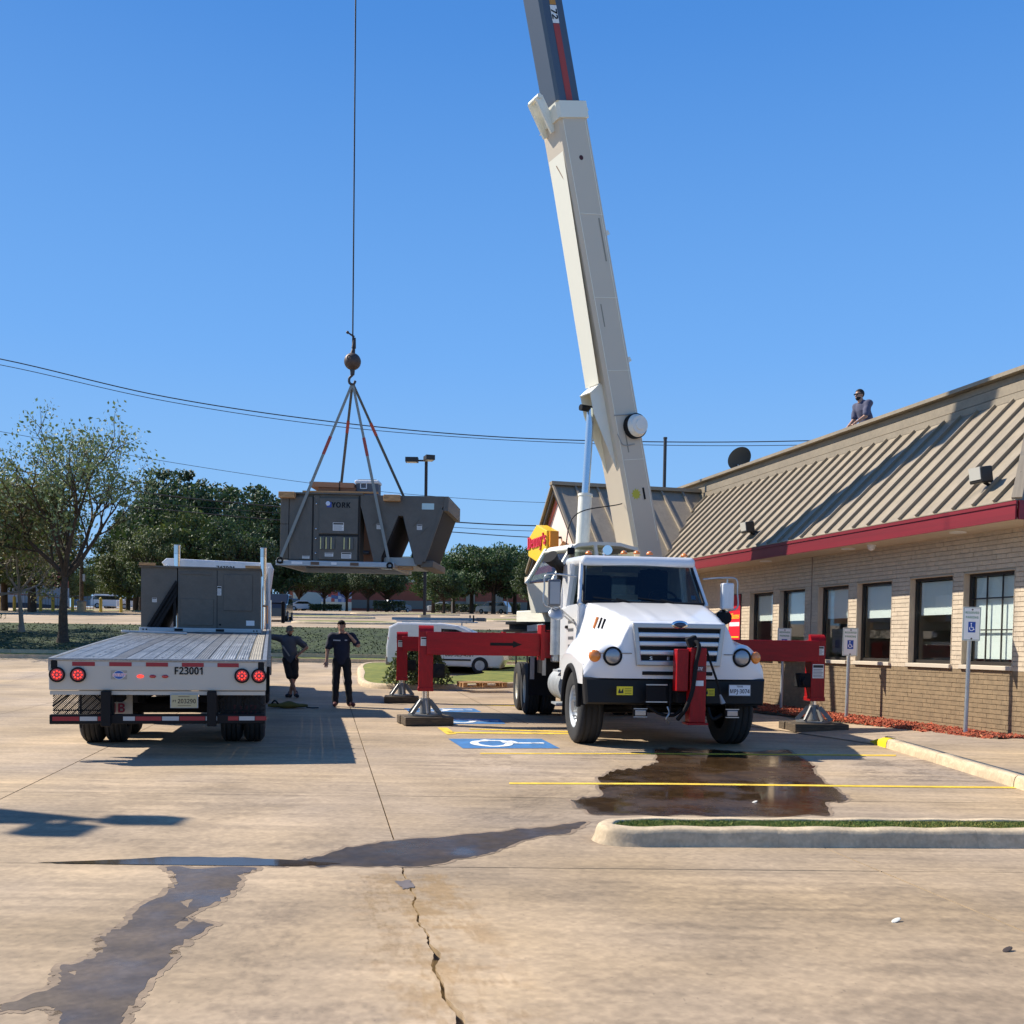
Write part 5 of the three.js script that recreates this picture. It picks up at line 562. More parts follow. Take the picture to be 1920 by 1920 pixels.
// ---------------------------------------------------------------- flatbed trailer
const FY = 13.2 * RAD, flat = thing('flatbed_trailer', 'aluminium flatbed trailer seen from behind with round red tail lights', 'trailer', [-4.21, 0, -12.25], FY);
flat.updateMatrixWorld(); const FW = 1.235; const deckY = (s) => 1.19 + 0.055 * s - 0.0012 * s * s;
{
  const LEN = 12.2;
  // deck planks, each ribbed, following the camber
  const n = 15, pw = 2 * (FW - 0.05) / n; const darkP = mat(0xffffff, 0.6, 0.3, { map: mottled([0.40, 0.41, 0.42], 0.15, 8, 801) }), woodP = mat(0xffffff, 0.8, 0, { map: mottled([0.58, 0.55, 0.49], 0.14, 10, 811) });
  for (let i = 0; i < n; i++) { const x0 = -FW + 0.05 + i * pw + 0.003, x1 = x0 + pw - 0.006; const prof = []; const R = 5; for (let k = 0; k <= R * 4; k++) { const u = k / (R * 4), ph = k % 4; prof.push([lerp(x0, x1, u), ph === 1 || ph === 2 ? 0 : -0.006]); } prof[0][1] = -0.02; prof[prof.length - 1][1] = -0.02; const rows = []; for (let j = 0; j <= 14; j++) { const s = lerp(0.02, LEN, j / 14); rows.push(prof.map(([x, y]) => [x, deckY(s) + y, -s])); } const dk = i === 4 || i === 10; part('deck_plank', metreUV(skin(rows), 0.35), dk ? darkP : i === n - 1 ? woodP : M.alu, flat); }
  const bolts = []; const R = rng(4); for (const i of [2, 7, 8, 13]) for (let s = 0.3; s < LEN; s += 0.45) bolts.push(at(disc(0.018, 0.006, 8), -FW + 0.05 + (i + 0.5) * pw, deckY(s) + 0.002, -s)); part('deck_bolts', bolts, M.steel, flat).userData.kind = 'stuff';
  // side rails with stake pockets
  for (const s of [-1, 1]) { const g = []; for (let j = 0; j < 12; j++) { const a = j / 12 * LEN, b = (j + 1) / 12 * LEN; g.push(beam([s * (FW - 0.02), deckY(a) - 0.07, -a], [s * (FW - 0.02), deckY(b) - 0.07, -b], 0.05, 0.15)); } part('side_rail', g, M.alu, flat); const pk = []; for (let a = 0.5; a < LEN; a += 0.6) pk.push(box(0.05, 0.09, 0.1, s * (FW + 0.03), deckY(a) - 0.07, -a)); part('stake_pockets', pk, M.alu, flat); part('winch_track', [beam([s * (FW - 0.08), deckY(1) - 0.2, -1], [s * (FW - 0.08), deckY(11) - 0.2, -11], 0.04, 0.05)], M.darkSteel, flat); }
  for (const x of [-0.5, 0.5]) { const g = []; for (let j = 0; j < 8; j++) { const a = Math.max(0.14, j / 8 * LEN), b = (j + 1) / 8 * LEN; g.push(beam([x, deckY(a) - 0.30, -a], [x, deckY(b) - 0.30, -b], 0.12, 0.46)); } part('main_beam', g, M.blackSat, flat); }
  const cm = []; for (let a = 0.4; a < LEN; a += 0.6) cm.push(box(2 * FW - 0.1, 0.10, 0.06, 0, deckY(a) - 0.12, -a)); part('cross_members', cm, M.darkSteel, flat);
  // rear face
  const rear = part('rear_sill', [rbox(2 * FW, 0.37, 0.09, 0.015, 0, 1.0, -0.045)], mat([0.50, 0.47, 0.40], 0.45, 0.1), flat); part('sill_lip', [rbox(2 * FW, 0.035, 0.11, 0.012, 0, 1.178, -0.045)], M.alu, rear); part('lower_rail', [box(2 * FW - 0.02, 0.045, 0.06, 0, 0.785, -0.05)], mat([0.50, 0.47, 0.40], 0.45, 0.1), rear);
  for (const x of [-FW + 0.06, FW - 0.06]) part('corner_bumper', rbox(0.075, 0.17, 0.10, 0.02, x, 1.09, -0.035), M.black, rear);
  const tl = (x, y) => { const h = part('tail_light', [at(disc(0.085, 0.03, 28), x, y, 0.012, Math.PI / 2), at(new THREE.TorusGeometry(0.078, 0.012, 8, 28), x, y, 0.026)], M.black, flat); part('lens', at(disc(0.068, 0.014, 24), x, y, 0.026, Math.PI / 2), M.lensRed, h); const led = []; for (let k = 0; k < 8; k++) { const a = k / 8 * 6.283; led.push(at(new THREE.SphereGeometry(0.010, 8, 6), x + Math.cos(a) * 0.042, y + Math.sin(a) * 0.042, 0.034)); } led.push(at(new THREE.SphereGeometry(0.010, 8, 6), x, y, 0.034)); part('led', led, M.ledRed, h); };
  for (const x of [-1.14, -0.91, 0.95, 1.15]) tl(x, 1.0);
  let xx = -0.98; for (let k = 0; k < 9; k++) { const w = k % 2 ? 0.155 : 0.255; part('reflector_strip', box(w - 0.006, 0.048, 0.004, xx + w / 2, 1.127, 0.003), k % 2 ? M.reflWhite : M.reflRed, rear); xx += w; }
  const t = lettering('F23001', 0.088, 0.004); t.scale(0.86, 1, 1); part('number', at(t, 0.33, 1.055, 0.006), M.black, rear);
  for (const x of [-0.22, -0.08, 0.06]) part('marker_light', at(new THREE.SphereGeometry(1, 14, 8).scale(0.04, 0.02, 0.016), x, 0.985, 0.004), x < -0.1 ? M.ledRed : M.lensRed, rear);
  label2d('maker_badge', 0.18, 0.105, plateMat(256, 150, (c, w, h) => { c.fillStyle = '#9d968a'; c.fillRect(0, 0, w, h); c.fillStyle = '#2c5aa0'; c.beginPath(); c.ellipse(w / 2, h / 2, 84, 70, 0, 0, 7); c.fill(); c.strokeStyle = '#dfe6ef'; c.lineWidth = 5; c.stroke(); c.fillStyle = '#c02030'; c.font = 'italic bold 58px sans-serif'; c.textAlign = 'center'; c.strokeStyle = '#fff'; c.lineWidth = 9; c.strokeText('UTILITY', w / 2, 96, 240); c.fillText('UTILITY', w / 2, 96, 240); }), rear, -0.46, 1.0, 0.004);
  label2d('licence_plate', 0.30, 0.152, plateMat(256, 128, (c, w, h) => { c.fillStyle = '#b9ae86'; c.fillRect(0, 0, w, h); c.fillStyle = '#3a2f1c'; c.textAlign = 'left'; c.font = 'bold 34px sans-serif'; c.fillText('PT', 12, 76); c.font = 'bold 62px sans-serif'; c.fillText('203290', 62, 86, 182); c.fillStyle = '#77684a'; c.fillRect(70, 14, 110, 8); c.fillRect(64, 106, 130, 6); }), rear, 0.28, 0.69, 0.012); part('plate_bracket', [box(0.32, 0.165, 0.02, 0.28, 0.69, -0.002)], M.galv, rear);
  // underride guard
  const ug = part('underride_guard', [rbox(2 * FW - 0.02, 0.115, 0.10, 0.01, 0, 0.475, -0.03), rbox(0.13, 0.50, 0.12, 0.015, -0.60, 0.66, -0.16), rbox(0.13, 0.50, 0.12, 0.015, 0.60, 0.66, -0.16)], M.black, flat); for (const x of [-0.6, 0.6]) part('guard_post', rbox(0.11, 0.42, 0.10, 0.012, x, 0.60, 0.02), M.black, ug);
  let yx = -FW + 0.04; for (const [w, red] of [[0.30, 1], [0.20, 0], [0.14, 1], [0.14, -1], [0.14, 0], [0.30, 1], [0.20, 0], [0.30, 1], [0.14, 0], [0.12, -1], [0.13, 1], [0.19, 0], [0.14, 1]]) { if (red >= 0) part('reflector_strip', box(w - 0.008, 0.05, 0.004, yx + w / 2, 0.482, 0.023), red ? M.reflRed : M.reflWhite, ug); yx += w; }
  // mud flaps with anti-spray slats and lettering
  for (const s of [-1, 1]) { const fx = s * 0.91, fy = 0.62, hw = 0.31, hh = 0.18; const fm = part('mud_flap', [box(0.62, 0.02, 0.02, fx, 0.775, -0.16), box(0.02, 0.42, 0.016, fx, 0.57, -0.16), box(0.62, 0.014, 0.016, fx, 0.57, -0.16), box(0.62, 0.014, 0.016, fx, 0.43, -0.16), beam([fx - 0.31, 0.62, -0.15], [fx - 0.12, 0.77, -0.15], 0.03, 0.02), beam([fx + 0.31, 0.62, -0.15], [fx + 0.12, 0.77, -0.15], 0.03, 0.02)], M.black, flat); const sl = [], clipL = (c, sg) => { const ps = []; for (let q = 0; q <= 40; q++) { const u = lerp(-hw, hw, q / 40), v = sg * (u - c); if (v >= -hh - 0.02 && v <= hh - 0.03) ps.push([u, v]); } return ps.length > 2 ? [ps[0], ps[ps.length - 1]] : null; }; for (let k = -14; k <= 14; k++) { const q = clipL(k * 0.085, 1); if (q) sl.push(beam([fx + q[0][0], fy + q[0][1], -0.165], [fx + q[1][0], fy + q[1][1], -0.165], 0.010, 0.012)); } for (let k = -44; k <= 44; k++) { const q = clipL(k * 0.024, -1); if (q) sl.push(beam([fx + q[0][0], fy + q[0][1], -0.17], [fx + q[1][0], fy + q[1][1], -0.17], 0.010, 0.008)); } part('flap_slats', sl, M.black, fm); const tx = lettering('JMB', 0.115, 0.01); part('flap_lettering', at(tx, fx + (s < 0 ? 0.30 : 0.06), 0.56, s < 0 ? -0.485 : -0.20), mat([0.22, 0.008, 0.03], 0.5), fm); }
  part('flap_panel', [box(0.62, 0.34, 0.01, -0.68, 0.62, -0.5)], mat([0.55, 0.5, 0.42], 0.7), flat); 
  // running gear
  for (const s of [2.15, 3.45]) for (const sd of [-1, 1]) { wheel(flat, sd * 1.07, 0.48, -s, 0.48, 0.26, sd, M.alu, 0, 1); wheel(flat, sd * 0.76, 0.48, -s, 0.48, 0.26, sd, M.darkSteel); }
  part('axle', [rod([-1.0, 0.48, -2.15], [1.0, 0.48, -2.15], 0.075)], M.blackSat, flat); part('axle', [rod([-1.0, 0.48, -3.45], [1.0, 0.48, -3.45], 0.075)], M.blackSat, flat); part('suspension', [box(0.12, 0.30, 2.4, -0.5, 0.72, -2.8), box(0.12, 0.30, 2.4, 0.5, 0.72, -2.8), rod([-0.5, 0.55, -2.0], [-0.5, 0.85, -2.0], 0.12), rod([0.5, 0.55, -2.0], [0.5, 0.85, -2.0], 0.12)], M.blackSat, flat);
  part('landing_gear', [box(0.12, 0.9, 0.14, -0.9, 0.75, -8.6), box(0.12, 0.9, 0.14, 0.9, 0.75, -8.6), box(1.8, 0.08, 0.08, 0, 0.9, -8.6)], M.darkSteel, flat); part('tool_box', [rbox(0.5, 0.5, 1.0, 0.03, -0.95, 0.9, -6)], M.alu, flat);
  part('ratchet_bar', [rod([-FW - 0.02, deckY(6.3) + 0.06, -6.3], [-0.2, deckY(6.5) + 0.03, -6.55], 0.022), rbox(0.14, 0.05, 0.06, 0.015, -FW + 0.02, deckY(6.3) + 0.06, -6.3)], M.galv, flat);
}
const onFlat = (x, s, dy = 0) => flat.localToWorld(V(x, deckY(s) + dy, -s));
// ---------------------------------------------------------------- tractor in front of the trailer
{
  const tr = thing('tractor_truck', 'white tractor truck with twin chrome exhaust stacks ahead of the trailer', 'truck', flat.localToWorld(V(0.05, 0, -14.2)).setY(0.0), FY); const W = M.white;
  part('sleeper', [rbox(2.36, 2.1, 1.9, 0.12, 0, 2.1, 0)], W, tr); const fg = []; const fair = ext([[-1.22, 3.45], [-1.30, 3.58], [-1.22, 3.66], [1.20, 3.62], [1.26, 3.5], [1.22, 3.0], [1.16, 3.4]], 0.5, 0.03); part('roof_fairing', at(fair, 0.0, -0.33, 0.55), W, tr); part('roof_fairing', [rbox(2.4, 0.22, 2.2, 0.09, 0, 3.22, -0.2)], W, tr);
  const t = lettering('747R81', 0.095, 0.004); part('fleet_number', at(t, 0.14, 3.165, 1.085), M.black, tr);
  part('side_extender', [rbox(0.06, 2.0, 0.5, 0.02, 1.18, 2.2, 1.1), rbox(0.06, 2.0, 0.5, 0.02, -1.18, 2.2, 1.1)], W, tr);
  part('cab', [rbox(2.2, 1.9, 1.5, 0.1, 0, 2.1, -1.7), rbox(1.5, 1.1, 1.6, 0.12, 0, 1.55, -3.1)], W, tr);
  for (const s of [-1, 1]) { part('exhaust_stack', [rod([s * 1.0 + 0.04, 1.1, 1.35], [s * 1.0 + 0.04, 3.45, 1.35], 0.075, 0.075, 20), new THREE.TorusGeometry(0.075, 0.008, 6, 20).rotateX(Math.PI / 2).translate(s * 1.0 + 0.04, 3.65, 1.35)], M.chrome, tr); const st = new THREE.CylinderGeometry(0.075, 0.075, 0.22, 20, 1, true); part('stack_tip', [st.translate(s * 1.0 + 0.04, 3.55, 1.35)], new THREE.MeshPhysicalMaterial({ color: lin(0.6, 0.6, 0.6), metalness: 1, roughness: 0.15, side: THREE.DoubleSide }), tr); part('mirror', [rbox(0.10, 0.6, 0.22, 0.03, s * 1.55, 2.2, -2.2), rod([s * 1.1, 2.45, -2.2], [s * 1.55, 2.45, -2.2], 0.02)], M.black, tr); part('grab_rail', [rod([s * 1.22, 1.2, 1.4], [s * 1.22, 2.4, 1.4], 0.018)], M.chrome, tr); }
  part('chassis', [box(0.9, 0.25, 6.5, 0, 0.9, 0.6)], M.blackSat, tr); part('fifth_wheel', [box(0.9, 0.1, 1.0, 0, 1.12, 2.6)], M.black, tr); part('catwalk_box', [rbox(0.5, 0.5, 1.2, 0.03, 1.0, 0.8, 0.2)], M.alu, tr);
  for (const z of [2.0, 3.3]) for (const s of [-1, 1]) { wheel(tr, s * 1.06, 0.5, z, 0.5, 0.27, s, M.alu, 0, 1); wheel(tr, s * 0.75, 0.5, z, 0.5, 0.27, s, M.darkSteel); } for (const s of [-1, 1]) wheel(tr, s * 1.04, 0.5, -3.2, 0.5, 0.28, s, M.alu); part('mud_flap', [box(0.6, 0.7, 0.01, -0.9, 0.6, 4.0)], M.black, tr); part('mud_flap', [box(0.6, 0.7, 0.01, 0.9, 0.6, 4.0)], M.black, tr); part('tail_lamp', [at(disc(0.06, 0.03), 0.8, 1.0, 4.05, Math.PI / 2)], M.lensRed, tr);
}
// ---------------------------------------------------------------- packaged air-conditioning unit on the trailer
{
  const u = thing('air_conditioning_unit', 'grey rooftop air conditioner unit standing on the trailer deck', 'air conditioner', onFlat(-0.06, 8.25, 0.0), FY); const H = 1.26, w = 1.13;
  part('base_rail', [rbox(2 * w + 0.04, 0.085, 0.07, 0.01, 0, 0.045, 0.0), box(0.07, 0.085, 2.2, -w, 0.045, -1.12), box(0.07, 0.085, 2.2, w, 0.045, -1.12)], M.galv, u); part('fork_slot', [box(0.16, 0.05, 0.01, -0.42, 0.045, 0.036), box(0.16, 0.05, 0.01, 0.36, 0.045, 0.036)], M.black, u);
  for (const x of [-w + 0.05, -w + 0.11, w - 0.12, w - 0.06]) part('lifting_hole', at(disc(0.016, 0.012, 12), x, 0.045, 0.036, Math.PI / 2), M.black, u);
  const lp = ext([[-w, 0.09], [-0.98, 0.09], [-0.46, 0.98], [-0.46, H], [-w, H]], 2.1); part('condenser_side', at(lp, 0, 0, -2.15), M.unit, u);
  const coil = ext([[-0.98, 0.09], [-0.80, 0.09], [-0.46, 0.72], [-0.46, 0.98]], 2.06); part('condenser_coil', at(coil, 0, 0, -2.14), M.unitDark, u); part('coil_rail', [beam([-0.99, 0.10, 0.0], [-0.46, 1.0, 0.0], 0.03, 0.05), beam([-0.83, 0.10, 0.0], [-0.47, 0.72, 0.0], 0.02, 0.04), beam([-0.9, 0.10, 0.0], [-0.47, 0.84, 0.0], 0.015, 0.03)], M.black, u);
  const cbx = part('cabinet', [box(w + 0.44, H - 0.09, 2.12, (w - 0.44) / 2, (H + 0.09) / 2, -1.1)], M.unit, u); part('post', [box(0.05, 0.6, 0.05, -0.50, 0.40, -0.04)], M.black, u);
  part('access_panel', [rbox(0.62, 0.52, 0.02, 0.008, -0.08, 0.40, -0.034), ], M.unit, cbx); part('access_panel', [rbox(0.56, 0.72, 0.02, 0.008, 0.70, 0.80, -0.034)], M.unit, cbx); part('top_slot', [rbox(0.60, 0.05, 0.015, 0.006, -0.10, 1.16, -0.034)], M.unit, cbx); part('seam', [box(0.012, H - 0.12, 0.006, 0.30, 0.66, -0.039)], M.unitDark, cbx);
  label2d('label', 0.085, 0.085, warnMat, cbx, -0.88, 0.62, -0.047 + 0.0005); label2d('label', 0.08, 0.18, warnMat, cbx, 0.34, 0.83, -0.036); label2d('label', 0.16, 0.10, M.sticker, cbx, 0.94, 0.2, -0.036); part('drain', at(disc(0.02, 0.03, 12), 0.36, 0.16, -0.03, Math.PI / 2), M.black, cbx);
  part('lid', [box(2 * w + 0.05, 0.03, 2.18, 0, H + 0.015, -1.09)], M.unit, u); part('packing_board', [box(0.30, 0.05, 0.12, -w + 0.12, H + 0.055, -0.02)], M.wood, u); part('packing_board', [box(0.30, 0.05, 0.12, w - 0.14, H + 0.055, -0.02)], M.wood, u); part('packing_board', [box(2 * w, 0.035, 0.09, 0, H + 0.048, -1.0)], M.wood, u);
  part('pipe_stub', [rod([w + 0.04, 0.55, -0.05], [w + 0.14, 0.55, -0.05], 0.02), rod([w + 0.14, 0.2, -0.05], [w + 0.14, 0.56, -0.05], 0.016)], mat([0.55, 0.25, 0.12], 0.3, 0.8), u);
}
// ---------------------------------------------------------------- the unit hanging from the crane
{
  const c = Zp(682, 1066, 20.3), u = thing('hanging_air_conditioner', 'grey rooftop air conditioner unit hanging from the crane slings', 'air conditioner', V(c.x, c.y, c.z), -0.07); const H = 1.44, D = 1.9; // local: front face at z = 0, x to the right
  u.rotation.z = -0.012;
  part('base_rail', [rbox(2.37, 0.11, 0.08, 0.015, -0.565, 0.075, 0.04), rbox(2.37, 0.11, 0.08, 0.015, -0.565, 0.075, -D), box(0.08, 0.09, D, -1.70, 0.075, -D / 2), box(0.08, 0.09, D, 0.55, 0.075, -D / 2)], M.galv, u); for (const x of [-0.96, -0.17]) part('fork_slot', [box(0.17, 0.06, 0.012, x, 0.075, 0.08)], mat([0.14, 0.09, 0.06], 0.9), u); part('rail_label', [box(0.22, 0.05, 0.004, -1.32, 0.08, 0.083), box(0.11, 0.05, 0.004, -0.58, 0.08, 0.083)], M.sticker, u);
  const cb = part('cabinet', [box(1.58, H - 0.13, D - 0.04, -0.89, (H + 0.13) / 2, -D / 2 - 0.01)], M.unit, u); const P = (w, h, x, y, z = 0.0) => rbox(w, h, 0.03, 0.008, x, y, z);
  part('corner_post', [P(0.165, 0.55, -1.605, 1.12), P(0.165, 0.68, -1.605, 0.50)], M.unit, cb); part('side_panel', [P(0.46, H - 0.2, -1.28, 0.77)], M.unit, cb); part('hinge_strip', [box(0.11, H - 0.16, 0.012, -0.97, 0.78, -0.012)], M.unit, cb); part('seam', [box(0.014, H - 0.16, 0.02, -1.037, 0.78, -0.004), box(0.016, H - 0.16, 0.03, -0.115, 0.78, 0.0), box(0.78, 0.03, 0.02, -0.52, 0.64, -0.006)], M.unitDark, cb); part('access_panel', [P(0.78, 0.70, -0.52, 1.02, 0.006)], M.unit, cb); part('access_panel', [P(0.78, 0.46, -0.52, 0.39, 0.006)], M.unit, cb);
  for (const y of [1.25, 0.76, 0.57, 0.28]) part('latch', at(new THREE.SphereGeometry(0.018, 10, 8), -0.97, y, 0.005), M.chrome, cb);
  const ly = lettering('YORK', 0.105, 0.006); part('brand_lettering', at(ly, -0.475, 1.235, 0.022), M.black, cb); part('brand_mark', [rbox(0.095, 0.10, 0.006, 0.003, -0.71, 1.235, 0.024)], mat([0.03, 0.06, 0.30], 0.4), cb); part('brand_globe', at(new THREE.SphereGeometry(0.045, 14, 10).scale(1, 1, 0.15), -0.735, 1.26, 0.029), mat([0.6, 0.65, 0.75], 0.4), cb);
  for (const [w, h, x, y, z] of [[0.22, 0.16, -0.52, 0.81, 0.0225], [0.17, 0.08, -0.695, 0.26, 0.0225], [0.20, 0.115, -0.35, 0.245, 0.0225], [0.145, 0.06, -1.16, 0.20, 0.0165]]) label2d('data_label', w, h, warnMat, cb, x, y, z);
  for (const x of [-0.83, -0.72, -0.62, -0.36, -0.25]) { const g = part('cable_gland', [rbox(0.075, 0.24, 0.03, 0.008, x, 0.48, 0.03)], mat([0.10, 0.10, 0.09], 0.6), cb); part('gland_tag', [box(0.018, 0.23, 0.004, x - 0.032, 0.48, 0.047)], mat([0.7, 0.62, 0.25], 0.6), g); }
  // W-shaped condenser section
  const out = [[-0.09, H], [-0.09, 1.22], [-0.06, 1.14], [0.195, 0.13], [0.345, 0.13], [0.345, 0.24], [0.667, 1.05], [0.76, 1.05], [1.02, 0.10], [1.15, 0.10], [1.185, 0.2], [1.50, 1.14], [1.55, 1.25], [1.55, H]]; const ck2 = (z) => { const g = ext(out, 0.03); g.translate(0, 0, z); return g; };
  part('condenser_cheek', ck2(-0.03), M.unit, u); part('condenser_cheek', ck2(-D), M.unit, u);
  const coilG = (a, b, t) => { const dx = b[0] - a[0], dy = b[1] - a[1], L = Math.hypot(dx, dy); return at(new THREE.BoxGeometry(L, t, D - 0.07), (a[0] + b[0]) / 2, (a[1] + b[1]) / 2, -D / 2 + 0.0, 0, 0, Math.atan2(dy, dx)); };
  part('condenser_coil', coilG([-0.03, 1.1], [0.22, 0.15], 0.05), M.unitDark, u); part('compressor_panel', [box(0.28, 0.95, 0.04, 0.06, 0.6, -0.35)], mat([0.26, 0.12, 0.06], 0.7), u); part('pipe_fitting', [rod([-0.06, 0.33, -0.2], [0.06, 0.33, -0.2], 0.04)], M.darkSteel, u); part('condenser_coil', coilG([0.32, 0.2], [0.66, 1.04], 0.05), M.unitDark, u); part('condenser_coil', coilG([1.03, 0.12], [0.77, 1.04], 0.05), M.unitDark, u); part('condenser_coil', coilG([1.16, 0.15], [1.52, 1.2], 0.05), M.unit, u); part('condenser_top', [box(1.64, 0.05, D, 0.74, H - 0.03, -D / 2 - 0.002)], M.unit, u); part('end_coil', coilG([1.20, 0.15], [1.56, 1.2], 0.03), M.unitDark, u); part('end_flange', [beam([1.19, 0.16, 0.0], [1.53, 1.18, 0.0], 0.05, 0.06)], M.unit, u); part('notch_cap', [box(0.12, 0.03, D - 0.06, 0.713, 1.06, -D / 2)], M.unit, u);
  part('bottom_tray', [box(0.66, 0.16, D - 0.3, 0.68, 0.17, -D / 2 - 0.1)], mat([0.36, 0.40, 0.40], 0.5, 0.3), u); part('foot_block', [rbox(0.25, 0.14, D - 0.1, 0.02, 1.24, 0.12, -D / 2)], M.unit, u); part('end_cheek', [box(0.10, 0.28, D - 0.02, 1.60, 1.30, -D / 2)], M.unit, u);
  label2d('label', 0.24, 0.12, mat([0.45, 0.62, 0.62], 0.5), u, 1.25, 1.24, 0.0015); for (const x of [0.29, 1.09]) { label2d('label', 0.10, 0.10, warnMat, u, x, 0.83, 0.0015); part('label_bracket', [beam([x - 0.13, 0.85, 0.005], [x - 0.02, 0.97, 0.005], 0.012, 0.012), beam([x + 0.02, 0.69, 0.005], [x + 0.15, 0.83, 0.005], 0.012, 0.012)], M.unit, u); }
  part('lid', [box(1.66, 0.03, D + 0.06, -0.87, H + 0.017, -D / 2)], M.unit, u); part('packing_board', rbox(0.32, 0.12, 0.12, 0.01, -1.54, H - 0.035, 0.085), M.wood, u); part('packing_board', rbox(0.33, 0.125, 0.12, 0.01, 0.55, H - 0.06, 0.065), M.wood, u); part('packing_board', rbox(0.3, 0.07, 0.1, 0.01, 0.78, 0.05, -0.3), M.wood, u); part('packing_board', [box(1.5, 0.03, 0.1, -0.5, H + 0.05, -0.02)], M.wood, u); part('rigging_strap', [rod([0.73, 0.24, -D + 0.2], [0.66, 0.46, -D + 0.1], 0.03)], M.black, u);
  u.updateMatrixWorld(); const U = (x, y, z) => u.localToWorld(V(x, y, z));
  const bx = thing('cardboard_box', 'flat brown cardboard box on top of the hanging unit', 'box', U(-0.72, H + 0.07, -0.7), -0.06); part('carton', [box(0.76, 0.12, 0.7, 0.06, 0.06, 0)], mat([0.28, 0.13, 0.07], 0.9), bx); part('lid', [box(0.9, 0.10, 0.76, -0.04, 0.17, 0, 0, 0, -0.03)], mat([0.40, 0.20, 0.11], 0.9), bx); part('strap', [box(0.012, 0.24, 0.78, 0.12, 0.12, 0)], M.black, bx);
  const ck = thing('cool_box', 'grey and white picnic cooler on top of the hanging unit', 'cooler', U(-0.07, H + 0.04, -0.6), -0.05); part('body', rbox(0.46, 0.26, 0.34, 0.03, 0, 0.13, 0), mat([0.10, 0.11, 0.125], 0.6), ck); part('lid', rbox(0.49, 0.075, 0.37, 0.03, 0, 0.285, 0), M.sticker, ck); part('lid_top', rbox(0.38, 0.03, 0.28, 0.012, 0, 0.325, 0), mat([0.12, 0.13, 0.14], 0.6), ck); part('latch', [box(0.14, 0.018, 0.02, -0.06, 0.26, 0.185), box(0.018, 0.12, 0.02, -0.12, 0.21, 0.185), box(0.018, 0.12, 0.02, 0.0, 0.21, 0.185), box(0.14, 0.018, 0.02, -0.06, 0.15, 0.185)], M.sticker, ck);
  const hk = Zp(661, 718, 20.3), slm = mat([0.24, 0.26, 0.24], 0.8), sld = mat([0.09, 0.10, 0.10], 0.85), redS = mat([0.38, 0.08, 0.06], 0.8); const ends = [[[-1.66, 0.12, 0.10], 'front left sling of the hanging unit, grey web', slm], [[0.54, 0.06, 0.12], 'front right sling of the hanging unit, grey web', slm], [[-0.98, H + 0.12, -D], 'rear left sling of the hanging unit, dark web', sld], [[0.54, H - 0.0, -D], 'rear right sling of the hanging unit, dark web', sld]];
  for (const [e, label, m] of ends) { const a = U(...e), g = thing('lifting_sling', label, 'sling', a, 0, 'slings on the hanging unit'); const d = hk.clone().sub(a); const seg = (t0, t1, w, mm, nm) => part(nm, beam(d.clone().multiplyScalar(t0), d.clone().multiplyScalar(t1), w, 0.012, V(0, 0, 1)), mm, g); seg(0.02, 0.60, 0.055, m, 'web'); seg(0.60, 0.70, 0.062, redS, 'wear_sleeve'); seg(0.70, 0.99, 0.05, m, 'web'); part('shackle', [at(new THREE.TorusGeometry(0.05, 0.018, 8, 16), 0, 0.0, 0), rod([-0.06, -0.04, 0], [0.06, -0.04, 0], 0.016)], M.black, g); }
}
// ---------------------------------------------------------------- people
function netMesh(f, lo, hi, cell) { // surface nets over a signed distance
  const n = [0, 1, 2].map((k) => Math.ceil((hi[k] - lo[k]) / cell) + 1), [nx, ny, nz] = n, F = new Float32Array(nx * ny * nz), id = (i, j, k) => (k * ny + j) * nx + i;
  for (let k = 0; k < nz; k++) for (let j = 0; j < ny; j++) for (let i = 0; i < nx; i++) F[id(i, j, k)] = f(lo[0] + i * cell, lo[1] + j * cell, lo[2] + k * cell);
  const P = [], I = [], vi = new Int32Array(nx * ny * nz).fill(-1);
  for (let k = 0; k < nz - 1; k++) for (let j = 0; j < ny - 1; j++) for (let i = 0; i < nx - 1; i++) { let c = 0, x = 0, y = 0, z = 0; const v = []; for (let q = 0; q < 8; q++) v.push(F[id(i + (q & 1), j + (q >> 1 & 1), k + (q >> 2))]); for (const [a, b] of EDGES) if ((v[a] < 0) !== (v[b] < 0)) { const t = v[a] / (v[a] - v[b]); x += lerp(a & 1, b & 1, t); y += lerp(a >> 1 & 1, b >> 1 & 1, t); z += lerp(a >> 2, b >> 2, t); c++; } if (c) { vi[id(i, j, k)] = P.length / 3; P.push(lo[0] + (i + x / c) * cell, lo[1] + (j + y / c) * cell, lo[2] + (k + z / c) * cell); } }
  const quad = (a, b, c, d, flip) => { if (a < 0 || b < 0 || c < 0 || d < 0) return; flip ? I.push(a, c, b, a, d, c) : I.push(a, b, c, a, c, d); };
  for (let k = 1; k < nz - 1; k++) for (let j = 1; j < ny - 1; j++) for (let i = 1; i < nx - 1; i++) { const s = F[id(i, j, k)] < 0; if (s !== F[id(i + 1, j, k)] < 0) quad(vi[id(i, j - 1, k - 1)], vi[id(i, j, k - 1)], vi[id(i, j, k)], vi[id(i, j - 1, k)], !s); if (s !== F[id(i, j + 1, k)] < 0) quad(vi[id(i - 1, j, k - 1)], vi[id(i - 1, j, k)], vi[id(i, j, k)], vi[id(i, j, k - 1)], !s); if (s !== F[id(i, j, k + 1)] < 0) quad(vi[id(i - 1, j - 1, k)], vi[id(i, j - 1, k)], vi[id(i, j, k)], vi[id(i - 1, j, k)], !s); }
  const g = new THREE.BufferGeometry(); g.setAttribute('position', new THREE.Float32BufferAttribute(P, 3)); g.setIndex(I); g.computeVertexNormals(); return g;
}
const EDGES = [[0, 1], [2, 3], [4, 5], [6, 7], [0, 2], [1, 3], [4, 6], [5, 7], [0, 4], [1, 5], [2, 6], [3, 7]];
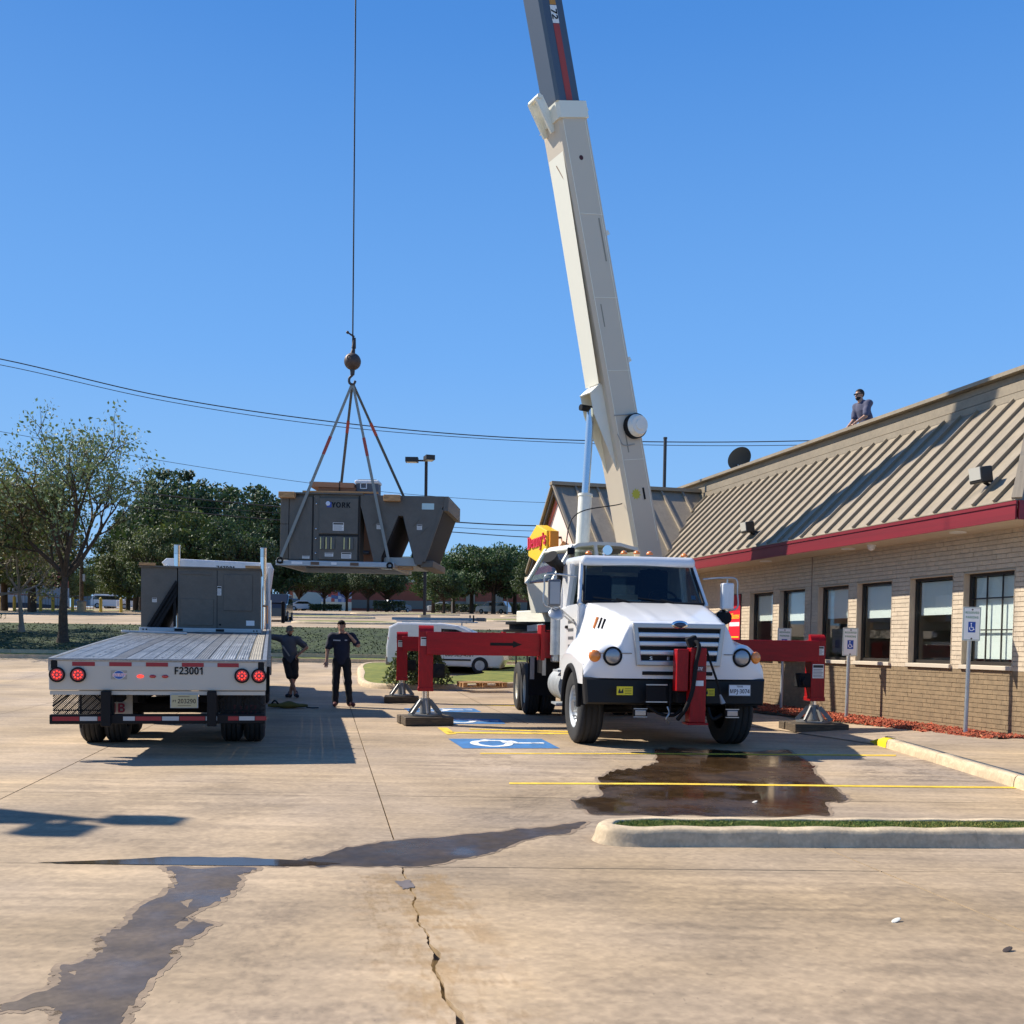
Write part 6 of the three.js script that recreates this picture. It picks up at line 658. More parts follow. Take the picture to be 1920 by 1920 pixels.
const smin = (a, b, k) => { const h = clamp(0.5 + 0.5 * (b - a) / k, 0, 1); return lerp(b, a, h) - k * h * (1 - h); };
function boneD(b, x, y, z) { const [a, c, ra, rb, fl] = b, dx = c[0] - a[0], dy = c[1] - a[1], dz = c[2] - a[2], px = x - a[0], py = y - a[1], pz = z - a[2]; const t = clamp((px * dx + py * dy + pz * dz) / (dx * dx + dy * dy + dz * dz + 1e-9), 0, 1); const ex = px - t * dx, ey = py - t * dy, ez = (pz - t * dz) * (fl || 1); return Math.hypot(ex, ey, ez) - lerp(ra, rb, t); }
const sdf = (bones, k) => (x, y, z) => { let d = 9; for (const b of bones) d = smin(d, boneD(b, x, y, z), k); return d; };
const ell = (x, y, z, c, r) => { const q = Math.hypot((x - c[0]) / r[0], (y - c[1]) / r[1], (z - c[2]) / r[2]); return (q - 1) * Math.min(...r); };
function bounds(bones, pad) { const lo = [9, 9, 9], hi = [-9, -9, -9]; for (const [a, b, ra, rb] of bones) for (let k = 0; k < 3; k++) { lo[k] = Math.min(lo[k], a[k] - ra - pad, b[k] - rb - pad); hi[k] = Math.max(hi[k], a[k] + ra + pad, b[k] + rb + pad); } return [lo, hi]; }
const net = (bones, k, cell, cut) => { const [lo, hi] = bounds(bones, 0.03), f = sdf(bones, k); return netMesh(cut ? (x, y, z) => Math.max(f(x, y, z), cut(x, y, z)) : f, lo, hi, cell); };
function headGeo(beard) { // centred on the skull, face towards +z
  const f = (x, y, z) => { let d = ell(x, y, z, [0, 0.03, -0.012], [0.077, 0.095, 0.097]); d = smin(d, ell(x, y, z, [0, -0.045, 0.022], [0.058, 0.075, 0.070]), 0.03); d = smin(d, ell(x, y, z, [0, -0.098, 0.048], [0.026, 0.022, 0.028]), 0.02); d = smin(d, boneD([[0, 0.012, 0.083], [0, -0.032, 0.104], 0.010, 0.014], x, y, z), 0.012); d = smin(d, boneD([[-0.035, 0.028, 0.076], [0.035, 0.028, 0.076], 0.012, 0.012], x, y, z), 0.016); for (const s of [-1, 1]) { d = smin(d, ell(x, y, z, [s * 0.080, -0.005, -0.012], [0.010, 0.030, 0.018]), 0.008); d = -smin(-d, ell(x, y, z, [s * 0.032, 0.008, 0.094], [0.020, 0.012, 0.014]), 0.008); } d = smin(d, boneD([[-0.018, -0.062, 0.082], [0.018, -0.062, 0.082], 0.007, 0.007], x, y, z), 0.006); return smin(d, boneD([[0, -0.06, -0.02], [0, -0.17, -0.03], 0.052, 0.055], x, y, z), 0.03); };
  return netMesh(f, [-0.11, -0.18, -0.13], [0.11, 0.15, 0.14], 0.0045);
}
function handGeo(curl, side) { // wrist at the origin, fingers towards -y, palm towards +z, thumb on side*x
  const b = [[[0, 0, 0], [0, -0.05, 0], 0.024, 0.030, 1.9], [[-0.022, -0.055, 0], [0.022, -0.055, 0], 0.028, 0.028, 2.2]]; const fl = [0.068, 0.078, 0.072, 0.056];
  for (let i = 0; i < 4; i++) { const x = (1.5 - i) * 0.020 * side, L = fl[i]; let p = [x, -0.082, 0], a = 0; for (let j = 0; j < 3; j++) { a += curl * (0.5 + 0.25 * j); const l = L * [0.45, 0.32, 0.25][j], q = [p[0] + 0.002 * side * (1.5 - i), p[1] - Math.cos(a) * l, p[2] + Math.sin(a) * l]; b.push([p, q, 0.0092 - j * 0.0008, 0.0086 - j * 0.0008]); p = q; } }
  b.push([[0.022 * side, -0.022, 0.006], [0.046 * side, -0.05, 0.018], 0.013, 0.0115], [[0.046 * side, -0.05, 0.018], [0.052 * side, -0.082, 0.026], 0.0112, 0.0095]);
  return net(b, 0.006, 0.0048);
}
const toward = (g, from, to, twist = 0) => { const d = to.clone().sub(from).normalize(), q = new THREE.Quaternion().setFromUnitVectors(V(0, -1, 0), d); g.applyQuaternion(new THREE.Quaternion().setFromAxisAngle(V(0, 1, 0), twist)); g.applyQuaternion(q); return g.translate(to.x, to.y, to.z); };
// J: joints in metres, x to the viewer's right when facing +z
function person(label, pos, ry, J, C, opt = {}) {
  const o = thing('person', label, 'person', pos, ry); const A = (k) => J[k], cell = 0.014;
  const hq = new THREE.Euler(opt.headPitch || 0, opt.headYaw || 0, opt.headRoll || 0); const hd = J.head;
  const body = [[A('pelvis'), A('belly'), 0.145, 0.145, 1.35], [A('belly'), A('chest'), 0.145, 0.165, 1.4], [A('shL'), A('shR'), 0.068, 0.068, 1.1], [A('chest'), A('neck'), 0.10, 0.06, 1.1], [A('neck'), hd, 0.056, 0.05]];
  for (const s of ['L', 'R']) { body.push([A('sh' + s), A('el' + s), 0.056, 0.043], [A('el' + s), A('wr' + s), 0.042, 0.028], [A('hip' + s), A('kn' + s), 0.092, 0.058], [A('kn' + s), A('an' + s), 0.058, 0.038], [A('an' + s), A('toe' + s), 0.042, 0.034]); }
  const hG = headGeo(); hG.applyQuaternion(new THREE.Quaternion().setFromEuler(hq)); hG.translate(...hd);
  const hands = ['L', 'R'].map((s) => toward(handGeo(opt['curl' + s] ?? 0.5, s === 'L' ? 1 : -1), V(...A('el' + s)), V(...A('wr' + s)), opt['twist' + s] || 0));
  part('body', mg([net(body, 0.035, cell), hG, ...hands]), C.skin, o);
  // clothing
  const inf = (b, e, e2 = e) => [b[0], b[1], b[2] + e, b[3] + e2, b[4]]; const mid = (a, b, t) => a.map((v, k) => lerp(v, b[k], t));
  const sh = [inf([A('pelvis'), A('belly'), 0.150, 0.150, 1.3], 0.016), inf(body[1], 0.018), inf(body[2], 0.018), [mid(A('chest'), A('neck'), 0.1), mid(A('chest'), A('neck'), 0.75), 0.115, 0.085, 1.15]]; for (const s of ['L', 'R']) sh.push([A('sh' + s), mid(A('sh' + s), A('el' + s), opt.sleeve || 0.72), 0.076, 0.078]);
  const hem = J.pelvis[1] - 0.13; const fold = (x, y, z) => 0.006 * Math.sin(y * 34 + x * 9) * Math.sin(x * 21 + z * 17);
  { const [lo, hi] = bounds(sh, 0.04), f = sdf(sh, 0.05); part('shirt', netMesh((x, y, z) => Math.max(f(x, y, z) + fold(x, y, z), hem - y), lo, hi, 0.013), C.shirt, o); }
  const tr = [inf([A('pelvis'), A('belly'), 0.148, 0.13, 1.3], 0.006)]; const shorts = opt.shorts; for (const s of ['L', 'R']) { if (shorts) tr.push([A('hip' + s), mid(A('hip' + s), A('kn' + s), 0.9), 0.105, 0.105]); else tr.push([A('hip' + s), A('kn' + s), 0.103, 0.078], [A('kn' + s), mid(A('kn' + s), A('an' + s), 0.98), 0.078, 0.068]); }
  { const [lo, hi] = bounds(tr, 0.04), f = sdf(tr, 0.03), top = J.belly[1] - 0.02; part(shorts ? 'shorts' : 'trousers', netMesh((x, y, z) => Math.max(f(x, y, z) + 0.7 * fold(x, y, z), y - top), lo, hi, 0.013), C.legs, o); }
  for (const s of ['L', 'R']) { const a = A('an' + s), t = A('toe' + s); const b = [[[a[0], a[1] - 0.02, a[2] - 0.03], [t[0], t[1] + 0.01, t[2]], 0.052, 0.045], [[a[0], a[1] + 0.03, a[2] - 0.01], [a[0], a[1] - 0.03, a[2] - 0.02], 0.05, 0.055]]; const gr = opt['lift' + s] || 0; part('shoe', net(b, 0.02, 0.011, opt.tilt ? undefined : (x, y) => -(y - gr)), C.shoes, o); }
  const hm = new THREE.Matrix4().compose(V(...hd), new THREE.Quaternion().setFromEuler(hq), V(1, 1, 1));
  const skull = (x, y, z, e) => ell(x, y, z, [0, 0.03, -0.012], [0.077 + e, 0.095 + e, 0.097 + e]);
  if (opt.cap) { const f = (x, y, z) => Math.max(Math.abs(skull(x, y, z, 0.010)) - 0.006, 0.045 - y - 0.2 * (z + 0.02) * 0); const brim = (x, y, z) => Math.max(Math.abs(y - 0.052 + 0.35 * Math.max(0, z - 0.08) + x * x * 3) - 0.005, Math.hypot(x / 0.075, (z - 0.085) / 0.085) - 1, 0.06 - z); part('cap', netMesh((x, y, z) => Math.min(f(x, y, z), brim(x, y, z)), [-0.11, 0.0, -0.14], [0.11, 0.16, 0.19], 0.006).applyMatrix4(hm), C.cap, o); }
  { const f = (x, y, z) => Math.max(skull(x, y, z, opt.cap ? 0.005 : 0.012), -(y - 0.045 + 1.15 * Math.min(0, 0.045 - z) + (z < 0.03 ? (0.03 - z) * 0.9 : 0)), -(0.066 - z) < 0 ? -9 : -9); part('hair', netMesh((x, y, z) => Math.max(skull(x, y, z, opt.cap ? 0.004 : 0.013), (z > 0.045 ? 0.075 : 0.075 - (0.045 - z) * 1.25) - y), [-0.11, -0.10, -0.13], [0.11, 0.16, 0.12], 0.006).applyMatrix4(hm), M.hairDark, o); }
  if (opt.glasses) { const gl = part('sunglasses', [at(new RoundedBoxGeometry(0.058, 0.036, 0.012, 2, 0.005), -0.034, 0.012, 0.098, 0, -0.18), at(new RoundedBoxGeometry(0.058, 0.036, 0.012, 2, 0.005), 0.034, 0.012, 0.098, 0, 0.18), box(0.02, 0.008, 0.008, 0, 0.018, 0.101), box(0.006, 0.010, 0.11, -0.078, 0.018, 0.042), box(0.006, 0.010, 0.11, 0.078, 0.018, 0.042)], M.black, o); gl.applyMatrix4(hm); }
  else { for (const s of [-1, 1]) { const e = part('eye', at(new THREE.SphereGeometry(0.011, 12, 8), s * 0.032, 0.010, 0.080), mat([0.6, 0.58, 0.55], 0.3), o); e.applyMatrix4(hm); } }
  if (opt.beard) part('beard', netMesh((x, y, z) => Math.max(Math.min(ell(x, y, z, [0, -0.052, 0.022], [0.061, 0.075, 0.075]), ell(x, y, z, [0, -0.098, 0.05], [0.032, 0.028, 0.034])), y + 0.052 + 0.35 * Math.max(0, 0.05 - z) * 0, Math.hypot(x / 0.026, (y + 0.062) / 0.012) < 1 ? 0.01 : -9), [-0.09, -0.15, -0.08], [0.09, 0.0, 0.13], 0.006).applyMatrix4(hm), M.hairDark, o);
  return o;
}
const sc = (J, k) => Object.fromEntries(Object.entries(J).map(([n, p]) => [n, p.map((v) => v * k)]));
const skinA = mat([0.33, 0.17, 0.11], 0.55), skinB = mat([0.40, 0.22, 0.15], 0.55);
{ // standing, looking up, hand raised to the neck
  const J = sc({ pelvis: [0, 0.98, 0], belly: [0.0, 1.14, 0.01], chest: [0.0, 1.36, 0], neck: [0, 1.52, -0.01], head: [-0.01, 1.655, 0.02], shR: [-0.20, 1.44, 0], elR: [-0.285, 1.18, -0.01], wrR: [-0.305, 0.93, 0.05], shL: [0.20, 1.44, 0], elL: [0.33, 1.27, 0.10], wrL: [0.165, 1.46, 0.16], hipR: [-0.095, 0.94, 0], knR: [-0.115, 0.50, 0.02], anR: [-0.125, 0.085, -0.01], toeR: [-0.13, 0.04, 0.14], hipL: [0.095, 0.94, 0], knL: [0.135, 0.50, 0.02], anL: [0.165, 0.085, 0], toeL: [0.25, 0.04, 0.12] }, 1.06);
  const p = G(640, 1325); const o = person('person in navy work shirt and black trousers standing and looking up', [p.x, 0.002, p.z], 0.12, J, { skin: skinB, shirt: mat([0.012, 0.016, 0.035], 0.85), legs: mat([0.008, 0.008, 0.010], 0.85), shoes: mat([0.10, 0.02, 0.02], 0.7), cap: M.blackSat }, { headPitch: -0.42, cap: true, glasses: true, curlR: 0.35, curlL: 0.9, twistL: 2.4, sleeve: 0.8 });
  part('shirt_lettering', [box(0.15, 0.022, 0.006, -0.10, 1.445, 0.150, 0, 0, -0.04), box(0.05, 0.025, 0.006, 0.095, 1.45, 0.150)], mat([0.6, 0.6, 0.62], 0.8), o);
}
{ // leaning with a straight arm against the trailer, legs crossed
  const J = sc({ pelvis: [0.02, 0.97, 0], belly: [0.0, 1.13, 0.02], chest: [-0.03, 1.35, 0.01], neck: [-0.02, 1.51, 0.0], head: [0.0, 1.63, 0.03], shR: [-0.23, 1.45, 0], elR: [-0.48, 1.50, 0.03], wrR: [-0.72, 1.58, 0.05], shL: [0.18, 1.42, 0], elL: [0.40, 1.24, -0.03], wrL: [0.22, 1.06, 0.07], hipR: [-0.08, 0.93, 0], knR: [0.03, 0.50, 0.05], anR: [0.16, 0.10, 0.06], toeR: [0.22, 0.04, 0.20], hipL: [0.11, 0.93, 0], knL: [0.11, 0.50, 0.0], anL: [0.0, 0.085, -0.04], toeL: [-0.05, 0.04, 0.09] }, 1.0);
  const p = Zp(543, 1304, 25.2); const y = ht(p.x, p.z); const q = mat(0xffffff, 0.85, 0, { map: mottled([0.30, 0.31, 0.34], 0.1, 6, 901) });
  const o = person('person in grey shirt, shorts and cap leaning one arm on the trailer', [p.x, y + 0.002, p.z], 0.05, J, { skin: skinA, shirt: q, legs: mat([0.018, 0.016, 0.015], 0.9), shoes: mat([0.012, 0.014, 0.02], 0.7), cap: mat([0.14, 0.11, 0.07], 0.9) }, { headYaw: 0.25, headPitch: 0.08, cap: true, shorts: true, beard: true, curlR: 0.4, curlL: 0.8, twistL: 1.5, liftR: 0.0 });
  part('shirt_stripe', [beam([-0.16, 1.28, 0.150], [0.02, 1.02, 0.158], 0.035, 0.006, V(0, 0, 1))], mat([0.30, 0.29, 0.26], 0.8), o);
}
{ // on the roof, bent forward with a hand on the parapet
  const J = sc({ pelvis: [0.0, 0.92, -0.16], belly: [0, 1.08, -0.10], chest: [0, 1.29, -0.02], neck: [0, 1.44, 0.04], head: [0, 1.575, 0.09], shR: [-0.19, 1.37, 0.0], elR: [-0.21, 1.10, 0.04], wrR: [-0.16, 0.92, 0.24], shL: [0.19, 1.37, 0.0], elL: [0.20, 1.10, 0.08], wrL: [0.14, 0.94, 0.30], hipR: [-0.095, 0.88, -0.16], knR: [-0.10, 0.47, -0.02], anR: [-0.11, 0.085, -0.10], toeR: [-0.12, 0.04, 0.05], hipL: [0.095, 0.88, -0.16], knL: [0.10, 0.47, -0.06], anL: [0.12, 0.085, -0.16], toeL: [0.13, 0.04, 0.0] }, 1.06);
  const p = BP(13.3, 20.6); const o = person('person in slate blue T-shirt and sunglasses on the roof behind the parapet', [p.x, 5.44, p.z], BYAW - Math.PI / 2 + 0.12, J, { skin: mat([0.42, 0.23, 0.15], 0.55), shirt: mat(0xffffff, 0.9, 0, { map: mottled([0.29, 0.30, 0.38], 0.08, 6, 911) }), legs: M.blackSat, shoes: M.blackSat }, { headPitch: 0.02, glasses: true, beard: true, curlR: 0.8, curlL: 0.8, sleeve: 0.8 });
}
// ---------------------------------------------------------------- upper ground: bank, upper lot, islands
struct('grass_strip', metreUV(sheet(-60, 8, 40.6, 43, 8, 3, 0.02), 1 / 6), M.grass);
struct('shade_toned_bank', metreUV(sheet(-60, 1.5, 43, 52, 8, 6, 0.03), 1 / 5), M.cover);  // grass slope; its dark map stands in for tree shade
{ const R = rng(8), NB = 9000, bl = new THREE.BufferGeometry(); bl.setAttribute('position', new THREE.Float32BufferAttribute([-0.5, 0, 0, 0.5, 0, 0, 0, 0.9, 0.5], 3)); bl.setIndex([0, 1, 2]); bl.computeVertexNormals(); const im = new THREE.InstancedMesh(bl, mat([0.03, 0.048, 0.012], 0.9, 0, { side: THREE.DoubleSide }), NB), q = new THREE.Quaternion(), m4 = new THREE.Matrix4(), c = new THREE.Color(); for (let i = 0; i < NB; i++) { const D = 43 + 9 * R(), x = lerp(-30, 1.5, R()); q.setFromEuler(new THREE.Euler((R() - 0.5), R() * 6.28, (R() - 0.5))); const s = 0.04 + 0.05 * R(); m4.compose(V(x, ht(x, -D) + 0.02, -D), q, V(s, s, s)); im.setMatrixAt(i, m4); const k = 0.6 + 0.9 * R(); im.setColorAt(i, c.setRGB(k * 1.1, k, k)); } im.name = 'shade_toned_grass'; im.userData = { kind: 'stuff', label: 'low bank grass with tree shade put into its dark colour', category: 'ground cover' }; im.castShadow = im.receiveShadow = true; scene.add(im); }  // blades coloured dark to carry the same painted shade as the slope
{ const k = thing('bank_kerb', 'long pale concrete kerb at the foot of the grass bank', 'kerb', [0, 0, 0]); const g = []; for (let x = -60; x < 8; x += 3) part('kerb_section', metreUV(beam(V(x + 0.01, ht(x, -40.5) + 0.05, -40.5), V(x + 2.99, ht(x, -40.5) + 0.05, -40.5), 0.16, 0.2), 0.5), M.kerb, k); }
{ const k = thing('bank_wall', 'low concrete kerb along the middle of the grass bank', 'kerb', [0, 0, 0]); for (let x = -60; x < 0; x += 3) part('kerb_section', metreUV(beam(V(x + 0.01, ht(x, -43) + 0.07, -43), V(x + 2.99, ht(x, -43) + 0.07, -43), 0.14, 0.2), 0.5), M.kerb, k); }
struct('upper_lot', metreUV(sheet(-130, 90, 52.2, 172, 12, 16, 0.03), 1 / 13), M.concrete);
struct('access_road', metreUV(sheet(1.8, 60, 41, 52.2, 8, 6, 0.02), 1 / 13), M.concrete);
function island(px0, px1, py, D, dep, label) { const x0 = Zp(px0, py, D).x, x1 = Zp(px1, py, D).x, cx = (x0 + x1) / 2, L = (x1 - x0) / 2; const g = thing('far_island', label, 'traffic island', V(cx, ht(cx, -D), -D), 0, 'grass islands in the upper lot'); const N = 40, ring = (e, y) => { const r = []; for (let i = 0; i <= N; i++) { const a = i / N * Math.PI * 2; const c = Math.cos(a), s = Math.sin(a); const x = Math.sign(c) * Math.pow(Math.abs(c), 0.4) * (L + e), z = Math.sign(s) * Math.pow(Math.abs(s), 0.6) * (dep + e); r.push([x, ht(cx, -D + z) - ht(cx, -D) + y, z]); } return r; }; part('kerb', metreUV(skin([ring(0.12, 0), ring(0.10, 0.12), ring(-0.05, 0.16), ring(-0.1, 0.14)]), 0.4), M.kerb, g); part('turf', metreUV(skin([ring(-0.08, 0.15), ring(-Math.min(L, dep) * 0.98, 0.2)]), 0.15), M.grass, g); }
island(552, 745, 1176, 62, 1.3, 'narrow grass island behind the two standing people'); island(500, 700, 1162, 78, 1.5, 'thin grass island far behind the leaning person'); island(905, 1060, 1160, 76, 2.6, 'wide grass island seen beyond the red outrigger beam'); island(660, 860, 1150, 105, 2.2, 'far grass island before the brick store'); island(30, 330, 1146, 92, 3.0, 'grass island behind the bare leaning tree'); island(940, 1030, 1151, 100, 2.2, 'small grass island near the red awning');
{ // planted island with kerb by the van
  const c = T(800, 30.5), g = thing('planted_island', 'kerbed island with lawn beside the white van', 'traffic island', c); const a = G(690, 1290), pts = [[676, 1283], [700, 1272], [780, 1262], [1010, 1262], [1060, 1275], [1000, 1295], [720, 1297]].map(([px, py]) => { const p = G(px, py); const D = clamp(-p.z, 24, 39); const q = Zp(px, py, D); return V(q.x - c.x, 0, q.z - c.z); }); const cur = new THREE.CatmullRomCurve3(pts, true, 'centripetal').getSpacedPoints(80); const cx = cur.reduce((s, p) => s + p.x, 0) / 81, cz = cur.reduce((s, p) => s + p.z, 0) / 81; const ring = (e, y) => cur.map((p) => { const dx = p.x - cx, dz = p.z - cz, L = Math.hypot(dx, dz), k = (L + e) / L; const x = cx + dx * k, z = cz + dz * k; return [x, ht(x + c.x, z + c.z) - c.y + y, z]; }); part('kerb', metreUV(skin([ring(0.1, -0.02), ring(0.08, 0.1), ring(0, 0.15), ring(-0.14, 0.14)]), 0.5), M.kerb, g); part('turf', metreUV(skin([ring(-0.12, 0.13), ring(-1.2, 0.17), ring(-2.8, 0.18)]), 0.4), M.grass, g);
}
// ---------------------------------------------------------------- trees
const leafQuad = (P, N, C, c, s, R, col) => { const e = new THREE.Euler(R() * 6.3, R() * 6.3, R() * 6.3), q = new THREE.Quaternion().setFromEuler(e); const pts = [V(-0.5, 0, 0), V(0, 0.28, 0.06), V(0.5, 0, 0.02), V(0, -0.28, 0.05)].map((v) => v.multiplyScalar(s).applyQuaternion(q).add(c)); for (const i of [0, 1, 2, 0, 2, 3]) { P.push(pts[i].x, pts[i].y, pts[i].z); C.push(...col); } };
function leafGeo(P, C) { const g = new THREE.BufferGeometry(); g.setAttribute('position', new THREE.Float32BufferAttribute(P, 3)); g.setAttribute('color', new THREE.Float32BufferAttribute(C, 3)); g.computeVertexNormals(); return g; }
M.leaf = new THREE.MeshPhysicalMaterial({ color: 0xffffff, vertexColors: true, roughness: 0.75, side: THREE.DoubleSide, transmission: 0.3, thickness: 0 });
function growTree(seed, H, o) { // branching skeleton; returns wood and leaf geometry, base at the origin
  const R = rng(seed), wood = [], P = [], C = []; const seg = (a, b, r0, r1, n) => wood.push(rod(a, b, r0, r1, n));
  const leaves = (p, spread, n, s) => { for (let i = 0; i < n; i++) { const q = p.clone().add(V((R() - 0.5) * 2, (R() - 0.5) * 1.6, (R() - 0.5) * 2).multiplyScalar(spread)); const k = 0.6 + 0.8 * R(), c = o.tones[Math.floor(R() * o.tones.length)]; leafQuad(P, 0, C, q, s * (0.6 + 0.8 * R()), R, [c[0] * k, c[1] * k, c[2] * k]); } };
  const grow = (p, d, len, r, lv) => {
    const n = lv === 0 ? 4 : 3; let a = p.clone(), dir = d.clone(); for (let i = 0; i < n; i++) { dir.add(V((R() - 0.5), (R() - 0.35) * (lv ? 0.9 : 0.2) + (o.lift || 0), (R() - 0.5)).multiplyScalar(lv === 0 ? 0.13 : 0.42)).normalize(); const b = a.clone().addScaledVector(dir, len / n), r1 = r * (1 - (i + 1) / n * (lv === o.levels ? 0.8 : 0.45)), r0 = r * (1 - i / n * (lv === o.levels ? 0.8 : 0.45)); seg(a, b, r0, r1, lv < 2 ? 8 : 4); a = b;
      if (lv >= o.leafFrom && R() < o.leafP) leaves(a, o.spread, o.n, o.leaf); if (lv > 0 && lv < o.levels && R() < 0.65) { const sd = dir.clone().applyAxisAngle(V(R() - 0.5, R() - 0.5, R() - 0.5).normalize(), 0.6 + 0.6 * R()); grow(a, sd, len * (0.5 + 0.2 * R()), r1 * 0.6, lv + 1); } }
    if (lv < o.levels) { const kids = lv === 0 ? o.main : 2 + (R() < 0.4 ? 1 : 0); for (let k = 0; k < kids; k++) { const az = (k + R() * 0.7) / kids * 6.283, tilt = (lv === 0 ? o.tilt * (0.5 + R()) : 0.35 + 0.45 * R()); const ref = V(Math.cos(az), 0, Math.sin(az)); const nd = dir.clone().multiplyScalar(Math.cos(tilt)).addScaledVector(ref, Math.sin(tilt)).normalize(); grow(a, nd, len * (lv === 0 ? o.first : 0.72) * (0.8 + 0.35 * R()), r * 0.5, lv + 1); } } else leaves(a, o.spread, o.n, o.leaf);
  };
  grow(V(0, -0.1, 0), V(0.02, 1, 0.03).normalize(), H * o.trunk, o.r, 0); wood.push(rod([0, -0.15, 0], [0, 0.35, 0], o.r * 1.5, o.r * 1.02, 10));
  return { wood: mg(wood), leaf: leafGeo(P, C) };
}
const GREENS = { sparse: [[0.17, 0.24, 0.10], [0.20, 0.27, 0.13], [0.17, 0.22, 0.05], [0.24, 0.25, 0.10]], brown: [[0.18, 0.19, 0.05], [0.22, 0.19, 0.07], [0.14, 0.20, 0.04], [0.22, 0.18, 0.09]] };
function place(name, label, g, p, ry, s = 1, bark = M.bark) { const t = thing(name, label, 'tree', p, ry); t.scale.setScalar(s); part('trunk', g.wood, bark, t); part('crown', g.leaf, M.leaf, t); return t; }
{ // the thin tree on the verge
  const g = growTree(21, 10.6, { levels: 4, main: 6, trunk: 0.30, first: 0.92, r: 0.24, tilt: 0.75, lift: 0.12, leafFrom: 3, leafP: 0.66, n: 5, spread: 0.42, leaf: 0.18, tones: GREENS.sparse }); place('verge_tree', 'tall thin leaved tree with dark trunk on the grass verge', g, T(118, 46), 0.4, 0.96);
  const g2 = growTree(35, 9.5, { levels: 4, main: 6, trunk: 0.30, first: 0.9, r: 0.2, tilt: 1.0, lift: -0.02, leafFrom: 2, leafP: 0.8, n: 8, spread: 0.5, leaf: 0.18, tones: GREENS.brown }); place('verge_tree', 'spreading brownish tree with bare twigs at the edge of the verge', g2, T(-90, 47), 1.3, 0.98); place('verge_tree', 'verge tree shading the bank beside the trailer, half bare', g2, T(-420, 48), 2.9, 1.05);
  // an old low limb with pale bare twigs in front of the thin tree
  const g3 = growTree(58, 6.0, { levels: 4, main: 5, trunk: 0.34, first: 0.8, r: 0.13, tilt: 1.25, lift: 0.0, leafFrom: 3, leafP: 0.35, n: 4, spread: 0.35, leaf: 0.15, tones: GREENS.brown }); place('verge_tree', 'low bare twigged tree crowding the dark trunk on the verge', g3, T(40, 49), 0.2, 1.0, mat([0.22, 0.19, 0.16], 0.95));
}
// dense background trees: clumps of leaves on limbs, sky showing between the clumps
function denseTree(seed, H, W, tones, leaf = 0.34, n = 5200, oval = 1, mid = 0.56, half = 0.40) { const R = rng(seed), P = [], C = [], wood = []; wood.push(rod([0, -0.5, 0], [0, H * 0.45, 0], 0.035 * H, 0.02 * H, 8)); const clumps = []; const NC = 110; for (let i = 0; i < NC; i++) { const th = R() * 6.283, u = R() * 2 - 1, rr = Math.pow(R(), 0.45), y = H * (mid + half * u * rr * oval), w = W * Math.sqrt(Math.max(0.04, 1 - Math.pow(Math.abs(u * rr), 2.2))) * (0.25 + 0.75 * Math.sqrt(R())); const c = V(Math.cos(th) * w, y, Math.sin(th) * w); clumps.push([c, W * (0.17 + 0.17 * R()), 0.75 + 0.5 * R()]); wood.push(rod(V(0, H * (0.25 + 0.25 * R()), 0), c, 0.008 * H, 0.003 * H, 5)); }
  for (let i = 0; i < n; i++) { const [c, r, k] = clumps[Math.floor(R() * NC)]; const d = V(R() - 0.5, R() - 0.5, R() - 0.5).normalize().multiplyScalar(r * Math.pow(R(), 0.35)); d.y *= 0.75; const t = tones[Math.floor(R() * tones.length)], kk = k * (0.65 + 0.7 * R()); leafQuad(P, 0, C, c.clone().add(d), leaf * (0.7 + 0.8 * R()), R, [t[0] * kk, t[1] * kk, t[2] * kk]); }
  return { wood: mg(wood), leaf: leafGeo(P, C) }; }
const TA = [[0.05, 0.088, 0.018], [0.068, 0.108, 0.022], [0.036, 0.062, 0.016]], TB = [[0.10, 0.135, 0.022], [0.13, 0.155, 0.028], [0.07, 0.10, 0.02]], TC = [[0.06, 0.115, 0.025], [0.085, 0.145, 0.032], [0.045, 0.08, 0.02]];
const dA = denseTree(101, 14, 5.4, TA, 0.40, 14000), dB = denseTree(102, 13, 4.6, TB, 0.38, 12000), dC = denseTree(103, 9.5, 4.2, TC, 0.32, 12000, 1, 0.60, 0.36), dD = denseTree(104, 7.5, 3.4, TA, 0.28, 9000, 1, 0.70, 0.27), dE = denseTree(105, 14, 2.6, TA, 0.34, 8000, 1.15);
const PLANTED = [];
function stand(px, pyTop, D, g, baseH, label, group) { const p = T(px, D); const top = Zp(px, pyTop, D).y; const s = (top - p.y) / baseH; const t = thing('background_tree', label, 'tree', p, px * 0.37, group); t.scale.set(s, s, s); part('trunk', g.wood, M.bark, t); part('crown', g.leaf, M.leaf, t); PLANTED.push(t); }
const gd = 'dark trees behind the trailer', lA = 'dense dark green tree in the grove behind the trailer'; for (const [px, y, D] of [[330, 905, 96], [405, 893, 102], [462, 900, 98], [505, 935, 100], [255, 960, 104], [440, 960, 84]]) stand(px, y, D, dA, 14, lA, gd);
stand(300, 880, 100, dE, 14, 'narrow pointed dark evergreen with upright tips', 'pointed evergreens'); stand(350, 882, 98, dE, 14, 'narrow pointed dark evergreen with upright tips', 'pointed evergreens'); stand(268, 900, 99, dE, 14, 'narrow pointed dark evergreen with upright tips', 'pointed evergreens');
for (const [px, y, D] of [[290, 985, 82], [345, 950, 86], [240, 1010, 92], [60, 900, 84], [-30, 880, 80], [8, 940, 88]]) stand(px, y, D, dB, 13, 'yellowish green bushy tree in the grove', 'yellow green trees'); for (const [px, y, D] of [[70, 1050, 150], [150, 1062, 150], [215, 1050, 145], [110, 1045, 140], [178, 1040, 160]]) stand(px, y, D, dB, 13, 'light green tree beyond the far car park', 'far light green trees');
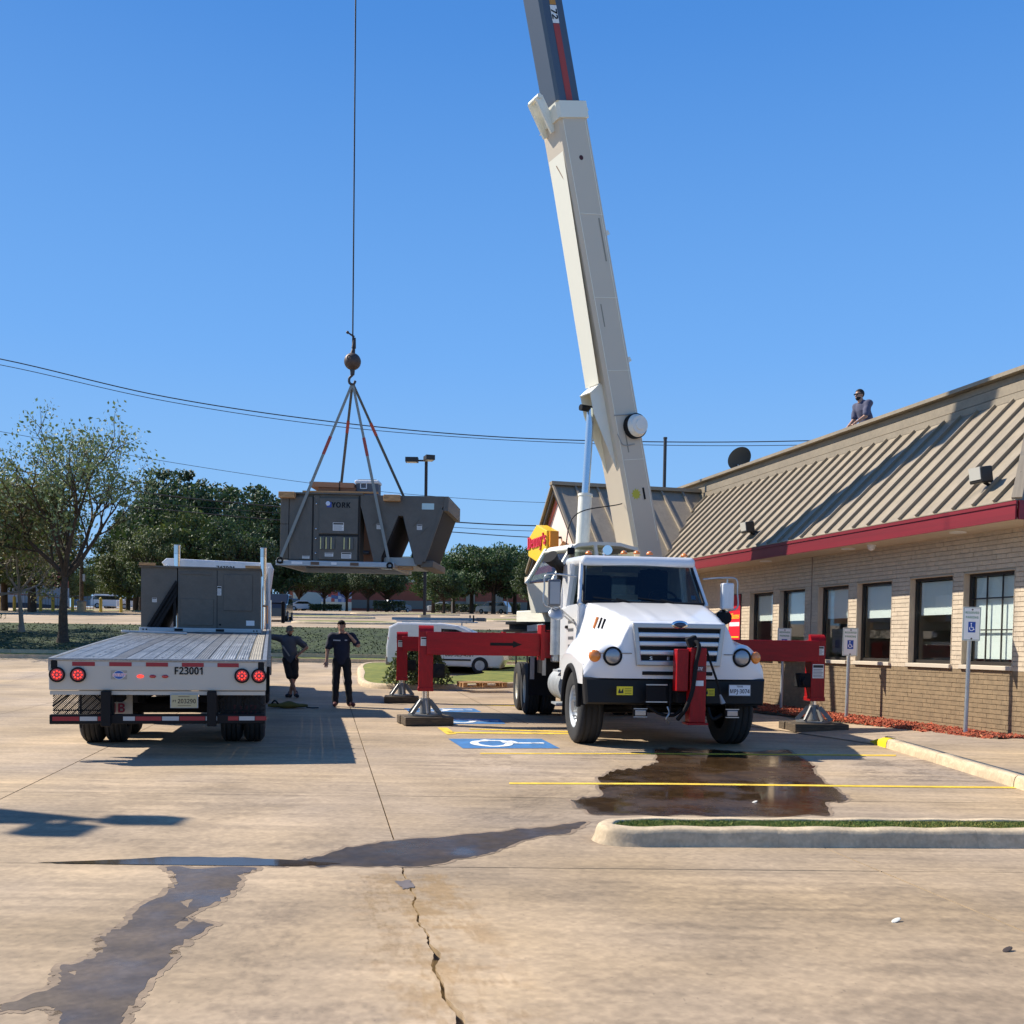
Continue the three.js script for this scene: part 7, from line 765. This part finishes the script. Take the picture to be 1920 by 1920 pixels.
const lD = 'dark round crowned tree in front of the brick store', gD = 'trees before the store'; for (const [px, y, D] of [[530, 1052, 150], [560, 1062, 158], [608, 1060, 150], [650, 1062, 156], [690, 1060, 150], [726, 1066, 154]]) stand(px, y, D, dD, 7.5, lD, gD);
const lC = 'leafy green tree beside the store car park', gC = 'green trees by the store'; for (const [px, y, D] of [[812, 1032, 138], [850, 1040, 145], [884, 1015, 140], [925, 1012, 136], [965, 1016, 140], [992, 1022, 138], [832, 1060, 130], [1010, 1050, 128]]) stand(px, y, D, dC, 9.5, lC, gC);
stand(1015, 1025, 110, dA, 14, 'dark tree half hidden by the gable', 'tree by the gable');
// hedge in front of the store
{ const R = rng(66); for (const [a, b, h] of [[815, 905, 1.3], [915, 975, 1.5], [700, 760, 1.6], [580, 640, 1.0]]) { const p0 = T(a, 148), p1 = T(b, 148), P = [], C = []; const c = p0.clone().lerp(p1, 0.5); for (let i = 0; i < 1800; i++) { const q = V(lerp(p0.x, p1.x, R()) - c.x, h * Math.sqrt(R()), (R() - 0.5) * 1.4); const t = TA[Math.floor(R() * 3)], k = 0.7 + 0.6 * R(); leafQuad(P, 0, C, q, 0.28, R, t.map((v) => v * k)); } const o = solo('hedge', leafGeo(P, C), M.leaf, `clipped dark hedge before the brick store, ${h} metres tall`, 'hedge'); o.position.copy(c); o.userData.label = { 1.3: 'long clipped hedge below the blue direction sign', 1.5: 'clipped hedge beside the parked white vehicle by the store', 1.6: 'hedge behind the dark blue parked car', 1: 'low hedge beside the store loading wall' }[h]; } }
{ const R = rng(99), P = [], C = [], p = T(785, 29.3); for (let i = 0; i < 5200; i++) { const th = R() * 6.283, rr = Math.sqrt(R()), y = 0.95 * Math.pow(R(), 0.8); const sp = (1 - 0.55 * y) * 1.0; leafQuad(P, 0, C, V(Math.cos(th) * rr * 1.0 * sp * 0.95, y, Math.sin(th) * rr * 0.6 * sp), 0.07 + 0.05 * R(), R, [[0.08, 0.12, 0.025], [0.12, 0.16, 0.035], [0.05, 0.08, 0.02]][Math.floor(R() * 3)]); } const sh = thing('shrub', 'bushy green shrub behind the red outrigger legs', 'shrub', p.setY(p.y + 0.15)); sh.scale.set(1.15, 1.15, 1.1); const w = []; for (let k = 0; k < 9; k++) w.push(rod([0, -0.05, 0], [(R() - 0.5) * 1.2, 0.7 * R() + 0.2, (R() - 0.5) * 0.7], 0.015, 0.006, 5)); part('stems', w, M.bark, sh); part('foliage', leafGeo(P, C), M.leaf, sh); }
// ---------------------------------------------------------------- far buildings
const brickWarm = mat(0xffffff, 0.9, 0, { map: mottled([0.58, 0.31, 0.25], 0.08, 24, 951) }), brickDark = brickWarm;
{ const D = 196, p0 = Zp(540, 1100, D), p1 = Zp(1010, 1100, D - 10), y0 = ht(0, -D) - 1, yT = Zp(760, 1048, D).y; const b = thing('brick_store', 'large brown brick store building beyond the far car park', 'building', V((p0.x + p1.x) / 2, y0, -D - 12)); const L = p1.x - p0.x; part('wall', [box(L, yT - y0, 24, 0, (yT - y0) / 2, 0)], brickDark, b); part('band', [box(L + 0.2, 1.2, 24.2, 0, (Zp(760, 1086, D).y - y0), 0)], M.soffit, b); part('base_course', [box(L + 0.15, 1.6, 24.15, 0, 2.4, 0)], mat([0.2, 0.17, 0.15], 0.9), b); part('coping', [box(L + 0.5, 0.5, 24.5, 0, yT - y0 + 0.2, 0)], M.soffit, b); for (const px of [872, 882, 930, 938]) { const q = Zp(px, 1120, D - 12); part('door_frame', box(0.7, 5.5, 0.3, q.x - b.position.x, 4.5, 12.2), M.reveal, b); }
  // lit wing turned to the sun
  const w0 = Zp(545, 1110, 182), w1 = Zp(660, 1110, 200); const g = thing('brick_store_wing', 'sunlit orange brick wing of the far store', 'building', V((w0.x + w1.x) / 2, y0, -191), Math.atan2(18, w1.x - w0.x)); const LW = Math.hypot(w1.x - w0.x, 18); part('wall', box(LW, Zp(600, 1072, 190).y - y0, 0.6, 0, (Zp(600, 1072, 190).y - y0) / 2, 0), brickWarm, g); part('white_base', box(LW * 0.98, 3.0, 0.5, 0.0, 2.6, 0.4), mat([0.6, 0.56, 0.5], 0.8), g); for (const k of [-0.36, -0.28, -0.2]) part('pilaster', box(0.5, 9, 0.3, LW * k, 6, 0.45), mat([0.22, 0.08, 0.06], 0.9), g); }
{ // stacked goods in shrink wrap beside the wing
  const R = rng(12); const cols = [[0.10, 0.17, 0.42], [0.35, 0.08, 0.08], [0.45, 0.5, 0.6], [0.06, 0.12, 0.30], [0.30, 0.34, 0.5]]; for (let i = 0; i < 9; i++) { const px = 606 + i * 6.2, p = T(px, 176); const h = [2.1, 2.6, 1.8, 2.4, 3.2, 3.6, 3.3, 2.8, 3.0][i]; const t = thing('pallet_stack', ['short stack of blue wrapped goods', 'stack of dark blue wrapped goods with red top', 'low stack of pale blue wrapped goods', 'stack of grey wrapped goods near the store', 'tall mixed stack of wrapped goods', 'tallest stack of blue drums and cartons', 'tall stack with blue and white cartons', 'stack of red cartons and crates', 'end stack of slate blue goods'][i] + ' beside the brick wing', 'stacked goods', V(p.x, p.y + 1.0, p.z), 0.2 * R(), 'stacked goods by the store'); part('plinth', box(0.6, 2.2, 0.8, 0, -0.6, 0), mat([0.6, 0.57, 0.5], 0.9), t); let y = 0.5; while (y < h) { const hh = 0.5 + 0.4 * R(); part('carton', box(0.55, hh - 0.03, 0.7, (R() - 0.5) * 0.05, y + hh / 2, 0), mat(cols[Math.floor(R() * 5)], 0.5), t); y += hh; } } }
{ const D = 118, p = T(0, D), b = thing('brick_annex', 'red brick building with grey bands behind the yellow posts', 'building', V(Zp(-60, 1100, D).x, p.y - 0.5, -D - 6)); const W = 2 * (Zp(44, 1100, D).x - b.position.x), top = Zp(20, 1040, D).y - b.position.y; part('wall', box(W, top, 12, 0, top / 2, 0), brickDark, b); part('grey_band', box(W + 0.1, 1.3, 12.1, 0, top * 0.42, 0), mat([0.30, 0.29, 0.29], 0.8), b); part('grey_band', box(W + 0.1, 0.9, 12.1, 0, top * 0.24, 0), mat([0.34, 0.33, 0.32], 0.8), b); part('base', box(W + 0.05, top * 0.2, 12.05, 0, top * 0.08, 0), mat([0.05, 0.05, 0.06], 0.8), b); }
{ // iron fence, bollards, bin, wheel stops
  const f = thing('iron_fence', 'dark iron railing fence behind the yellow posts', 'fence', T(110, 104)); for (let i = 0; i < 26; i++) { const x = -4 + i * 0.3; part('picket', box(0.03, 1.5, 0.03, x, 0.75, 0), M.darkSteel, f); } part('rail', box(7.6, 0.05, 0.05, -0.2, 1.4, 0), M.darkSteel, f); part('rail', box(7.6, 0.05, 0.05, -0.2, 0.2, 0), M.darkSteel, f);
  const ym = mat([0.70, 0.47, 0.07], 0.6), pm = mat([0.36, 0.38, 0.36], 0.6); [[2, 1138, 1095, 1], [27, 1134, 1090, 1], [76, 1135, 1085, 1], [99, 1138, 1093, 1], [136, 1138, 1122, 0], [189, 1140, 1127, 0], [227, 1141, 1127, 0]].forEach(([px, yb, yt, pole], i) => { const D = 88, p = T(px, D); const t = thing('yellow_post', pole ? 'yellow guard post carrying a thin grey sign pole' : 'plain yellow guard post on the verge of the upper lot', 'bollard', p, 0, pole ? 'guard posts with poles' : 'plain guard posts'); const yb2 = 1.15; part('sleeve', rod([0, 0, 0], [0, yb2, 0], 0.13, 0.13, 14), ym, t); part('cap', at(new THREE.SphereGeometry(0.13, 12, 6, 0, 6.3, 0, 1.57), 0, yb2, 0), ym, t); if (pole) { part('pole', rod([0, yb2, 0], [0, 2.9, 0], 0.05, 0.05, 8), pm, t); part('sign_back', box(0.4, 0.5, 0.03, 0, 2.7, 0.06), pm, t); } });
  const bn2 = T(153, 88), b = thing('litter_bin', 'round concrete litter bin under the verge tree', 'litter bin', bn2); part('drum', at(new THREE.CylinderGeometry(0.38, 0.36, 0.85, 20), 0, 0.43, 0), M.kerb, b); part('lid', at(new THREE.CylinderGeometry(0.36, 0.40, 0.12, 20), 0, 0.91, 0), M.reveal, b);
  for (const [px, l] of [[45, 'next to the first guard post'], [66, 'between the guard posts'], [180, 'right of the litter bin'], [204, 'near the last plain guard post'], [120, 'behind the dark tree trunk']]) { const p = T(px, 92); solo('wheel_stop', at(new RoundedBoxGeometry(1.7, 0.14, 0.2, 2, 0.05), p.x, p.y + 0.1, p.z), M.sticker, 'white concrete wheel stop ' + l, 'wheel stop'); }
  const pl = T(153, 100); const up = thing('utility_pole', 'brown timber utility pole behind the litter bin', 'pole', pl); part('shaft', rod([0, 0, 0], [0, 6.5, 0], 0.20, 0.15, 12), M.oldWood, up); part('meter_box', box(0.3, 0.7, 0.2, 0.2, 3.2, 0), M.galv, up); part('crossarm', box(1.6, 0.12, 0.12, 0, 6.1, 0), M.oldWood, up);
}
// ---------------------------------------------------------------- cars
function car(p, ry, L, c, label, suv) { const t = thing('parked_car', label, 'car', p, ry); const m = mat(c, 0.3, 0.1, { clearcoat: 0.8, clearcoatRoughness: 0.08 }); const h = suv ? 1.68 : 1.45, w = 0.88; const prof = suv ? [[-L / 2, 0.35], [L / 2, 0.35], [L / 2, 0.75], [L / 2 - 0.15, 0.98], [L / 2 - 1.05, 1.05], [L / 2 - 1.7, h - 0.06], [L / 2 - 2.2, h], [-L / 2 + 0.5, h], [-L / 2 + 0.12, 1.08], [-L / 2, 0.9]] : [[-L / 2, 0.35], [L / 2, 0.35], [L / 2, 0.66], [L / 2 - 0.2, 0.82], [L / 2 - 1.2, 0.94], [L / 2 - 1.9, h - 0.05], [L / 2 - 2.4, h], [-L / 2 + 1.4, h - 0.04], [-L / 2 + 0.65, 1.02], [-L / 2, 0.92]]; const g = ext(prof, 2 * w - 0.16, 0.08); g.translate(0, 0, -w + 0.08); part('body', g, m, t); const wy = suv ? 1.1 : 1.0; const gp = suv ? [[L / 2 - 1.12, wy], [L / 2 - 1.72, h - 0.12], [-L / 2 + 0.55, h - 0.12], [-L / 2 + 0.25, wy]] : [[L / 2 - 1.25, wy], [L / 2 - 1.92, h - 0.1], [-L / 2 + 1.4, h - 0.1], [-L / 2 + 0.85, wy]]; const gg = ext(gp, 2 * w + 0.012); gg.translate(0, 0, -w - 0.006); part('side_windows', gg, mat([0.01, 0.012, 0.014], 0.08, 0, { clearcoat: 1 }), t); part('rear_window', box(0.02, 0.36, 1.3, -L / 2 + (suv ? 0.27 : 1.0), (wy + h) / 2 - 0.02, 0, 0, 0, suv ? -0.55 : -1.1), mat([0.01, 0.012, 0.014], 0.08), t); for (const x of [-L / 2 + 0.8, L / 2 - 0.85]) for (const z of [-w + 0.06, w - 0.06]) { const wl = part('wheel', at(tyreGeo(0.33, 0.2, 0.19), x, 0.33, z, 0, Math.PI / 2), M.rubber, t); part('rim', at(disc(0.19, 0.21, 16), x, 0.33, z, Math.PI / 2), M.galv, wl); } for (const z of [-0.65, 0.65]) { part('tail_light', box(0.06, 0.16, 0.3, -L / 2 + 0.0, 0.86, z), M.lensRed, t); part('headlight', box(0.06, 0.14, 0.34, L / 2 - 0.03, 0.70, z), M.lamp, t); } return t; }
car(T(744, 152), 1.0, 4.6, [0.02, 0.04, 0.09], 'dark blue hatchback parked before the brick store', true); car(T(925, 146), 2.75, 4.7, [0.75, 0.75, 0.74], 'white sport utility car parked under the green trees', true); car(T(832, 150), 0.2, 4.6, [0.7, 0.7, 0.7], 'white saloon half hidden by the long hedge', false); car(T(548, 152), 0.3, 5.0, [0.03, 0.12, 0.32], 'bright blue pickup shaped car under the trees', true); car(T(572, 150), 0.1, 4.6, [0.6, 0.6, 0.6], 'pale car beside the bright blue one', false);
car(T(210, 128), 0.25, 4.8, [0.72, 0.72, 0.71], 'white sport utility car parked on the far left grass', true); car(T(178, 130), 0.2, 4.7, [0.06, 0.16, 0.24], 'teal blue saloon parked beside the white car', false); car(T(233, 134), 0.3, 4.6, [0.65, 0.65, 0.65], 'small pale car behind the white sport utility car', false); car(T(258, 120), 0.3, 4.4, [0.7, 0.7, 0.7], 'white saloon peeking out beside the trailer unit', false); car(T(517, 66), -1.45, 4.6, [0.02, 0.022, 0.026], 'dark pickup parked beyond the trailer mirror', true);
// ---------------------------------------------------------------- white van with ladder rack
{ const p = T(842, 36), t = thing('service_van', 'white compact service van with a ladder rack on its roof', 'van', p, -0.10); t.scale.setScalar(0.9); const m = M.white; const L = 4.4, h = 1.84, w = 0.86; const prof = [[-L / 2, 0.42], [L / 2 - 0.15, 0.30], [L / 2, 0.55], [L / 2 - 0.05, 0.85], [L / 2 - 0.75, 1.12], [L / 2 - 1.25, 1.55], [L / 2 - 1.75, 1.76], [L / 2 - 2.4, h], [-L / 2 + 0.35, h], [-L / 2 + 0.08, h - 0.14], [-L / 2 - 0.02, 0.95]]; const g = ext(prof, 2 * w - 0.16, 0.08); g.translate(0, 0, -w + 0.08); part('body', g, m, t); const gg = ext([[L / 2 - 0.92, 1.14], [L / 2 - 1.35, 1.52], [L / 2 - 1.8, 1.68], [L / 2 - 2.35, 1.70], [L / 2 - 2.35, 1.14]], 2 * w + 0.012); gg.translate(0, 0, -w - 0.006); part('side_window', gg, mat([0.01, 0.012, 0.014], 0.08, 0, { clearcoat: 1 }), t); const sw = ext([[L / 2 - 0.76, 1.14], [L / 2 - 1.22, 1.54], [L / 2 - 1.26, 1.52], [L / 2 - 0.80, 1.12]], 2 * w - 0.2); sw.translate(0.03, 0, -w + 0.1); part('windscreen', sw, M.tint, t);
  for (const z of [-w + 0.09, w - 0.09]) part('tail_light', rbox(0.10, 0.62, 0.16, 0.03, -L / 2 + 0.02, 1.05, z), M.lensRed, t); part('rear_bumper', rbox(0.2, 0.34, 1.7, 0.05, -L / 2 - 0.02, 0.45, 0), M.reveal, t); part('side_moulding', box(2.2, 0.06, 0.02, -0.1, 0.52, w + 0.012), M.black, t); part('panel_line', [box(0.012, 1.1, 0.012, -0.05, 1.1, w + 0.004), box(1.4, 0.012, 0.012, -1.2, 1.35, w + 0.004)], M.reveal, t); const tx = lettering('866-525-4901', 0.13, 0.006); part('phone_number', at(tx, 0.55, 0.72, w + 0.003), M.black, t); part('round_logo', at(new THREE.TorusGeometry(0.16, 0.012, 8, 28), 0.55, 1.0, w + 0.006), M.reveal, t); label2d('badge', 0.22, 0.24, plateMat(64, 64, (c) => { c.fillStyle = '#e8e8e8'; c.fillRect(0, 0, 64, 64); c.strokeStyle = '#222'; c.lineWidth = 5; c.strokeRect(5, 5, 54, 54); c.fillStyle = '#222'; c.beginPath(); c.arc(32, 34, 11, 0, 7); c.fill(); }), t, -1.62, 1.12, w + 0.012);
  for (const x of [-L / 2 + 0.85, L / 2 - 0.85]) for (const z of [-w + 0.05, w - 0.05]) { const wl = part('wheel', at(tyreGeo(0.32, 0.2, 0.19), x, 0.32, z, 0, Math.PI / 2), M.rubber, t); part('rim', at(disc(0.19, 0.21, 16), x, 0.32, z, Math.PI / 2), M.galv, wl); }
  const rk = part('roof_rack', [box(3.0, 0.05, 0.05, -0.45, h + 0.14, 0.62), box(3.0, 0.05, 0.05, -0.45, h + 0.14, -0.62), ...[-1.7, -0.6, 0.6].flatMap((x) => [box(0.05, 0.05, 1.3, x, h + 0.12, 0), box(0.05, 0.14, 0.05, x, h + 0.06, 0.6)])], M.galv, t); part('rack_hook', [box(0.05, 0.26, 0.05, 1.05, h + 0.26, 0.62), box(0.05, 0.26, 0.05, 0.9, h + 0.26, 0.5)], M.black, rk);
  const ld = thing('ladder', 'blue fibreglass ladder carried on the van roof', 'ladder', p.clone().add(V(0, 0.9 * (h + 0.18), 0.27)), -0.10); const bm = mat([0.10, 0.20, 0.30], 0.6); part('stile', box(3.2, 0.09, 0.03, -0.35, 0.05, 0.22), bm, ld); part('stile', box(3.2, 0.09, 0.03, -0.35, 0.05, -0.22), bm, ld); for (let k = 0; k < 10; k++) part('rung', rod([-1.8 + k * 0.32, 0.05, -0.22], [-1.8 + k * 0.32, 0.05, 0.22], 0.016), M.steel, ld); part('hinge_cap', rbox(0.3, 0.12, 0.5, 0.02, 1.15, 0.05, 0), mat([0.08, 0.10, 0.13], 0.6), ld);
}
{ const p = T(905, 28.6), t = thing('timber_pallet', 'pale timber pallet lying behind the truck wheels', 'pallet', p.setY(p.y + 0.13), 0.25); for (let k = 0; k < 6; k++) part('deck_board', box(1.25, 0.022, 0.11, 0, 0.13, -0.42 + k * 0.17), M.wood, t); for (const z of [-0.4, 0, 0.4]) { part('base_board', box(1.25, 0.022, 0.11, 0, 0.011, z), M.wood, t); for (const x of [-0.56, 0, 0.56]) part('block', box(0.12, 0.095, 0.1, x, 0.07, z), M.wood, t); } }
// ---------------------------------------------------------------- lamps, signs, wires
function lampPost(p, H, heads, label, ry, hw = 0.66, hd2 = 0.46) { const t = thing('lamp_post', label, 'lamp post', p, ry); const dm = mat([0.035, 0.022, 0.018], 0.6); part('pole', box(0.15, H, 0.15, 0, H / 2, 0), dm, t); part('base', at(new THREE.CylinderGeometry(0.32, 0.34, 0.7, 20), 0, 0.35, 0), M.kerb, t); for (const [x, z] of heads) { const a = Math.atan2(z, x), R = Math.hypot(x, z); const hd = part('lamp_head', [at(new THREE.BoxGeometry(hw, 0.24, hd2), x, H - 0.02, z, 0, -a)], M.bronze, t); part('lens', [at(new THREE.BoxGeometry(hw * 0.78, 0.02, hd2 * 0.78), x, H - 0.145, z, 0, -a)], mat([0.5, 0.5, 0.46], 0.3), hd); part('arm', beam(V(0, H - 0.05, 0), V(x * (1 - 0.2 / R), H - 0.05, z * (1 - 0.2 / R)), 0.07, 0.08), dm, t); } return t; }
lampPost(T(796, 54), Zp(799, 862, 54).y - ht(0, -54), [[-0.75, 0], [0.2, 0.6]], 'dark square lamp post with two box heads behind the van', 0);
{ const g = G(152, 1537), H = 7.6, k = H * 1.068; lampPost(V(g.x - 0.924 * k, 0, g.z - 0.382 * k), H, [[-0.50, 0], [0.50, 0], [0.0, 0.45]], 'lamp post with three box heads whose shadow falls on the concrete', 0.02, 0.46, 0.36); }
{ const s = thing('direction_sign', 'small turquoise arrow sign on a pale post by the store', 'sign', T(847, 144)); part('post', box(0.2, 3.4, 0.2, 0, 1.7, 0), M.sticker, s); part('panel', box(1.0, 1.1, 0.12, 0, 3.7, 0), mat([0.12, 0.50, 0.62], 0.5), s); part('arrow', ext([[-0.3, -0.1], [0, -0.1], [0, -0.3], [0.35, 0.05], [0, 0.4], [0, 0.2], [-0.3, 0.2]], 0.02).translate(0, 3.65, 0.065), M.sticker, s); const s2 = thing('direction_sign', 'blue rectangular board sign on two posts by the store', 'sign', T(955, 140)); part('post', box(0.18, 3.2, 0.18, -0.3, 1.6, 0), M.sticker, s2); part('post', box(0.16, 4.2, 0.16, 0.75, 2.1, 0), M.galv, s2); part('panel', box(1.3, 0.95, 0.1, 0, 3.3, 0), mat([0.10, 0.22, 0.42], 0.5), s2); }
function wireRun(pts, D0, D1, r, label) { const n = pts.length; const v = pts.map(([px, py], i) => Zp(px, py, lerp(D0, D1, i / (n - 1)))); solo('overhead_wire', tube(v, r, 80, 6), M.wire, label, 'power line', 'overhead wires'); }
wireRun([[-200, 640], [0, 673], [300, 742], [600, 788], [900, 817], [1200, 828], [1530, 826], [2100, 800]], 52, 60, 0.028, 'upper wire of the pair sweeping across behind the hook'); wireRun([[-200, 652], [0, 684], [300, 750], [600, 796], [900, 822], [1200, 834], [1530, 834], [2100, 812]], 52, 60, 0.018, 'lower wire of the pair sweeping across behind the hook'); wireRun([[-200, 775], [0, 809], [280, 860], [560, 903], [760, 926], [1010, 942], [1400, 945]], 66, 80, 0.016, 'thin wire running behind the hanging unit'); wireRun([[-200, 836], [0, 876], [280, 925], [520, 950], [840, 978], [1010, 986], [1400, 990]], 62, 72, 0.038, 'thick cable crossing the tree crowns'); wireRun([[-200, 880], [0, 906], [250, 940], [520, 962], [840, 988], [1010, 996], [1400, 1000]], 64, 74, 0.018, 'thin middle cable below the thick cable'); wireRun([[-200, 905], [0, 925], [250, 950], [520, 975], [840, 997], [1010, 1008], [1400, 1014]], 64, 74, 0.03, 'lowest cable crossing behind the hanging unit');
{ const p = G(548, 1328), t = thing('canvas_bag', 'olive canvas tool bag lying flat on the shaded concrete', 'bag', p, 0.1); const rows = []; for (let i = 0; i <= 14; i++) { const u = i / 14, r = []; for (let k = 0; k <= 12; k++) { const a = k / 12 * Math.PI * 2, w = 0.16 * Math.pow(Math.sin(Math.PI * clamp(u, 0.06, 0.96)), 0.5) * (1 + 0.2 * Math.sin(u * 17)), hh = 0.075 * Math.pow(Math.sin(Math.PI * clamp(u, 0.05, 0.97)), 0.6) * (1 + 0.3 * Math.sin(u * 13 + 1)); r.push([lerp(-0.5, 0.32, u), Math.max(0.004, 0.06 + Math.sin(a) * hh), Math.cos(a) * w]); } rows.push(r); } part('sack', skin(rows), mat(0xffffff, 0.95, 0, { map: mottled([0.36, 0.33, 0.15], 0.2, 10, 971), side: THREE.DoubleSide }), t); part('handle', tube([[-0.45, 0.05, 0.02], [-0.36, 0.16, 0.05], [-0.28, 0.10, 0.08]], 0.018), M.blackSat, t); part('strap', tube([[0.3, 0.03, 0.05], [0.42, 0.02, 0.12], [0.55, 0.02, 0.06]], 0.012), M.blackSat, t); }
renderer.render(scene, camera);
